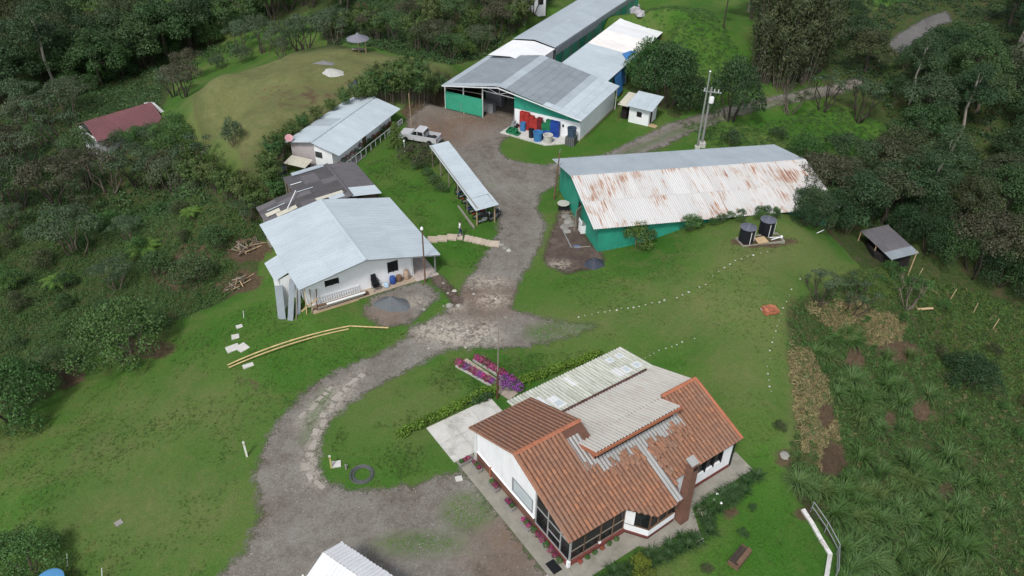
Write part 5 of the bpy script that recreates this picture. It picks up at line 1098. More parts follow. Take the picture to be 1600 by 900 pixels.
wood([(1390,120),(1420,95),(1470,70),(1530,60),(1530,110),(1450,150),(1400,160)], 2.6, [('shrub', L_DARK, BARK, 3), ('shrub', L_FOREST, BARK, 3)], 'road_shrub', 'dark shrub below the bend of the grey upper road', 'shrubs below the upper road', 1.0, 1.5, 15, 2)
for k, (px, py, s) in enumerate(((1188,128,.95),(1222,140,1.0),(1252,128,1.0),(1205,100,1.05),(1240,95,.9),(1270,112,.85))):
    plant('plume_tree', gp(px, py), 'plume', k % 2, L_OLIVE, 'tall feathery olive plume tree behind the road bend', 'tree', 'feathery plume trees', s, s, BARK)
plant('dense_tree', gp(1140,188), 'bigbush', 1, L_DARK, 'dark dense tree beside the utility poles', 'tree', None, 1.08, 1.75, BARKD)
plant('round_tree', gp(1042,165), 'bigbush', 0, L_FOREST, 'dense round dark tree behind the small white booth', 'tree', None, 1.3, 1.8, BARKD)
plant('round_tree', gp(1010,140), 'bigbush', 1, L_BUSH, 'leafy tree leaning over the blue shed tarpaulin', 'tree', None, .95, 1.5, BARKD)
plant('round_tree', gp(1080,172), 'bigbush', 2, L_DARK, 'dark tree between booth tree and utility poles', 'tree', None, .7, 1.0, BARKD)
for px, py, k, leaf, lb, s in ((1232,178,0,L_BROWN,'bare-stemmed bush leaning over the farm road edge',1.0),(1285,172,0,L_GREY,'open multi-stemmed tree on the meadow by the farm road',1.15),(1340,190,1,L_GREY,'open grey tree on the meadow next to the hillside wood',1.2),(1275,478,1,L_GREY,'low arching tree on the knoll edge above the dry grass',.75),(1330,488,0,L_GREY,'sprawling thin shrub tree below the knoll crest',.8),(1415,480,0,L_BUSH,'pale flowering shrub tree beside the fallen log',.85)):
    plant('open_tree', gp(px, py), 'bare', k, leaf, lb, 'tree', None, s)
plant('young_tree', gp(366,227), 'shrub', 0, L_GREY, 'lone young tree on the brown hillside', 'tree', None, .75, 1.3)
NEAR = [(202,560,'bigbush',0,L_BUSH,'big round bush at the left edge of the lawn',1.18,1.25),(25,655,'bigbush',1,L_BUSH,'big leafy bush at the left frame edge above the lawn',1.15,1.2),(42,900,'bigbush',2,L_BUSH,'clipped round bush behind the blue tank',.82,.72),(95,590,'bigbush',2,L_FOREST,'dark bush between the two big round bushes',.6,.65),
 (1512,600,'bigbush',1,L_DARK,'dark round bush alone on the right slope',.78,.7),(996,385,'shrub',1,L_BRIGHT,'bright round shrub against the green barn wall',1.05,1.0),(1080,360,'shrub',2,L_BUSH,'dark shrub at the foot of the rusty roof edge',.7,.7),(305,440,'shrub',0,L_FOREST,'rounded dark shrub beside the brown soil path',1.3,1.2),(245,430,'shrub',1,L_FOREST,'dark green shrub left of the brown soil path',1.1,1.1),
 (340,385,'shrub',2,L_FOREST,'shrub beside the firewood heap',1.1,1.0),(655,256,'shrub',0,L_BROWN,'brownish garden shrub hiding the pickup tail',1.3,1.05),(655,264,'shrub',1,L_FOREST,'dark clipped shrub below the brownish garden shrub',.6,.5),(668,275,'shrub',2,L_FOREST,'small dark shrub on the bank by the shelter',.45,.4),(679,286,'shrub',0,L_FOREST,'second small shrub down the bank by the shelter',.5,.4),(690,299,'shrub',1,L_FOREST,'lowest small shrub on the bank by the shelter',.5,.42),
 (1030,222,'shrub',2,L_BUSH,'shrub on the verge behind the rusty barn roof',.1,.1),(1142,226,'shrub',1,L_DARK,'dark round shrub behind the rusty barn ridge',.8,.75),(1215,216,'shrub',0,L_DARK,'dark shrub on the meadow behind the barn end',.7,.6),(1255,255,'bigbush',2,L_BUSH,'loose leafy bush at the meadow corner of the barn',.75,.75),(1310,235,'shrub',2,L_BUSH,'bush on the meadow below the open grey tree',1.3,.9)]
for px, py, kd, v, lf, lb, s, sz in NEAR:
    if s > .2: plant('round_bush' if kd == 'bigbush' else 'garden_shrub', gp(px, py), kd, v, lf, lb, 'bush', None, s, sz)
for k, (px, py, kd, lf, s, sz) in enumerate(((1262,338,'bigbush',L_DARK,.62,.75),(1290,346,'bigbush',L_FOREST,.7,.8),(1322,352,'grey',L_DARK,1.25,1.2),(1270,352,'bigbush',L_DARK,.62,.85),(1296,356,'bigbush',L_DARK,.66,.9),(1322,362,'shrub',L_DARK,1.4,1.4),(1256,352,'bigbush',L_DARK,.4,.5),(1300,325,'bigbush',L_BROWN,.75,.95),(1340,335,'bigbush',L_DARK,.8,1.0),(1372,345,'grey',L_BROWN,1.3,1.25),(1275,312,'bigbush',L_FOREST,.7,.9),(1320,300,'bigbush',L_GREY,.75,.95),(1365,312,'bigbush',L_DARK,.8,1.0),(1405,335,'grey',L_DARK,1.4,1.4),(1440,358,'bigbush',L_DARK,.8,1.1),(1448,394,'bigbush',L_DARK,.7,.95),(1482,410,'bigbush',L_FOREST,.75,1.05),(1520,428,'grey',L_BROWN,1.4,1.5),(1560,446,'bigbush',L_DARK,.8,1.1),(1602,466,'bigbush',L_FOREST,.85,1.15),(1408,372,'bigbush',L_DARK,.6,.9),(1248,334,'shrub',L_DARK,1.1,1.1))):
    plant('barn_end_tree', gp(px, py), kd, k % 3, lf, 'dense dark shrub tree crowding the far end of the rusty barn', 'tree', 'shrub trees at the rusty barn end', s, sz, BARKD)
for k, (px, py, kd, lf, s, sz) in enumerate(((52,212,'grey',L_GREY,1.35,1.3),(98,232,'bare',L_GREY,1.5,1.5),(140,285,'grey',L_BROWN,1.1,1.0),(40,290,'bare',L_GREY,1.6,1.6),(90,322,'grey',L_BROWN,1.35,1.35),(20,330,'grey',L_GREY,1.4,1.5),(175,300,'bare',L_BROWN,1.5,1.4),(215,292,'grey',L_GREY,1.25,1.2),(118,395,'grey',L_GREY,1.45,1.2),(265,290,'grey',L_BROWN,1.0,1.0),(10,262,'grey',L_BROWN,1.4,1.4))):
    plant('slope_tree', gp(px, py), kd, k % 3 if kd != 'bare' else k % 2, lf, 'many-stemmed grey tree standing out on the left slope', 'tree', 'tall trees on the left slope', s, sz, BARKD)
for k, (px, py, s) in enumerate(((165,236,1.0),(192,232,.9),(215,228,1.0),(240,222,.9),(150,228,.8))):
    plant('front_bush', gp(px, py), 'shrub', k % 3, L_GREY if k % 2 else L_BUSH, 'bush hiding the front wall of the red roofed house', 'bush', 'bushes before the red roof', s*1.2, s*1.2)
# cypress-like bush on the lawn by the walkway
plant('cone_bush', gp(619,232), 'conifer', 1, L_BRIGHT, 'small bright cone-shaped bush on the lawn by the walkway railing', 'bush', None, .42, .42)
# bamboo screen behind the long white house
for k, (px, py, s) in enumerate(((438,318,.75),(428,300,.8),(425,280,.8),(430,258,.75),(442,240,.65),(458,222,.55),(476,206,.5),(497,192,.5),(520,180,.5),(541,170,.6),(562,166,.75),(580,165,1.0),(598,164,1.1),(614,163,1.15),(630,162,1.2),(646,160,1.2),(660,158,1.1),(622,150,1.1),(645,148,1.1),(606,152,1.0),(672,160,.9),(690,150,.7))):
    plant('bamboo_clump', gp(px, py), 'bamboo', k % 3, L_BAMBOO if k % 3 else L_BUSH, 'bamboo clump in the screen hiding the back of the long white house', 'bamboo', 'bamboo screen', s, s*.9)
for k, (px, py, s) in enumerate(((240,300,.9),(262,296,1.0),(288,290,1.1),(310,296,1.0),(335,300,1.0),(360,310,.9),(385,320,.9),(405,335,.8),(270,275,.9),(300,272,1.0))):
    plant('bamboo_clump', gp(px, py), 'bamboo', k % 3, L_BAMBOO, 'bamboo clump at the foot of the brown hill', 'bamboo', 'bamboo below the brown hill', s, s*.85)
for k, (px, py, s) in enumerate(((540,62,1.0),(570,60,1.0),(520,66,.8),(590,64,.9),(812,42,.9),(800,50,.9))):
    plant('bamboo_clump', gp(px, py), 'bamboo', k % 3, L_BAMBOO, 'bamboo clump beside the thicket behind the barns', 'bamboo', 'bamboo in the thicket', s*1.1, s)
for k, (px, py, s) in enumerate(((262,252,1.1),(285,232,1.0),(300,258,1.0),(262,222,.9),(275,205,.8))):
    plant('flowering_bush', gp(px, py), 'shrub', k % 3, L_BUSH, 'leafy bush on the bank between red roof and brown hill', 'bush', 'bushes on the brown hill bank', s*1.4, s*1.3)
# shrubs dotted over the left slope
wood([(-60,360),(100,340),(230,335),(330,330),(400,345),(365,385),(270,390),(220,450),(170,500),(60,540),(-60,620)], 3.8, [('shrub', L_BUSH, BARK, 3), ('shrub', L_FOREST, BARK, 3), ('shrub', L_OLIVE, BARK, 3), ('grey', L_GREY, BARKD, 3)], 'slope_shrub', 'shrub in the undergrowth of the left slope', 'undergrowth shrubs, left slope', .5, 1.0, 12, 2)
wood([(1060,346),(1110,340),(1180,336),(1225,334),(1240,342),(1190,346),(1120,352),(1065,360)], 1.0, [('shrub', L_BUSH, BARK, 3), ('shrub', L_FOREST, BARK, 3)], 'barn_edge_shrub', 'low shrub in the row between knoll and rusty barn', 'shrubs along the rusty barn', .28, .45, 13, 1)
wood([(1340,420),(1420,440),(1480,470),(1540,520),(1600,600),(1600,760),(1560,640),(1480,560),(1400,520),(1300,500)], 2.6, [('shrub', L_BUSH, BARK, 3), ('shrub', L_OLIVE, BARK, 3)], 'slope_bush', 'small wild bush on the right slope', 'wild bushes, right slope', .3, .6, 14, 1)

# tree ferns and tall fodder grass
def blades(n, h, spread, width, droop, seed, segs=3, base_r=.25):
    g = np.random.default_rng(seed); V = []; Fq = []; T = []
    for k in range(n):
        a = g.uniform(0, 6.283); ln = h*g.uniform(.6, 1.15); out = spread*g.uniform(.35, 1.1); ca, sa = math.cos(a), math.sin(a); r0 = base_r*math.sqrt(g.random()); b0 = len(V); t_ = g.uniform(.1, .9)
        for s_ in range(segs+1):
            u = s_/segs; rr = r0+out*u**1.6; z = ln*(u-droop*u**3); wd = width*(1-.85*u**1.5)*.5
            V.append((rr*ca-wd*sa, rr*sa+wd*ca, z)); V.append((rr*ca+wd*sa, rr*sa-wd*ca, z))
        for s_ in range(segs): i0 = b0+2*s_; Fq.append((i0, i0+1, i0+3, i0+2)); T.append(t_)
    return np.array(V), np.array(Fq), T
clumps = []
for i in range(4):
    V, Fq, T = blades((150, 110, 170, 90)[i], (1.5, 1.9, 1.2, 1.6)[i], (1.0, .8, 1.2, 1.1)[i], .055, (.55, .4, .65, .6)[i], 300+i, 4, .35); clumps += [fast_mesh('grass_clump', V, Fq, T, L_GRASS), fast_mesh('grass_clump', V, Fq, T, L_SLOPE)] if i != 1 else [fast_mesh('grass_clump', V, Fq, T, L_GRASS)]
GR = [gpoly([(1262,540),(1320,510),(1370,560),(1420,620),(1440,700),(1505,730),(1515,930),(1320,930),(1312,870),(1300,820),(1252,775),(1240,752),(1300,752),(1345,740),(1330,660),(1290,590)])]
cnt = 0
for p in scatter(GR[0], .82, 21, [gpoly(e_) for e_ in (ell(1440,640,18,24), ell(1480,770,18,24), ell(1390,660,14,20), ell(1335,560,16,22))]):
    if not seen(p, 0, 40, 40) or float(_vnoise(np.array([p.x]), np.array([p.y]), 3.5, 91)[0]) < -.2: continue
    s = random.uniform(.55, 1.45); o = link('fodder_grass_clump', random.choice(clumps)); o.location = p-Vector((0, 0, .06)); o.rotation_euler = (random.uniform(-.12, .12), random.uniform(-.12, .12), random.uniform(0, 6.28)); o.scale = (s, s, s*random.uniform(.8, 1.15)); cnt += 1
    tag(o, 'arching clump of tall fodder grass on the lower right slope', 'grass clump', 'tall fodder grass clumps')
for (px, py) in ((1255,770),(1268,760),(1245,758),(1340,525),(1300,535),(1290,560),(1450,620),(1500,660),(1540,700),(1420,560),(1385,560),(1560,800),(1535,760)):
    p = gp(px, py); s = random.uniform(.8, 1.2); o = link('fodder_grass_clump', random.choice(clumps)); o.location = p; o.scale = (s, s, s); tag(o, 'arching clump of tall fodder grass on the lower right slope', 'grass clump', 'tall fodder grass clumps')
def fern(p, s, label):
    T = thing('tree_fern', p, random.uniform(0, 6), label, 'fern'); mb = MB().tube((0, 0, -.3), (0, 0, .8), .09, .07, 7); mb.build('trunk', BARKD, T); g = np.random.default_rng(int(abs(p.x)*100))
    for k in range(9):
        a = k*.698+g.uniform(-.15, .15); Cs = []; m = MB(); ln = s*g.uniform(.85, 1.15); pr = None
        for j in range(15):
            u = j/14; c = Vector((ln*u*math.cos(a), ln*u*math.sin(a), .8+.75*ln*(u-.95*u*u)*.9)); w_ = .34*s*math.sin(math.pi*min(1, .12+u*.9))*.8
            d = Vector((math.cos(a), math.sin(a), .6-1.2*u)).normalized(); sd_ = Vector((-math.sin(a), math.cos(a), 0))
            if j > 1:
                for sg in (-1, 1): m.quad(c-d*.035*s, c+sd_*sg*w_+d*.12*s-Vector((0, 0, .05*s)), c+d*.05*s, t=.3+.5*((j+k) % 3)/2)
            if pr is not None: m.tube(pr, c, .012, .01, 4, False)
            pr = c
        m.build('frond', L_FERN, T)
for px, py, s, lb in ((228,398,1.9,'bright tree fern on the left slope nearer the white house'),(95,448,1.7,'bright tree fern on the left slope nearer the frame edge'),(300,342,1.3,'smaller tree fern below the bamboo'),(14,452,1.5,'tree fern cut by the left frame edge')): fern(gp(px, py), s, lb)

# undergrowth: too small and too many to count, one mass each
def mass(name, polys, n, per, size, rad_, leaf, label, seed, aspect=.55, hgt=.5, avoid=()):
    r = np.random.default_rng(seed); Cs, Ns, Ss, Ts = [], [], [], []
    for W in polys:
        xs = np.array([p.x for p in W]); ys = np.array([p.y for p in W]); X = r.uniform(max(xs.min(), -80), min(xs.max(), 80), n*3); Y = r.uniform(max(ys.min(), 16), min(ys.max(), 145), n*3)
        ok = sdf(W, X, Y) > .2
        for a in avoid: ok &= sdf(a, X, Y) < 0
        d = np.stack([X, Y, hz(X, Y)-CAM_H], 1); w_ = d@np.array(FWD); px = 800+F_PX*(d@np.array(RT))/w_; py = 450-F_PX*(d@np.array(UP))/w_
        ok &= (px > -60) & (px < 1660) & (py > -60) & (py < 960)
        X, Y = X[ok][:n], Y[ok][:n]; m = len(X)
        if not m: continue
        R_ = rad_*r.uniform(.5, 1.3, m); tn = r.normal(.5, .2, m); idx_ = np.repeat(np.arange(m), per); dd = r.normal(size=(m*per, 3)); dd /= np.linalg.norm(dd, axis=1, keepdims=True); dd[:, 2] = abs(dd[:, 2])
        C = np.stack([X, Y, hz(X, Y)], 1)[idx_]+dd*R_[idx_][:, None]*np.array([1, 1, hgt*2])*r.uniform(.4, 1, (m*per, 1)); Cs.append(C); Ns.append(dd+r.normal(size=dd.shape)*.5+np.array([0, 0, .5])); Ss.append(size*r.uniform(.6, 1.4, m*per)); Ts.append(np.clip(tn[idx_]+r.normal(0, .15, m*per), 0, 1))
    V, Fq = kites(np.concatenate(Cs), np.concatenate(Ns), np.concatenate(Ss), aspect, r=r)
    return tag(link(name, fast_mesh(name, V, Fq, np.concatenate(Ts), leaf)), label, 'undergrowth', None, 'stuff')
PADP = [p[0] for p in PADS]+[rh_clear]
LEFTP = [gpoly([(-60,640),(60,600),(150,560),(280,505),(350,470),(395,440),(360,400),(420,372),(430,300),(380,270),(330,300),(240,310),(120,330),(0,340),(-60,340)])]
mass('undergrowth', LEFTP, 4800, 22, .135, .42, L_BRACK, 'tangled green undergrowth covering the left slope', 31, .55, .45, PADP)
mass('bracken', LEFTP, 2200, 18, .15, .4, L_BUSH, 'brownish bracken mixed into the left slope undergrowth', 32, .4, .5, PADP)
FARP = [Z_ROUGH[2], gpoly([(-100,340),(330,330),(330,260),(250,190),(255,120),(400,60),(560,20),(560,-50),(-100,-50)])]
mass('forest_undergrowth', FARP, 3200, 22, .25, .9, L_FOREST, 'dark undergrowth on the forest floor beyond the farm', 33, .6, .45, PADP)
RIGHTF = [gpoly([(1262,335),(1330,352),(1430,372),(1600,440),(1700,480),(1700,-50),(1300,-50),(1300,110),(1400,200),(1395,280)])]
mass('hillside_undergrowth', RIGHTF, 2600, 22, .25, .9, L_DARK, 'dark undergrowth below the right hillside wood', 34, .6, .45, [gpoly([(1370,85),(1400,40),(1480,5),(1500,40),(1440,75),(1410,100)])])
RS = [gpoly([(1228,470),(1320,425),(1420,430),(1520,450),(1700,520),(1700,950),(1320,950),(1300,840),(1250,780),(1225,720),(1245,640),(1228,560)])]
SOILP = [gpoly(e_) for e_ in (ell(1300,720,22,32), ell(1290,650,14,22), ell(1402,548,34,16), ell(1335,560,14,20), ell(1440,640,16,20), ell(1480,770,14,20), ell(1390,660,12,18))]
mass('slope_grass', RS, 3000, 26, .30, .34, L_SLOPE, 'rough green grass covering the right slope', 35, .16, .6, SOILP)
mass('slope_weeds', RS, 4200, 18, .12, .36, L_BRACK, 'brownish weeds mixed into the right slope grass', 36, .5, .4, SOILP)
mass('bank_grass', [gpoly([(1390,445),(1450,430),(1520,452),(1640,510),(1640,660),(1530,575),(1440,505)]), gpoly([(1330,425),(1400,425),(1400,470),(1340,455)])], 900, 26, .26, .34, L_BRIGHT, 'long fresh green grass on the upper right slope', 40, .16, .45)
mass('dry_stalks', RS, 500, 14, .34, .3, L_DRYG, 'dead straw stalks dotted through the right slope', 39, .08, .8, SOILP)
mass('dry_grass', [gpoly([(1228,550),(1262,540),(1295,600),(1318,700),(1290,745),(1245,705),(1235,620)]), gpoly([(1240,470),(1330,460),(1420,500),(1400,560),(1300,520)])], 620, 26, .34, .34, L_DRYG, 'straw-coloured dry grass below the knoll edge', 37, .14, .6, SOILP)
MEAD = [gpoly([(1050,190),(1140,195),(1230,185),(1290,160),(1380,190),(1395,250),(1370,290),(1290,290),(1240,240),(1120,232)]), gpoly([(1000,40),(1050,10),(1150,70),(1180,130),(1100,165),(1060,120)])]
mass('meadow_grass', MEAD, 1800, 20, .22, .34, L_SLOPE, 'tufted green grass on the meadow and bank behind the barns', 38, .2, .35)

LAWNP = [gpoly([(-40,700),(60,650),(270,520),(420,470),(560,500),(640,520),(540,575),(415,690),(400,800),(330,930),(-40,930)]), gpoly([(510,700),(560,620),(700,560),(930,545),(830,590),(660,670),(710,735),(560,762)]), gpoly([(800,545),(960,515),(850,440),(950,420),(1100,375),(1240,360),(1330,425),(1225,470),(1225,560),(1210,700),(1300,860),(1290,930),(1080,930),(1180,720),(1160,680),(1090,585),(970,535)]), gpoly([(565,262),(640,232),(735,340),(770,385),(745,420),(690,420),(640,330)])]
def tufts(name, polys, n, h, leaf, label, seed, per=7):
    r = np.random.default_rng(seed); Vs, Fs, Ts = [], [], []; k0 = 0
    for W in polys:
        xs = np.array([p.x for p in W]); ys = np.array([p.y for p in W]); X = r.uniform(xs.min(), xs.max(), n*3); Y = r.uniform(ys.min(), ys.max(), n*3)
        ok = (sdf(W, X, Y) > .1) & (_vnoise(X, Y, 3.0, 77)+_vnoise(X, Y, 1.1, 78)*.7 > r.uniform(-.2, .35, len(X)))
        for a in (PADP[0], PADP[1]): ok &= sdf(a, X, Y) < 0
        X, Y = X[ok][:n], Y[ok][:n]; m = len(X); idx_ = np.repeat(np.arange(m), per); q = m*per; a = r.uniform(0, 6.283, q); C = np.stack([X, Y, hz(X, Y)-.01], 1)[idx_]+np.stack([r.normal(0, .05, q), r.normal(0, .05, q), np.zeros(q)], 1)
        ln = h*r.uniform(.5, 1.3, q); D = np.stack([np.cos(a), np.sin(a), np.zeros(q)], 1); S = np.stack([-np.sin(a), np.cos(a), np.zeros(q)], 1)*.02; U = np.array([0, 0, 1.0])
        V = np.stack([C-S, C+S, C+D*(ln*.5)[:, None]+U*(ln*.8)[:, None]], 1).reshape(-1, 3); Vs.append(V); Fs.append(np.arange(q*3).reshape(-1, 3)+k0); k0 += q*3; Ts.append(np.clip(r.normal(.5, .2, m)[idx_]+r.normal(0, .1, q), 0, 1))
    return tag(link(name, fast_mesh(name, np.concatenate(Vs), np.concatenate(Fs), np.concatenate(Ts), leaf)), label, 'grass', None, 'stuff')
tufts('lawn_grass', LAWNP, 5200, .11, L_LAWN, 'short uneven grass tufts growing through the lawns', 41)
def pebbles(name, pts, n, mat, label, seed):
    r = np.random.default_rng(seed); W = gpoly(pts); xs = np.array([p.x for p in W]); ys = np.array([p.y for p in W]); X = r.uniform(xs.min(), xs.max(), n*5); Y = r.uniform(ys.min(), min(ys.max(), 95), n*5)
    ok = (sdf(W, X, Y) > .05) & (_vnoise(X, Y, 2.0, 79) > r.uniform(-.5, .3, len(X))); X, Y = X[ok][:n], Y[ok][:n]; m = len(X); s_ = .018+.05*r.random(m)**3; B = np.array([(1, 0, -.3), (-.5, .87, -.3), (-.5, -.87, -.3), (.1, .05, .75)]); a = r.uniform(0, 6.28, m)
    rot = np.stack([np.stack([np.cos(a), -np.sin(a), 0*a], 1), np.stack([np.sin(a), np.cos(a), 0*a], 1), np.stack([0*a, 0*a, 1+0*a], 1)], 1)
    V = (np.einsum('nij,kj->nki', rot, B)*s_[:, None, None]+np.stack([X, Y, hz(X, Y)+.035], 1)[:, None]).reshape(-1, 3); f = np.array([(0, 1, 3), (1, 2, 3), (2, 0, 3)]); Fq = (f[None]+4*np.arange(m)[:, None, None]).reshape(-1, 3)
    return tag(link(name, fast_mesh(name, V, Fq, np.repeat(r.random(m), 3), mat)), label, 'gravel', None, 'stuff')
pebbles('gravel_stones', MAIN, 16000, plain('gravel_stone', (.22, .205, .185), .9, .2, 4, 0, tone=.7), 'loose gravel stones scattered over the drive and yard', 42)
def ordinal(n):
    w_ = ['first', 'second', 'third', 'fourth', 'fifth', 'sixth', 'seventh', 'eighth', 'ninth', 'tenth', 'eleventh', 'twelfth']
    return w_[n] if n < 12 else f'{n+1}th'
# ------------------------------------------------------------------ vehicles, person
CARP = plain('silver_paint', (.48, .49, .51), .25, .03, 1, 0, spec=.6); CARG = plain('car_glass', (.012, .014, .016), .08, .1, 1, 0, spec=.6); TYRE = plain('tyre_rubber', (.018, .018, .018), .85, .2, 5, 0); RIM = plain('rim_metal', (.35, .36, .37), .35, .1, 5, 0, metal=.6)
rear, fr = gp(684, 227), gp(629, 213); hd = math.atan2(fr.y-rear.y, fr.x-rear.x)
PK = thing('pickup_truck', (rear+fr)/2, hd, 'silver double-cab pickup parked behind the garden shrub', 'pickup'); PK.scale = (.9, .9, .9)
body = MB()
def prof(mb, pts, hw, t=.5, top=None):
    """extruded side profile with slight tumblehome"""
    n = len(mb.v); k = len(pts); m_ = max(p[1] for p in pts)
    for s in (-1, 1): mb.v += [(x, s*hw*(1-.10*max(0, (z-.95))), z) for x, z in pts]
    mb.f.append(tuple(n+i for i in range(k))); mb.t.append(t); mb.f.append(tuple(n+k+i for i in range(k))[::-1]); mb.t.append(t)
    for i in range(k): j = (i+1) % k; mb.f.append((n+j, n+i, n+k+i, n+k+j)); mb.t.append(t)
    return mb
prof(body, [(2.55, .45), (2.58, .75), (2.45, .98), (1.25, 1.08), (.95, 1.1), (-.85, 1.1), (-.85, .40), (2.3, .38)], .88).build('body', CARP, PK)
prof(MB(), [(.95, 1.1), (.35, 1.66), (.2, 1.72), (-.6, 1.72), (-.85, 1.62), (-.9, 1.1)], .84).build('cab', CARP, PK)
for s in (-1, 1):
    for x0, x1, xt0, xt1 in ((.80, .02, .36, .02), (-.08, -.82, -.08, -.72)):
        MB().slab([(x0, s*.868, 1.14), (x1, s*.868, 1.14), (xt1, s*.826, 1.58), (xt0, s*.826, 1.58)][::s], .02).build('side_window', CARG, PK)
MB().slab([(1.0, -.76, 1.13), (1.0, .76, 1.13), (.40, .68, 1.66), (.40, -.68, 1.66)], .02).build('windscreen', CARG, PK); MB().slab([(-.92, .7, 1.2), (-.92, -.7, 1.2), (-.88, -.66, 1.6), (-.88, .66, 1.6)], .02).build('rear_window', CARG, PK)
MB().box(-2.55, -.88, .40, -.87, -.80, 1.08).build('bed_side', CARP, PK); MB().box(-2.55, .80, .40, -.87, .88, 1.08).build('bed_side', CARP, PK); MB().box(-2.58, -.80, .42, -2.50, .80, 1.06).build('tailgate', CARP, PK); MB().box(-2.5, -.80, .5, -.87, .80, .62).build('bed_liner', BLACK, PK)
for y in (-.72, .72): MB().box(-2.60, y-.08, .62, -2.575, y+.08, .95).build('tail_light', plain('red_lens', (.30, .02, .02), .3, .1, 3, 0), PK); MB().box(2.46, y-.14, .72, 2.585, y+.12, .88).build('headlight', STEELW, PK)
MB().box(-2.72, -.82, .42, -2.58, .82, .54).build('bumper', METAL, PK)
for x in (1.55, -1.65):
    for s in (-1, 1):
        wv = MB(); wv.lathe([(.22, -.11), (.34, -.11), (.36, -.06), (.36, .06), (.34, .11), (.22, .11)], 18); o = wv.build('wheel', TYRE, PK, True); o.rotation_euler.x = rad(90); o.location = (x, s*.78, .36)
        rm = MB().lathe([(.05, -.10), (.21, -.10), (.21, .10), (.05, .10)], 14).build('rim', RIM, o, True)
GLASSV = None
BIKEC = [plain('motorcycle_black', (.016, .016, .018), .3, .1, 3, .1), plain('motorcycle_red', (.20, .02, .02), .3, .1, 3, .1), plain('motorcycle_blue', (.02, .04, .16), .3, .1, 3, .1)]
def motorcycle(loc, rz, ci, label, group):
    T = thing('motorcycle', loc, rz, label, 'motorcycle', group); T.rotation_euler.x = rad(6)
    for x in (.65, -.62):
        wv = MB(); R_ = []
        for i in range(16):
            a = 2*math.pi*i/16; b = 2*math.pi*(i+1)/16; wv.tube((x+.27*math.cos(a), 0, .30+.27*math.sin(a)), (x+.27*math.cos(b), 0, .30+.27*math.sin(b)), .045, n=6, cap=False)
        o = wv.build('wheel', TYRE, T, True); MB().tube((x, -.06, .30), (x, .06, .30), .09, n=8).build('hub', RIM, o); 
    MB().lathe([(.05, -.28), (.15, -.2), (.17, 0), (.13, .2), (.04, .28)], 10, sx=1).build('fuel_tank', BIKEC[ci], T, True).matrix_local = Matrix.Translation((.2, 0, .82)) @ Matrix.Rotation(rad(90), 4, 'Y')
    MB().slab([(-.05, -.12, .80), (-.05, .12, .80), (-.75, .09, .86), (-.75, -.09, .86)][::-1], .09).build('seat', BLACK, T); MB().box(-.15, -.14, .32, .25, .14, .62).build('engine', METAL, T)
    MB().bar((.65, 0, .30), (.42, 0, 1.0), .10, .05).build('fork', METAL, T); MB().tube((.38, -.34, 1.04), (.38, .34, 1.04), .016, n=6).build('handlebar', METAL, T); MB().box(.46, -.09, .84, .58, .09, 1.0).build('headlamp', STEELW, T)
    MB().tube((.1, -.13, .3), (-.7, -.16, .42), .035, n=6).build('exhaust', RIM, T); MB().bar((-.62, 0, .30), (-.1, 0, .45), .12, .05).build('swingarm', METAL, T); MB().slab([(-.55, -.08, .78), (-.55, .08, .78), (-.95, .06, .66), (-.95, -.06, .66)][::-1], .03).build('mudguard', BIKEC[ci], T)
    return T
ord_ = ['first', 'second', 'third', 'fourth', 'fifth', 'sixth', 'seventh']
for i in range(7):
    x = .55+i*.95; p = shw(x, .0); p.z = float(hz(p.x, p.y)); motorcycle(p, SHY-rad(80)+random.uniform(-.08, .08), i % 3 if i else 0, f'{ord_[i]} motorcycle from the open end inside the shelter', 'motorcycles under the shelter')
p = gp(773, 342); motorcycle(p, SHY-rad(60), 0, 'black motorcycle standing outside the shelter post by the drive', None)
del_ = [o for o in bpy.data.objects if o.name.startswith('motorcycle') and 'group' in o and o['group'] is None]

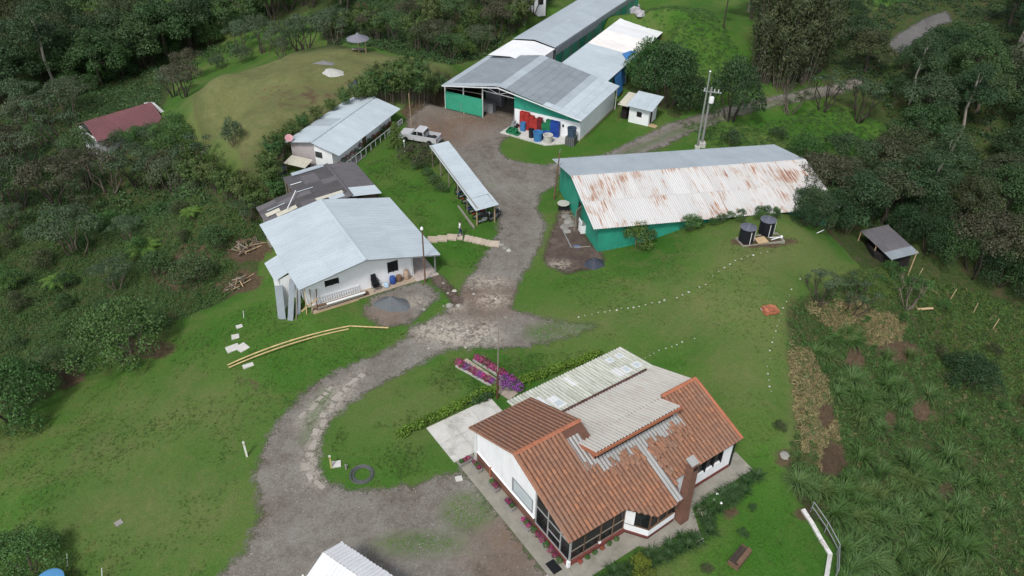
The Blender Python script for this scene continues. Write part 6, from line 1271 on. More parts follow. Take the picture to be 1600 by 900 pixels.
def person(loc, rz):
    J = {'pel': (0, 0, .95, .13, .10), 'abd': (0, 0, 1.10, .125, .10), 'che': (.01, 0, 1.30, .155, .115), 'nek': (.03, 0, 1.46, .06, .06), 'hd0': (.045, 0, 1.55, .075, .085), 'hd1': (.05, 0, 1.64, .085, .095), 'hd2': (.045, 0, 1.71, .06, .07),
      'sl': (.0, .17, 1.40, .065, .06), 'el': (-.08, .23, 1.14, .045, .045), 'wl': (.06, .22, .92, .032, .032), 'sr': (.0, -.17, 1.40, .065, .06), 'er': (.02, -.23, 1.13, .045, .045), 'wr': (.14, -.21, .93, .032, .032),
      'hl': (.0, .09, .88, .095, .095), 'kl': (.14, .09, .50, .065, .07), 'al': (.10, .09, .10, .042, .045), 'tl': (.26, .10, .04, .045, .03), 'hr': (.0, -.09, .88, .095, .095), 'kr': (-.02, -.09, .49, .065, .07), 'ar': (-.22, -.09, .14, .042, .045), 'tr': (-.09, -.10, .04, .045, .03)}
    E_ = [('pel','abd'),('abd','che'),('che','nek'),('nek','hd0'),('hd0','hd1'),('hd1','hd2'),('che','sl'),('sl','el'),('el','wl'),('che','sr'),('sr','er'),('er','wr'),('pel','hl'),('hl','kl'),('kl','al'),('al','tl'),('pel','hr'),('hr','kr'),('kr','ar'),('ar','tr')]
    for s_, sg in (('l', 1), ('r', -1)):
        w_ = J['w'+s_]; J['p'+s_] = (w_[0]+.02, w_[1], w_[2]-.07, .028, .016); E_.append(('w'+s_, 'p'+s_))
        for f, (dx, ln) in enumerate(((-.025, .055), (-.008, .072), (.009, .078), (.025, .068))):
            J[f'f{s_}{f}'] = (w_[0]+.02+dx, w_[1], w_[2]-.105, .009, .009); J[f'g{s_}{f}'] = (w_[0]+.03+dx, w_[1]-sg*.012, w_[2]-.105-ln, .008, .008); E_ += [('p'+s_, f'f{s_}{f}'), (f'f{s_}{f}', f'g{s_}{f}')]
        J['t'+s_+'h'] = (w_[0]+.065, w_[1]-sg*.01, w_[2]-.07, .010, .010); E_.append(('p'+s_, 't'+s_+'h'))
    ks = list(J); me = bpy.data.meshes.new('person'); me.from_pydata([J[k][:3] for k in ks], [(ks.index(a), ks.index(b)) for a, b in E_], []); o = bpy.data.objects.new('person', me); COL.objects.link(o)
    md = o.modifiers.new('skin', 'SKIN'); sv = me.skin_vertices[0].data if me.skin_vertices else None
    if sv is None:
        bpy.context.view_layer.objects.active = o; bpy.ops.mesh.customdata_skin_add(); sv = me.skin_vertices[0].data
    for i, k in enumerate(ks): sv[i].radius = J[k][3:5]; sv[i].use_root = (k == 'pel')
    o.modifiers.new('sub', 'SUBSURF').levels = 2; o.modifiers['sub'].render_levels = 2
    dg = bpy.context.evaluated_depsgraph_get(); m2 = bpy.data.meshes.new_from_object(o.evaluated_get(dg)); o.modifiers.clear(); o.data = m2; m2.polygons.foreach_set('use_smooth', np.ones(len(m2.polygons), bool))
    cols = [plain('white_shirt', (.72, .72, .73), .8, .05, 6, 0), plain('blue_jeans', (.03, .045, .10), .9, .2, 8, 0), plain('skin', (.20, .11, .075), .6, .08, 6, 0), plain('black_hair', (.012, .010, .010), .7, .2, 8, 0), plain('dark_shoes', (.03, .025, .022), .6, .2, 8, 0)]
    m2.materials.clear()
    for c in cols: m2.materials.append(c)
    for f in m2.polygons:
        c = f.center; arm = abs(c.y) > .175 and c.z < 1.24 and c.z > .6
        f.material_index = 4 if c.z < .085 else 2 if arm else 1 if c.z < .97 else 0 if c.z < 1.455 else 3 if (c.z > 1.655 or (c.x < .02 and c.z > 1.52)) else 2
    o.location = loc; o.rotation_euler.z = rz
    nose = MB().lathe([(.012, -.02), (.016, 0), (.006, .03)], 6).build('nose', cols[2], o, True); nose.location = (.14, 0, 1.60)
    for y in (-.035, .035): e = MB().lathe([(.004, -.008), (.011, 0), (.004, .008)], 6).build('eye', cols[3], o, True); e.location = (.125, y, 1.63)
    for y in (-.092, .092): e = MB().lathe([(.008, -.03), (.018, 0), (.008, .03)], 6).build('ear', cols[2], o, True); e.location = (.045, y, 1.615)
    MB().box(.122, -.025, 1.565, .13, .025, 1.572).build('mouth', plain('lips', (.13, .05, .045), .6, .1, 3, 0), o)
    return tag(o, 'person in white shirt and blue jeans walking on the garden steps', 'person')

# ------------------------------------------------------------------ garden steps where the person walks
SPX = [(676,375),(691,373.5),(706,371.5),(719,371),(729,373),(735.5,374.5),(742,376),(748.5,377.5),(755,379),(761.5,380.5),(772,382)]
ST_ = thing('garden_steps', gp(676,375), 0, 'concrete garden steps from the white house porch down to the drive', 'steps'); sO = ST_.location
pts = [gp(*q_) for q_ in SPX]; dirn = (pts[-1]-pts[0]); dirn.z = 0; dirn.normalize(); sd_ = Vector((-dirn.y, dirn.x, 0))
for i, pt in enumerate(pts):
    ln = .95 if i < 3 or i == len(pts)-1 else (.5 if i == 3 else .40); a = rad(random.uniform(-4, 4)); d = Vector((dirn.x*math.cos(a)-dirn.y*math.sin(a), dirn.x*math.sin(a)+dirn.y*math.cos(a), 0)); s_ = Vector((-d.y, d.x, 0)); c = pt-sO
    MB().prism([tuple((c-d*ln/2-s_*.45).xy), tuple((c+d*ln/2-s_*.45).xy), tuple((c+d*ln/2+s_*.45).xy), tuple((c-d*ln/2+s_*.45).xy)], c.z-.25, c.z+.13).build('tread', plain('step_concrete', (.42, .35, .28), .9, .15, 2, .08) if i == 0 else bpy.data.materials['step_concrete'], ST_)
pp = pts[3]; person(pp+Vector((0, .0, .13)), math.atan2(dirn.y, dirn.x)+.1)

# ------------------------------------------------------------------ poles and wires
def pole(px, py, h, r0, r1, mat, label, cat='pole', lean=(0, 0), extra=()):
    p = gp(px, py); T = thing('utility_pole' if cat == 'utility pole' else 'pole', p, 0, label, cat); MB().tube((0, 0, -.5), (lean[0], lean[1], h), r0, r1, 10).build('shaft', mat, T, True)
    for n, mb, mt in extra: mb.build(n, mt, T, True)
    return T, p
tr_ = MB().lathe([(.2, 0), (.28, .05), (.28, .62), (.24, .7), (.1, .72)], 12, (.12, -.32, 5.35)); ins = [('insulator', MB().tube((x, y, 6.55), (x, y, 6.85), .045, n=6), STEELW) for x, y in ((-.65, .2), (0, 0), (.75, -.22), (.35, -.1))]
T1, p1 = pole(1096, 229, 7.0, .15, .10, plain('grey_pole', (.23, .23, .22), .8, .1, 3, 0), 'shorter grey utility pole with crossarm and white transformer', 'utility pole', extra=[('crossarm', MB().bar((-.8, .25, 6.5), (1.1, -.32, 6.5), .11, .11), METAL), ('transformer', tr_, STEELW), ('bracket', MB().box(-.06, -.2, 5.5, .1, -.02, 5.95), METAL), ('footing', MB().box(-.35, -.35, -.4, .35, .35, .55), CONCP)]+ins)
T2, p2 = pole(1089, 233, 9.0, .13, .08, plain('green_grey_pole', (.20, .22, .19), .8, .1, 3, 0), 'taller bare utility pole next to the transformer pole', 'utility pole', extra=[('cap', MB().lathe([(.1, 8.98), (.13, 9.0), (.05, 9.1)], 8), STEELW), ('footing', MB().box(-.25, -.25, -.4, .25, .25, .4), CONCP)])
pole(664.5, 441, 5.5, .075, .055, WOODD, 'lamp pole at the porch corner of the white house', 'lamp pole', extra=[('lamp_arm', MB().bar((0, 0, 5.3), (0, -.15, 5.45), .04, .04), METAL), ('lamp_head', MB().lathe([(.05, -.14), (.12, -.1), (.13, .06), (.06, .16)], 10, (0, -.15, 5.5)), STEELW), ('lamp_base', MB().tube((0, 0, -.1), (0, 0, .3), .10), WOODD)])
pole(865, 312, 5.2, .08, .06, WOODD, 'thin brown wooden pole beside the rusty barn corner', 'pole', (.35, 0), [('tip', MB().tube((.35, 0, 5.2), (.36, 0, 5.6), .025), METAL)])
pole(722, 214, 4.2, .03, .02, WOODG, 'thin bare stake standing alone in the barn yard', 'pole', (-.05, .0), [('tie', MB().tube((-.01, 0, .5), (-.012, 0, .62), .04), METAL)])
pole(777, 623, 6.4, .055, .035, WOODG, 'slender pole standing at the foot of the flower steps', 'pole', (.05, .05), [('sleeve', MB().tube((0, 0, -.2), (.02, 0, 2.6), .075, .07), plain('rust_sleeve', (.10, .045, .03), .9, .2, 4, 0))])
pole(643, 197, 4.0, .04, .03, WOODP, 'thin pale pole against the bamboo above the pickup', 'pole', (-.1, 0), [('tie', MB().tube((-.05, 0, 2), (-.053, 0, 2.15), .05), METAL)])
pole(632.5, 238, 1.25, .035, .03, STEELW, 'short white garden lamp post on the lawn by the railing', 'lamp post', extra=[('lamp_head', MB().lathe([(.06, 1.2), (.11, 1.25), (.11, 1.42), (.04, 1.48)], 8), STEELW)])
POSTY = plain('pale_post', (.52, .50, .42), .8, .15, 4, 0)
for px, py, h, m_, lb in ((386, 713, 1.35, plain('white_post', (.66, .66, .60), .8, .08, 4, 0), 'white marker post on the left lawn'), (518, 731, 1.1, plain('yellow_post', (.45, .40, .18), .8, .1, 4, 0), 'yellowish marker post on the lawn island')):
    place('marker_post', [('post', MB().box(-.06, -.06, -.3, .06, .06, h), m_), ('cap', MB().box(-.07, -.07, h, .07, .07, h+.03), CONCP), ('mark', MB().box(-.065, -.065, h-.2, .065, .065, h-.14), WOODD)], gp(px, py), rad(20), lb, 'post')
for i, (px, py) in enumerate(((1432, 436), (1484, 468), (1520, 490), (1550, 515))):
    o = MB().tube((0, 0, -.3), (random.uniform(-.05, .25), 0, 1.3), .05, .04, 7).build('fence_stake', WOODP); o.location = gp(px, py); tag(o, ['leaning fence stake nearest the open hillside shed', 'fence stake beside the long green slope grass', 'forked fence stake further down the right slope', 'lowest fence stake on the right slope'][i], 'stake')
def cable(a, b, sag, r, label, n=14):
    a, b = Vector(a), Vector(b); mb = MB(); pr = a
    for i in range(1, n+1):
        t = i/n; q_ = a.lerp(b, t)-Vector((0, 0, sag*4*t*(1-t))); mb.tube(pr, q_, r, n=4, cap=False); pr = q_
    return tag(mb.build('power_cable', BLACK), label, 'cable')
c0 = p1+Vector((.75, -.22, 6.85)); c1 = p1+Vector((.35, -.1, 6.85))
cable(c0, gp(1560, 120)+Vector((0, 0, 8)), 2.0, .014, 'lower power cable from the transformer pole into the right wood'); cable(c1, gp(1600, 90)+Vector((0, 0, 9)), 2.0, .014, 'upper power cable from the transformer pole into the right wood')

# ------------------------------------------------------------------ water tanks on the knoll
TANK = plain('black_tank', (.012, .013, .017), .45, .15, 4, .1); LID = plain('slate_tank_lid', (.10, .105, .135), .5, .12, 4, .05)
def tank(px, py, label):
    p = gp(px, py); T = thing('water_tank', p, random.uniform(0, 1), label, 'water tank', None); T.scale = (.84, .84, .76); pr = [(.76, 0)]
    for k in range(6): pr += [(.78, .12+k*.27), (.755, .25+k*.27)]
    MB().lathe(pr+[(.78, 1.78)], 26).build('body', TANK, T, True); l = MB().lathe([(.82, 1.76), (.84, 1.84), (.78, 1.88), (.25, 2.05), (.2, 2.12), (.05, 2.13)], 26).build('lid', LID, T, True)
    for k in range(6):
        a = k*math.pi/3; MB().bar((.25*math.cos(a), .25*math.sin(a), 2.08), (.76*math.cos(a), .76*math.sin(a), 1.9), .06, .05).build('rib', LID, l)
    MB().tube((-.35, -.74, 0), (-.35, -.74, 1.6), .035, n=6).build('pipe', STEELW, T); MB().tube((.55, -.6, 0), (.55, -.6, 1.7), .03, n=6).build('pipe', STEELW, T); return T
tank(1165, 376, 'black ribbed water tank, nearer of the pair on the knoll'); tank(1196, 364, 'black ribbed water tank, farther of the pair on the knoll')
o = MB().box(-.5, -.4, 0, .5, .4, .06).build('plywood_sheet', WOODP); o.location = gp(1189, 378)+Vector((0, 0, .15)); o.rotation_euler = (rad(8), 0, rad(20)); tag(o, 'tan plywood sheet lying between the two black tanks', 'board')
k1 = thing('tank_kerb', gp(1187, 376), rad(14), 'concrete kerb frame around the two black tanks', 'kerb')
for a in ((-1.9, -.62, 2.1, -.50), (-1.9, .7, 2.1, .82), (-1.9, -.5, -1.78, .7), (1.98, -.5, 2.1, .7)): MB().box(a[0], a[1], -.3, a[2], a[3], .06).build('kerb', CONC, k1)
place('valve_pipes', [('pipe', MB().tube((0, 0, .1), (1.0, .15, .15), .05), STEELW), ('pipe', MB().tube((.0, .35, .1), (.9, .2, .12), .04), STEELW), ('valve', MB().lathe([(.1, 0), (.14, .1), (.1, .25)], 8, (1.05, .17, 0)), STEELW)], gp(1205, 376), rad(14), 'white valve pipes right beside the farther tank', 'pipes')

# ------------------------------------------------------------------ crates, tubs at the loading slab
def crate_mesh(mat):
    mb = MB(); mb.box(-.28, -.19, 0, .28, .19, .03)
    for a in ((-.28, -.19, .28, -.165), (-.28, .165, .28, .19), (-.28, -.165, -.255, .165), (.255, -.165, .28, .165)): mb.box(a[0], a[1], .03, a[2], a[3], .26)
    for a in ((-.30, -.21, .30, -.19), (-.30, .19, .30, .21)): mb.box(a[0], a[1], .22, a[2], a[3], .27)
    return mb.mesh('plastic_crate', mat)
CR = {n: crate_mesh(plain('crate_'+n, c, .5, .12, 4, .15)) for n, c in (('red', (.34, .035, .03)), ('green', (.02, .16, .07)), ('blue', (.02, .06, .28)), ('maroon', (.14, .02, .022)), ('sky', (.05, .17, .36)))}
bz = .13
for si, (y, x, n, col, lb) in enumerate(((-3.05, .45, 8, 'red', 'first red crate stack from the barn opening'), (-3.65, .45, 8, 'red', 'second red crate stack from the barn opening'), (-4.25, .45, 7, 'red', 'third red crate stack from the barn opening'), (-4.8, .45, 6, 'red', 'lower red crate stack by the maroon crates'), (-3.4, -.05, 4, 'sky', 'sky blue stack before the red crates'), (-5.3, .42, 7, 'maroon', 'maroon crate stack beside the green crates'), (-5.85, .45, 5, 'green', 'green crate stack beside the maroon crates'), (-6.4, .45, 7, 'green', 'green crate stack touching the blue crates'), (-6.95, .45, 7, 'blue', 'first blue crate stack beside the green crates'), (-7.45, .45, 7, 'blue', 'last blue crate stack at the bare wall'))):
    for k in range(n):
        o = link('plastic_crate', CR[col]); w_ = bbw(x, y, bz+k*.262); o.location = w_; o.rotation_euler.z = BBY+rad(90)+random.uniform(-.06, .06); tag(o, f'{col} crate {ordinal(k)} from bottom of the '+lb.replace(' from the barn opening', ' from barn opening'), 'crate', lb)
for i, (y, x, z) in enumerate(((-2.2, -1.15, bz), (-2.75, -1.2, bz), (-3.3, -1.3, bz), (-2.4, -1.1, bz+.27), (-3.0, -1.2, bz+.27))):
    o = link('plastic_crate', CR['green']); o.location = bbw(x, y, z); o.scale = (1.25, 1.4, 1.0); o.rotation_euler.z = BBY+random.uniform(-.1, .1); tag(o, 'flat green crate on the slab corner by the barn opening', 'crate', 'green crates on the slab corner')
def tub(x, y, r, h, col, name, label, z=bz, wallt=.05):
    mb = MB(); mb.lathe([(r*.82, 0), (r*.95, h*.9), (r*1.04, h*.93), (r*1.04, h), (r*.9, h), (r*.8, h*.12), (.02, h*.1)], 20); o = mb.build(name, plain(name+'_plastic', col, .5, .1, 3, 0), None, True); o.location = bbw(x, y, z); return tag(o, label, 'tub')
tub(-1.45, -6.0, .55, 1.05, (.05, .19, .42), 'blue_tub', 'light blue open tub at the slab edge beside the white tub'); tub(-1.35, -7.2, .55, .95, (.52, .50, .46), 'white_tub', 'off-white open tub at the slab edge beside the blue tub'); tub(-.6, -6.6, .48, .8, (.03, .10, .34), 'deep_blue_tub', 'deep blue tub behind the light blue and white tubs'); tub(-1.1, -5.0, .34, 1.0, (.02, .02, .026), 'black_drum', 'black drum beside the light blue tub')
place('tank_stand', [('cage', MB().box(-.5, -.5, 0, .5, .5, 1.05), plain('dull_cage', (.08, .085, .085), .7, .2, 4, 0))]+[('bar', MB().box(-.53, -.53+i*.26, 0, -.5, -.50+i*.26, 1.1), METAL) for i in range(5)], bbw(-.3, -9.6, 0), BBY, 'grey caged cube tank standing at the barn corner', 'cube tank')
tub(-.3, -9.6, .52, 1.0, (.045, .075, .115), 'slate_tub', 'slate blue tub on top of the grey caged cube', 1.05)
place('loose_machine', [('frame', MB().box(-.3, -.3, .1, .3, .3, .5), METAL), ('wheel', MB().tube((-.35, -.3, .2), (.35, -.3, .2), .18), TYRE), ('motor', MB().tube((-.2, .1, .65), (.3, .1, .65), .15), METAL), ('handle', MB().tube((.2, .2, .5), (.5, .3, 1.0), .03), METAL)], bbw(.3, -2.1, bz), BBY, 'small grey machine beside the red crates at the barn opening', 'machine')
place('barn_switch_box', [('box', MB().box(-.06, -.1, 0, .0, .1, .3), BLACK)], bbw(.9, -8.0, 1.3), BBY, 'small black switch box on the white barn wall', 'switch box')

# ------------------------------------------------------------------ flowers, hedges, planters
L_MAG = leafmat('magenta_petals', (.30, .025, .11), (.34, .035, .16), (.20, .02, .07), .2, .5); L_PUR = leafmat('violet_petals', (.27, .05, .34), (.32, .07, .38), (.24, .05, .30), .2, .5); L_RED = leafmat('red_petals', (.30, .03, .03), (.24, .03, .04), (.34, .05, .04), .2, .4)
L_HEDGE = leafmat('hedge_leaves', (.125, .225, .028), (.135, .235, .03), (.145, .235, .034), .3, .45)
def flower_plant(p, r, h, petal, label, group, seed, parent=None):
    g = np.random.default_rng(seed); T = thing('flowering_plant', p, 0, label, 'flowers', group)
    V, Fq, tn = lobes_cloud([((0, 0, h*.5), r)], 320/r**.6, .085, h/r*.55, -.2, .6, seed, .7); link('leaves', fast_mesh('leaves', V, Fq, tn, L_BUSH), T)
    V, Fq, tn = lobes_cloud([((0, 0, h*.55), r*1.04)], 380/r**.6, .085, h/r*.58, -.05, .5, seed+1, .9); link('blossom', fast_mesh('blossom', V, Fq, tn, petal), T); return T
WALLB = plain('bed_wall', (.42, .40, .38), .9, .15, 3, .05)
def bed(a, b, n, name, label, plab, group, petals, rmul=1.0):
    A, B = gp(*a), gp(*b); d = (B-A); L = d.length; T = thing(name, A, math.atan2(d.y, d.x), label, 'flower bed')
    for s_ in (-.2, .2): MB().box(0, s_-.04, -.2, d.xy.length, s_+.04, .22).build('bed_wall', WALLB, T)
    MB().box(0, -.16, -.2, d.xy.length, .16, .15).build('soil', WOODD, T)
    for k in range(n): flower_plant(A.lerp(B, (k+.5)/n)+Vector((random.uniform(-.08, .08), random.uniform(-.08, .08), .15)), random.uniform(.24, .34)*rmul, .42*rmul, petals[k % len(petals)], plab, group, 500+k*3+int(a[0]))
bed((715, 571), (772, 604), 9, 'lower_flower_bed', 'narrow flower bed on the lawn side of the flower steps', 'magenta flowering plant in the bed on the lawn side of the steps', 'flowers, lawn side of the steps', [L_MAG, L_MAG, L_PUR]); bed((742, 562), (806, 603), 9, 'upper_flower_bed', 'walled flower bed on the hedge side of the flower steps', 'magenta flowering plant in the walled bed on the hedge side of the steps', 'flowers, hedge side of the steps', [L_MAG, L_MAG, L_MAG], 1.1)
for k, (px, py, r) in enumerate(((786, 601, .55), (796, 603, .6), (805, 609, .5), (793, 609, .45), (811, 613, .35))): flower_plant(gp(px, py), r, .75, L_PUR, 'big violet flowering bush at the hedge end of the flower steps', 'violet bushes by the steps', 700+k*5)
FS = thing('flower_steps', gp(735, 568), 0, 'concrete steps running down between the two flower beds', 'steps'); a, b = gp(722, 566), gp(803, 620); d = (b-a); n = 9; u = Vector((d.x, d.y, 0)).normalized(); s_ = Vector((-u.y, u.x, 0))
stc = plain('flower_step_concrete', (.34, .29, .24), .9, .15, 2, .08)
for k in range(n):
    c = a.lerp(b, (k+.5)/n)-FS.location; l_ = d.length/n*.49; MB().prism([tuple((c-u*l_-s_*.48).xy), tuple((c+u*l_-s_*.48).xy), tuple((c+u*l_+s_*.48).xy), tuple((c-u*l_+s_*.48).xy)], c.z-.3, c.z+.10-.006*k).build('tread', stc, FS)
def hedge(a, b, label, n, seed, r0=.34, leaf=None, z=.32, group=None):
    A, B = gp(*a), gp(*b); q_ = random.Random(seed); lob = []
    T = thing('hedge', A, 0, label, 'hedge', group)
    for k in range(n):
        c = A.lerp(B, k/(n-1)); c.z = float(hz(c.x, c.y)); c = c-A; lob.append(((c.x+q_.uniform(-.1, .1), c.y+q_.uniform(-.1, .1), c.z+z+q_.uniform(-.05, .08)), r0*q_.uniform(.75, 1.2)))
    V, Fq, tn = lobes_cloud(lob, 700, .13, .95, -.6, .7, seed, .7); link('foliage', fast_mesh('foliage', V, Fq, tn, leaf or L_HEDGE), T)
    sm = MB()
    e = B-A; sm.bar((0, 0, -.1), (e.x, e.y, float(hz(B.x, B.y))-A.z+.1), .06, .2).build('stems', BARKD, T); return T
hedge((626, 681), (772, 611), 'low bright hedge along the lawn below the flower steps', 26, 3); hedge((812, 600), (938, 557), 'low bright hedge running behind the back roof of the tiled house', 24, 4); hedge((742, 632), (765, 622), 'short dark hedge piece by the patio corner', 6, 5, .3, L_FOREST)
TROUGH = plain('grey_trough', (.24, .23, .22), .9, .15, 4, .08)
for i, (x, y, r_) in enumerate(((-.62, 10.05, 0), (-.22, 9.25, 90), (-.16, 7.35, 90), (-.16, 5.6, 90), (-.16, 3.85, 90))):
    o_ = ['patio corner end', 'downpipe', 'brick wall middle', 'pale window', 'glazed porch'][i]
    tT = place('flower_trough', [('trough', MB().prism([(-.42, -.14), (.42, -.14), (.42, .14), (-.42, .14)], 0, .28), TROUGH), ('rim', MB().box(-.45, -.17, .28, .45, .17, .31), TROUGH), ('soil', MB().box(-.38, -.11, .31, .38, .11, .325), WOODD)], thw(x, y, .05), TH_YAW+rad(r_), f'grey flower trough on the walkway nearest the {o_}', 'planter')
    for k in range(3):
        q_ = Matrix.Rotation(TH_YAW+rad(r_), 4, 'Z') @ Vector((-.25+k*.25, 0, .3)); flower_plant(thw(x, y, .05)+q_, .16, .22, L_MAG if k != i % 3 else L_BUSH, f'magenta flowers in the trough nearest the {o_}', f'flowers in trough by {o_}', 900+i*10+k)
for k in range(7): flower_plant(thw(.0, .75+k*.42, .05), .2, .42, L_MAG if k in (1, 2, 4, 5) else L_BUSH, 'flowering plant along the foot of the porch glazing', 'plants at the porch glazing', 1000+k)
for k in range(6): flower_plant(thw(1.0+k*.55, .08, .05), .15, .22, L_BUSH if k % 3 else L_RED, 'low plant along the foot of the porch front', 'plants at the porch front', 1050+k)
o = MB().box(-.42, -.3, 0, .42, .3, .02).build('door_mat', BLACK); o.location = thw(-.42, .72, .052); o.rotation_euler.z = TH_YAW+rad(90); tag(o, 'black door mat on the walkway by the porch corner', 'mat')
tb = thing('bay_table', thw(5.95, .25, .1), TH_YAW, 'white slatted table seen through the bay window', 'table')
for k in range(5): MB().box(-.5+k*.21, -.35, .70, -.5+k*.21+.18, .35, .73).build('slat', WHITE2, tb)
for x in (-.45, .45):
    for y in (-.3, .3): MB().box(x-.03, y-.03, 0, x+.03, y+.03, .7).build('leg', WHITE2, tb)
# lily and grass border in front of the tiled house
lily = []
for i in range(3):
    V, Fq, T = blades(90, .72, .55, .05, .6, 800+i, 3, .16); lily.append(fast_mesh('lily_clump', V, Fq, T, leafmat('lily_leaves', (.030, .072, .020), (.036, .085, .024), (.045, .09, .028), .25, .4) if i == 0 else bpy.data.materials['lily_leaves']))
bd = [(1.0+i*.55, -1.55-.06*i+random.uniform(-.2, .2)) for i in range(13)]+[(2.0+i*.7, -2.1-.08*i) for i in range(9)]+[(9.4+i*.5, -1.25+random.uniform(-.18, .18)) for i in range(11)]+[(9.2+i*.6, -1.75) for i in range(7)]+[(8.9, -2.3), (8.7, -2.7), (9.2, -2.2)]
for x, y in bd:
    w_ = thw(x, y); w_.z = float(hz(w_.x, w_.y)); s = random.uniform(.8, 1.25); o = link('lily_clump', random.choice(lily)); o.location = w_; o.scale = (s, s, s*random.uniform(.8, 1.1)); o.rotation_euler.z = random.uniform(0, 6); tag(o, 'strap-leaved lily clump in the border '+('beside the front path' if x < 8.5 else 'beyond the chimney'), 'plant', 'lily border '+('by the front path' if x < 8.5 else 'beyond the chimney'))
L_LIME = leafmat('lime_leaves', (.15, .19, .025), (.17, .21, .03), (.16, .19, .03), .3, .4)
plant('garden_shrub', gp(1001, 897), 'shrub', 1, L_LIME, 'yellow-green round shrub at the lower edge in the lily border', 'bush', None, .52, .55)
for px, py, s, lf, lb in ((1175, 797, .22, L_FOREST, 'small dark shrub in a soil ring on the front lawn'), (1160, 838, .26, L_FOREST, 'small dark shrub beside the log planter'), (1104, 893, .26, L_OLIVE, 'brownish shrub in a soil patch at the lower edge'), (1112, 790, .4, L_BUSH, 'white-flowered shrub beside the flat stone'), (1218, 672, .35, L_OLIVE, 'scrubby bush at the knoll edge by the dry grass'), (1270, 812, .22, L_OLIVE, 'small bush at the soil by the white retaining edge')):
    plant('garden_shrub', gp(px, py), 'shrub', 2, lf, lb, 'bush', None, s, s)
for px, py in ((1118, 782), (1113, 790), (1124, 796)):
    p = gp(px, py)+Vector((0, 0, .62)); o = MB().lathe([(.02, -.05), (.09, 0), (.07, .05), (.01, .06)], 8).build('white_blossom', WHITE2); o.location = p; tag(o, 'white lily blossom above the border by the flat stone', 'flower', 'white blossoms')
lg = thing('log_planter', gp(1155, 873), rad(48), 'dark hollow log planter lying on the front lawn', 'planter')
MB().box(-.75, -.34, .0, .75, -.24, .42).build('side', WOODD, lg); MB().box(-.75, .24, .0, .75, .34, .3).build('side', BARKD, lg); MB().box(-.72, -.24, .02, .72, .24, .2).build('soil', BARKD, lg)
for x in (-.78, .75): MB().box(x-.03, -.34, 0, x+.03, .34, .32).build('end', WOODD, lg)
for k in range(5): MB().tube((-.7, -.3+.04*k, .36+.03*k), (.7, -.3+.04*k, .36+.03*k), .06, n=7).build('bark_strip', WOODD, lg)
def rock(px, py, r, mat, label, cat='stone', group=None, flat=.6, seed=0, z=0):
    g = random.Random(seed+int(px*7+py)); mb = MB(); pr = [(r*.55, -r*.2), (r*.95, 0), (r, r*flat*.4), (r*.75, r*flat*.8), (r*.25, r*flat)]; mb.lathe(pr, 7); mb.v = [(x*g.uniform(.8, 1.2), y*g.uniform(.8, 1.2), z_*g.uniform(.85, 1.15)) for x, y, z_ in mb.v]
    o = mb.build('stone', mat); o.location = gp(px, py)+Vector((0, 0, z)); o.rotation_euler.z = g.uniform(0, 6); return tag(o, label, cat, group)
STW = plain('white_stone', (.37, .36, .32), .9, .15, 8, .15); STG = plain('grey_stone', (.24, .23, .21), .9, .2, 5, .2)
rock(1093, 845, .28, STW, 'white boulder on the lawn by the lily border'); rock(1100, 800, .5, plain('flat_stone', (.30, .27, .21), .9, .2, 3, 0), 'flat mossy stone beside the white-flowered shrub', flat=.3); rock(1225, 712, .35, STG, 'grey stone in the soil by the knoll edge', flat=.4)
def row(pts, step, label, group, r0=.10):
    pl = []
    for (a, b) in zip(pts, pts[1:]):
        n = max(1, int(math.dist(a, b)/step)); pl += [(a[0]+(b[0]-a[0])*k/n, a[1]+(b[1]-a[1])*k/n) for k in range(n)]
    for k, (x, y) in enumerate(pl+[pts[-1]]):
        if random.random() < .12: continue
        rock(x+random.uniform(-1.5, 1.5), y+random.uniform(-1, 1), r0*random.uniform(.6, 1.5), STW, label, 'stone', group, .7, k)
row([(903, 496), (935, 489), (1000, 478), (1058, 466), (1085, 453), (1102, 444), (1122, 425), (1150, 408), (1176, 398), (1200, 393)], 8.5, 'white stone in the curving row across the knoll lawn', 'stone row on the knoll', .075)
row([(1000, 562), (1030, 548), (1058, 538), (1085, 529)], 8, 'white stone in the short row behind the back roof', 'stone row behind the house', .055); row([(1250, 437), (1236, 452), (1228, 472), (1217, 500), (1206, 535), (1201, 560), (1200, 585), (1204, 612)], 9, 'white stone in the row along the knoll edge', 'stone row at the knoll edge', .06)
bs = thing('brick_stack', gp(1203, 487), rad(15), 'neat stack of orange bricks on the knoll lawn', 'bricks'); bm = MB().box(-.14, -.19, 0, .14, .19, .13).mesh('brick', plain('orange_brick', (.36, .13, .07), .85, .2, 4, .25))
for z in range(3):
    for i in range(4 if z < 2 else 3):
        for j in range(2): link('brick', bm, bs, loc=(-.45+i*.30+random.uniform(-.01, .01), -.2+j*.4, z*.135))
rock(1192, 484, .22, STG, 'grey rubble heap touching the orange brick stack'); 
for k in range(26): rock(random.uniform(660, 790), random.uniform(440, 545), random.uniform(.05, .16), STW if k % 3 else STG, 'pale loose stone lying on the drive junction', 'stone', 'loose stones on the junction', .4, k)
for px, py, r in ((790, 388, .35), (783, 383, .3), (795, 392, .25), (710, 455, .2), (716, 478, .22), (702, 478, .3)): rock(px, py, r, STG if r > .27 else STW, 'rough stone along the drive verge below the steps', 'stone', 'verge stones', .6)
CP = plain('broken_concrete', (.31, .28, .245), .9, .15, 2.5, .08, dirt=(.25, .21, .17), bmp=.4)
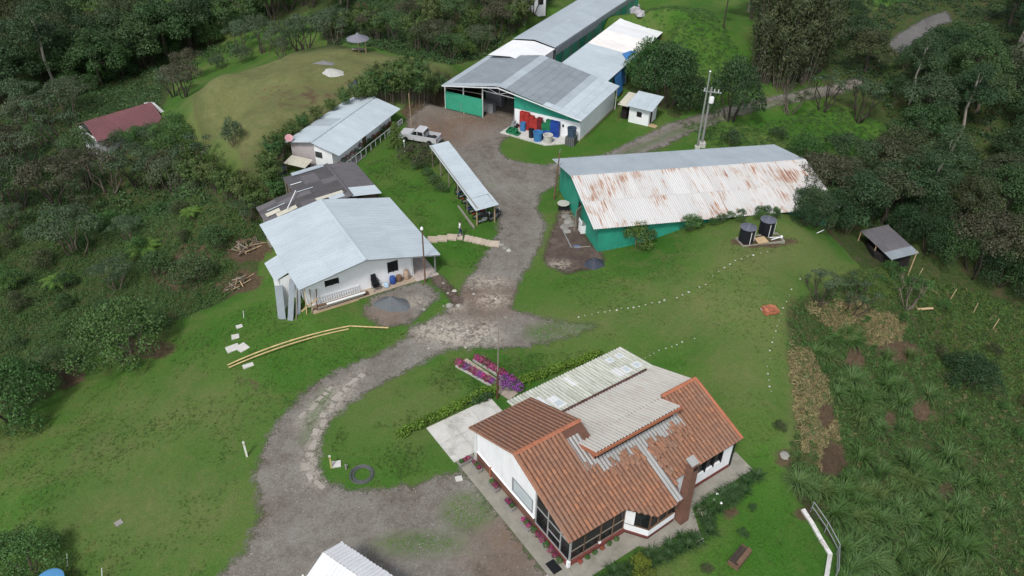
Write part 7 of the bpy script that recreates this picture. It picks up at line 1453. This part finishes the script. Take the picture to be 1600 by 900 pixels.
def track(pts, width, seed):
    g = random.Random(seed); W = [gp(*p) for p in pts]; seg = [(a, b, (b-a).length) for a, b in zip(W, W[1:])]; tot = sum(l for *_, l in seg)
    def pt(d):
        for a, b, l in seg:
            if d <= l: return a.lerp(b, d/l), (b-a).normalized()
            d -= l
        return W[-1], (seg[-1][1]-seg[-1][0]).normalized()
    d = 0
    while d < tot-.3:
        L = g.uniform(.35, 1.3); c, u = pt(d+L/2); u = Vector((u.x, u.y, 0)).normalized(); s_ = Vector((-u.y, u.x, 0)); w_ = width*g.uniform(.6, 1.25); off = s_*g.uniform(-.15, .15); n = 16; poly = []
        for k in range(n):
            a = 2*math.pi*k/n; ca, sa = math.cos(a), math.sin(a); sq = 1/max(abs(ca), abs(sa))*.82; q_ = off+u*(L/2*ca*sq*g.uniform(.78, 1.06))+s_*(w_/2*sa*sq*g.uniform(.72, 1.1)); poly.append(q_)
        o = MB().prism([tuple(q_.xy) for q_ in poly], -.1, [float(hz(c.x+q_.x, c.y+q_.y))-c.z+.042 for q_ in poly]).build('pavement_patch', CP); o.location = c; tag(o, kind='structure'); d += L+g.choice([.03, .05, .12, .35])
track([(570, 584), (548, 601), (523, 625), (508, 648), (497, 672), (487, 695), (480, 715), (480, 733), (488, 748), (500, 758)], .62, 3); track([(520, 604), (490, 632), (466, 658)], .6, 4)

# ------------------------------------------------------------------ odds and ends
for a, b, lb in (((356, 572), (548, 511), 'long bamboo pole lying across the lawn, upper of the pair'), ((358, 576), (545, 516), 'long bamboo pole lying across the lawn, lower of the pair'), ((549, 511), (607, 514), 'short bamboo pole lying beside the gravel pad')):
    A, B = gp(*a)+Vector((0, 0, .1)), gp(*b)+Vector((0, 0, .12)); mb = MB(); n = 14
    
    bend = max(0, max((float(hz(*A.lerp(B, k/n).xy))+.07-A.lerp(B, k/n).z)/(4*k/n*(1-k/n)) for k in range(2, n-1)))
    def bp(k):
        q_ = A.lerp(B, k/n); q_.z += 4*bend*k/n*(1-k/n); return q_-A
    for k in range(n): mb.tube(bp(k), bp(k+1), .062, .055, 7, t=.3+.4*(k % 2))
    o = mb.build('bamboo_pole', plain('dry_bamboo', (.44, .34, .16), .7, .15, 3, .1, tone=.15) if 'dry_bamboo' not in bpy.data.materials else bpy.data.materials['dry_bamboo'], None, True); o.location = A; tag(o, lb, 'pole')
for px, py, sx, sy, lb in ((374, 511, .5, .4, 'smallest concrete slab up the lawn by the bamboo'), (368, 527, .6, .55, 'square concrete slab above the larger slab'), (364, 545, 1.0, .75, 'large concrete slab on the lawn above the bamboo poles'), (379, 544, .8, .9, 'worn concrete slab beside the large slab'), (388, 572, .8, .4, 'concrete slab lying under the bamboo pole ends'), (526, 726, .55, .5, 'pale concrete cover beside the yellowish post'), (717, 749, .45, .4, 'pale square cover on the gravel by the walkway'), (186, 818, .45, .4, 'small drain cover alone on the left lawn')):
    o = MB().box(-sx/2, -sy/2, -.1, sx/2, sy/2, .10).build('concrete_cover', CONCP if 'drain' not in lb else STG); o.location = gp(px, py); o.rotation_euler = (random.uniform(-.03, .03), random.uniform(-.03, .03), random.uniform(.2, .9)); tag(o, lb, 'slab')
hs_ = MB(); g = random.Random(4)
for t in range(7):
    pr = None
    for k in range(29):
        a = k*2*math.pi/28; R_ = .52+.05*t*.9+g.uniform(-.004, .004); q_ = (R_*math.cos(a)+.05*math.sin(t), R_*math.sin(a)+.04*math.cos(t*2), .03+.035*(t % 3))
        if pr: hs_.tube(pr, q_, .022, n=5, cap=False)
        pr = q_
o = hs_.build('hose_coil', plain('grey_hose', (.10, .105, .11), .6, .1, 3, 0)); o.location = gp(566, 742); tag(o, 'coil of grey hose lying on the lawn island', 'hose')
place('tap_post', [('post', MB().box(-.05, -.05, -.2, .05, .05, .45), STG), ('tap', MB().tube((0, 0, .38), (.14, 0, .36), .02), METAL)], gp(541, 733), 0, 'short tap post next to the hose coil', 'tap')
def heap(name, px, py, rx, h, mat, label, cat, seed, ry=None):
    g = np.random.default_rng(seed); n, m_ = 22, 10; V = [(0, 0, h)]; c = gp(px, py); ry = ry or rx
    for j in range(1, m_+1):
        u = j/m_
        for i in range(n):
            a = 2*math.pi*i/n; w_ = 1+.16*math.sin(a*2+seed)+.08*math.sin(a*5+seed*2); x, y = rx*u*w_*math.cos(a), ry*u*w_*math.sin(a); V.append((x, y, h*(1-u)**1.15*(1+g.normal(0, .05))+float(hz(c.x+x, c.y+y))-c.z-(.05 if j == m_ else 0)))
    Fs = [(0, 1+i, 1+(i+1) % n) for i in range(n)]; mb = MB(); mb.v = V; mb.f = list(Fs); mb.f += [(1+(j-1)*n+i, 1+j*n+i, 1+j*n+(i+1) % n, 1+(j-1)*n+(i+1) % n) for j in range(1, m_) for i in range(n)]; mb.t = [.5]*len(mb.f)
    o = mb.build(name, mat, None, True); o.location = c; return tag(o, label, cat)
heap('gravel_heap', 613, 476, 1.45, .85, plain('blue_gravel', (.115, .125, .135), .95, .35, 9, 0, bmp=.8), 'grey-blue gravel heap on the bare pad by the white house', 'gravel heap', 2, 1.2)
heap('covered_heap', 928, 413, 1.15, .75, plain('slate_tarpaulin', (.040, .046, .065), .5, .35, 2.5, 0, bmp=.5), 'heap under a dark slate tarpaulin near the green barn corner', 'covered heap', 5, .8)
GRUB = plain('grey_rubble', (.30, .29, .30), .95, .3, 3, .15, bmp=.8)
for k, (px, py, r) in enumerate(((976, 22, .7), (984, 20, .8), (992, 20, .8), (1000, 24, .7), (988, 14, .7), (995, 13, .6))): rock(px, py, r, GRUB, f'grey boulder behind the bright white shed roof, {ordinal(k)} of the heap', 'boulder', 'boulder heap', 1.1, k)
heap('flat_grey_sheet_pile', 506, 99, 1.4, .35, plain('grey_sheet', (.17, .17, .17), .8, .3, 3, 0), 'grey sheet pile lying on the brown hill', 'sheet pile', 9, .9); heap('white_lime_pile', 521, 113, 1.6, .22, plain('white_lime', (.40, .40, .37), .95, .3, 3, 0), 'white lime rubble spread on the brown hill', 'rubble', 11, 1.0); heap('blue_scrap', 556, 132, .9, .6, plain('slate_scrap', (.05, .06, .10), .6, .4, 4, 0), 'slate blue scrap heap by the bamboo on the brown hill', 'scrap', 13, .7)
o = MB().tube((0, 0, .1), (2.2, .9, .25), .07).build('log', WOODG); o.location = gp(563, 131); tag(o, 'grey log beside the scrap heap on the brown hill', 'log')
o = MB().tube((-1.4, 0, .15), (1.4, .3, .2), .13, .10).build('log', WOODP); o.location = gp(1435, 487); tag(o, 'pale fallen log under the flowering shrub tree', 'log')
for px, py, n, R_, lb in ((385, 388, 44, 1.5, 'large heap of cut branches left of the white house'), (372, 446, 26, 1.2, 'smaller heap of sticks and boards below the branch heap')):
    c = gp(px, py); T = thing('wood_heap', c, 0, lb, 'wood heap'); g = random.Random(px)
    for k in range(n):
        a = g.uniform(0, 6.28); r = R_*math.sqrt(g.random())*.8; x, y = r*math.cos(a), r*math.sin(a); L = g.uniform(.7, 1.7); b = g.uniform(0, 3.14); z = max(.05, (1-r/R_)*.75*g.random())+float(hz(c.x+x, c.y+y))-c.z
        dx, dy, dz = L/2*math.cos(b), L/2*math.sin(b), g.uniform(-.12, .2); MB().tube((x-dx, y-dy, z-dz+.1), (x+dx, y+dy, z+dz+.1), g.uniform(.025, .055), n=5).build('stick', g.choice([WOODD, WOODG, BARK, WOODG, WOODP]), T)
# things by the barn door
place('white_cabinet', [('body', MB().box(-.4, -.35, 0, .4, .35, .95), WHITE), ('top', MB().box(-.42, -.37, .95, .42, .37, 1.0), METAL), ('back', MB().box(-.42, .3, 1.0, .42, .37, 1.35), WHITE)], gp(911, 362), LBYAW+rad(90), 'white cabinet standing by the green barn door', 'cabinet')
place('scrap_table', [('top', MB().lathe([(.6, .5), (.62, .56), (.1, .58)], 10), STW), ('leg', MB().box(-.4, -.3, 0, -.3, -.2, .5), BLACK), ('leg', MB().box(.3, .2, 0, .4, .3, .5), BLACK), ('scrap', MB().box(-.5, -.5, 0, .6, -.1, .3), BLACK)], gp(880, 325), 0, 'round pale topped scrap table by the barn gable', 'table')
for k, (px, py, r) in enumerate(((884, 338, .45), (888, 347, .5), (882, 355, .5), (893, 352, .4), (886, 362, .4))): rock(px, py, r, STG, 'grey broken slab in front of the green barn door', 'rubble', 'broken slabs at the barn door', .3, k)
for a, b, lb in (((880, 362), (893, 388), 'rusty pipe lying on the dirt yard'), ((897, 388), (922, 386), 'pale batten lying by the barn corner')):
    A, B = gp(*a), gp(*b); o = MB().tube((0, 0, .08), B-A+Vector((0, 0, .08)), .06).build('yard_pipe', WOODG if 'batten' in lb else METAL); o.location = A; tag(o, lb, 'pipe')
place('blue_rag', [('rag', MB().lathe([(.25, 0), (.3, .06), (.15, .16), (.02, .18)], 8, sx=1.4), plain('slate_blue_cloth', (.10, .13, .22), .9, .2, 4, 0))], gp(902, 386), 0, 'blue cloth lying by the pale batten in the dirt yard', 'cloth')
# retaining edge and pipe rail at the lower right
re_ = thing('retaining_edge', gp(1290, 864), 0, 'white painted retaining edge with pipe rail at the lawn corner', 'retaining wall'); O_ = re_.location
P_ = [gp(1253, 797), gp(1268, 820), gp(1282, 845), gp(1296, 868), gp(1291, 900), gp(1285, 935)]; PW = plain('flaking_white', (.56, .55, .53), .85, .15, 5, 0, dirt=(.16, .14, .12), dirtamt=.8)
for a, b in zip(P_, P_[1:]): MB().bar(a-O_+Vector((0, 0, -.1)), b-O_+Vector((0, 0, -.1)), .26, .6).build('wall_block', PW, re_)
Q_ = [gp(1266, 800), gp(1288, 832), gp(1306, 866), gp(1304, 905)]
for h in (.55, 1.0):
    for a, b in zip(Q_, Q_[1:]): MB().tube(a-O_+Vector((0, 0, h)), b-O_+Vector((0, 0, h)), .03, n=6).build('rail', METAL, re_)
for a in Q_: MB().tube(a-O_+Vector((0, 0, -.3)), a-O_+Vector((0, 0, 1.0)), .035, n=6).build('rail_post', METAL, re_)
# blue tank, stakes at the lower left
bt = place('blue_water_tank', [('body', MB().lathe([(.70, -1.2), (.76, .3), (.76, .9)], 24), plain('tank_blue', (.05, .20, .42), .4, .08, 2, 0)), ('lid', MB().lathe([(.80, .9), (.80, .96), (.6, 1.05), (.15, 1.12), (.02, 1.13)], 24), plain('tank_lid_blue', (.09, .27, .50), .4, .08, 2, 0)), ('lid_rib', MB().bar((-.4, -.1, 1.12), (.35, .12, 1.12), .05, .04), plain('tank_rib_blue', (.04, .13, .30), .4, .08, 2, 0))], gp(90, 930)+Vector((0, 0, .55)), 0, 'blue round water tank in front of the clipped bush', 'water tank')
for px, py, lb in ((104, 886, 'white stake behind the blue tank'), (158, 908, 'white stake on the lawn at the lower edge')):
    o = MB().tube((0, 0, -.2), (.25, .2, 1.0), .025, n=6).build('stake', STEELW); o.location = gp(px, py); tag(o, lb, 'stake')
o = MB().tube((0, 0, 0), (.05, .1, .7), .03, n=6).build('bent_stake', STEELW); o.location = gp(381, 497); tag(o, 'white stake above the concrete slabs', 'stake')
o = MB().tube((0, 0, .05), (.8, .5, .1), .04).build('white_batten', STEELW); o.location = gp(1276, 365); tag(o, 'white batten lying on the knoll slope by the barn end', 'batten')
# pots on the walkway of the long house
for k in range(13):
    x = 1.0+k*.88+random.uniform(-.1, .1)
    if 6.0 < x < 7.1: continue
    w_ = lww(x, -2.5, .42); flower_plant(w_+Vector((0, 0, .18)), random.uniform(.22, .38), random.uniform(.5, .8), L_RED if k % 3 != 1 else L_FOREST, 'potted plant along the walkway of the long white house', 'potted plants on the walkway', 1200+k)
for k, (px, py) in enumerate(((566, 28), (1130, 14))):
    if k == 0: place('red_hut', [('roof', MB().slab([(-1, -1, 1.9), (1, -1, 1.9), (1, .2, 2.4), (-1, .2, 2.4)], .06), plain('red_sheet', (.34, .05, .05), .7, .15, 3, 0)), ('wall', MB().box(-.9, -.7, -.3, .9, .6, 1.85), WHITE)], gp(px, py), .3, 'tiny red roofed white hut among the trees behind the brown hill', 'hut')
    else: place('orange_blossom', [('stem', MB().tube((0, 0, -.2), (0, 0, 5.2), .08), BARKD), ('blossom', MB().lathe([(.2, 5.0), (.7, 5.4), (.6, 6.0), (.1, 6.4)], 8), plain('orange_petals', (.55, .12, .02), .8, .2, 3, 0))], gp(px, py+30), 0, 'orange blossoming treetop among the dark trees at the top edge', 'tree')
for o in bpy.data.objects:
    if 'group' in o and o['group'] is None: del o['group']

# ------------------------------------------------------------------ labels that single out each plant by look, row and place
def relabel(group, noun, where, per_row):
    ob = []
    for o in bpy.data.objects:
        if o.parent is None and o.get('group') == group:
            d = o.location-Vector((0, 0, CAM_H)); w_ = d.dot(FWD); ob.append((450-F_PX*d.dot(UP)/w_, 800+F_PX*d.dot(RT)/w_, o))
    if not ob: return
    ob.sort(key=lambda t: -t[0]); nr = max(1, round(len(ob)/per_row)); names = [''] if nr == 1 else (['front', 'back'] if nr == 2 else ['front', 'middle', 'back'] if nr == 3 else ['front']+[ordinal(i) for i in range(1, nr-1)]+['back'])
    for r in range(nr):
        part = sorted(ob[r*len(ob)//nr:(r+1)*len(ob)//nr], key=lambda t: t[1])
        for k, (_, _, o) in enumerate(part):
            lk = LOOK.get(o.name, ''); row_ = f', {names[r]} row' if names[r] else ''
            o['label'] = f'{lk} {noun} {where}, {ordinal(k)} from left{row_}'.strip()
for g_, noun, where, pr_ in (('forest trees, upper left', 'tree', 'of the upper left forest', 9), ('wood on the right hillside', 'tree', 'of the right hillside wood', 9), ('scrub trees below the red roof', 'scrub tree', 'below the red roof', 8), ('trees in the clearing', 'umbrella tree', 'in the clearing', 8), ('trees behind the brown hill', 'tree', 'behind the brown hill', 10),
    ('thicket behind the open barn', 'tree', 'of the thicket behind the barn', 9), ('trees along the top edge', 'tree', 'along the top edge', 9), ('shrub trees at the rusty barn end', 'shrub tree', 'at the rusty barn end', 8), ('trees between the roads', 'tree', 'between the two roads', 8), ('trees above the grass bank', 'tree', 'above the grass bank', 9), ('feathery plume trees', 'plume tree', 'behind the road bend', 3),
    ('bamboo screen', 'bamboo clump', 'behind the long white house', 11), ('bamboo below the brown hill', 'bamboo clump', 'below the brown hill', 10), ('bamboo in the thicket', 'bamboo clump', 'beside the barn thicket', 8), ('bushes on the brown hill bank', 'bush', 'on the brown hill bank', 8), ('bushes before the red roof', 'bush', 'before the red roof', 8), ('undergrowth shrubs, left slope', 'shrub', 'on the left slope', 8),
    ('shrubs along the rusty barn', 'low shrub', 'along the rusty barn', 30), ('wild bushes, right slope', 'wild bush', 'on the right slope', 8), ('tall trees on the left slope', 'many-stemmed tree', 'on the left slope', 6), ('shrubs below the upper road', 'shrub', 'below the grey upper road', 8), ('flowers, lawn side of the steps', 'flowering plant', 'in the lawn-side step bed', 20), ('flowers, hedge side of the steps', 'flowering plant', 'in the hedge-side step bed', 20), ('violet bushes by the steps', 'violet bush', 'by the flower steps', 10),
    ('plants at the porch glazing', 'flowering plant', 'along the porch glazing', 20), ('plants at the porch front', 'low plant', 'along the porch front', 20), ('potted plants on the walkway', 'potted plant', 'on the long house walkway', 20), ('beams stacked on the platform', 'dark beam', 'stacked below the white balustrade', 3), ('verge stones', 'rough stone', 'on the verge by the steps', 10), ('white blossoms', 'white blossom', 'by the flat stone', 9), ('forest edge shrubs', 'shrub', 'at the upper left forest edge', 9), ('tall fodder grass clumps', 'tall grass clump', 'on the right slope', 14), ('lily border by the front path', 'lily clump', 'beside the front path', 11), ('lily border beyond the chimney', 'lily clump', 'beyond the chimney', 10), ('stone row on the knoll', 'white stone', 'in the knoll lawn row', 99), ('stone row behind the house', 'white stone', 'in the row behind the house', 99), ('stone row at the knoll edge', 'white stone', 'in the knoll edge row', 1), ('loose stones on the junction', 'loose stone', 'on the drive junction', 7), ('green crates on the slab corner', 'green crate', 'on the loading slab corner', 9), ('broken slabs at the barn door', 'broken slab', 'at the green barn door', 1))+tuple((f'flowers in trough by {n_}', 'flowers', f'in the trough nearest the {n_}', 9) for n_ in ('patio corner end', 'downpipe', 'brick wall middle', 'pale window', 'glazed porch')): relabel(g_, noun, where, pr_)
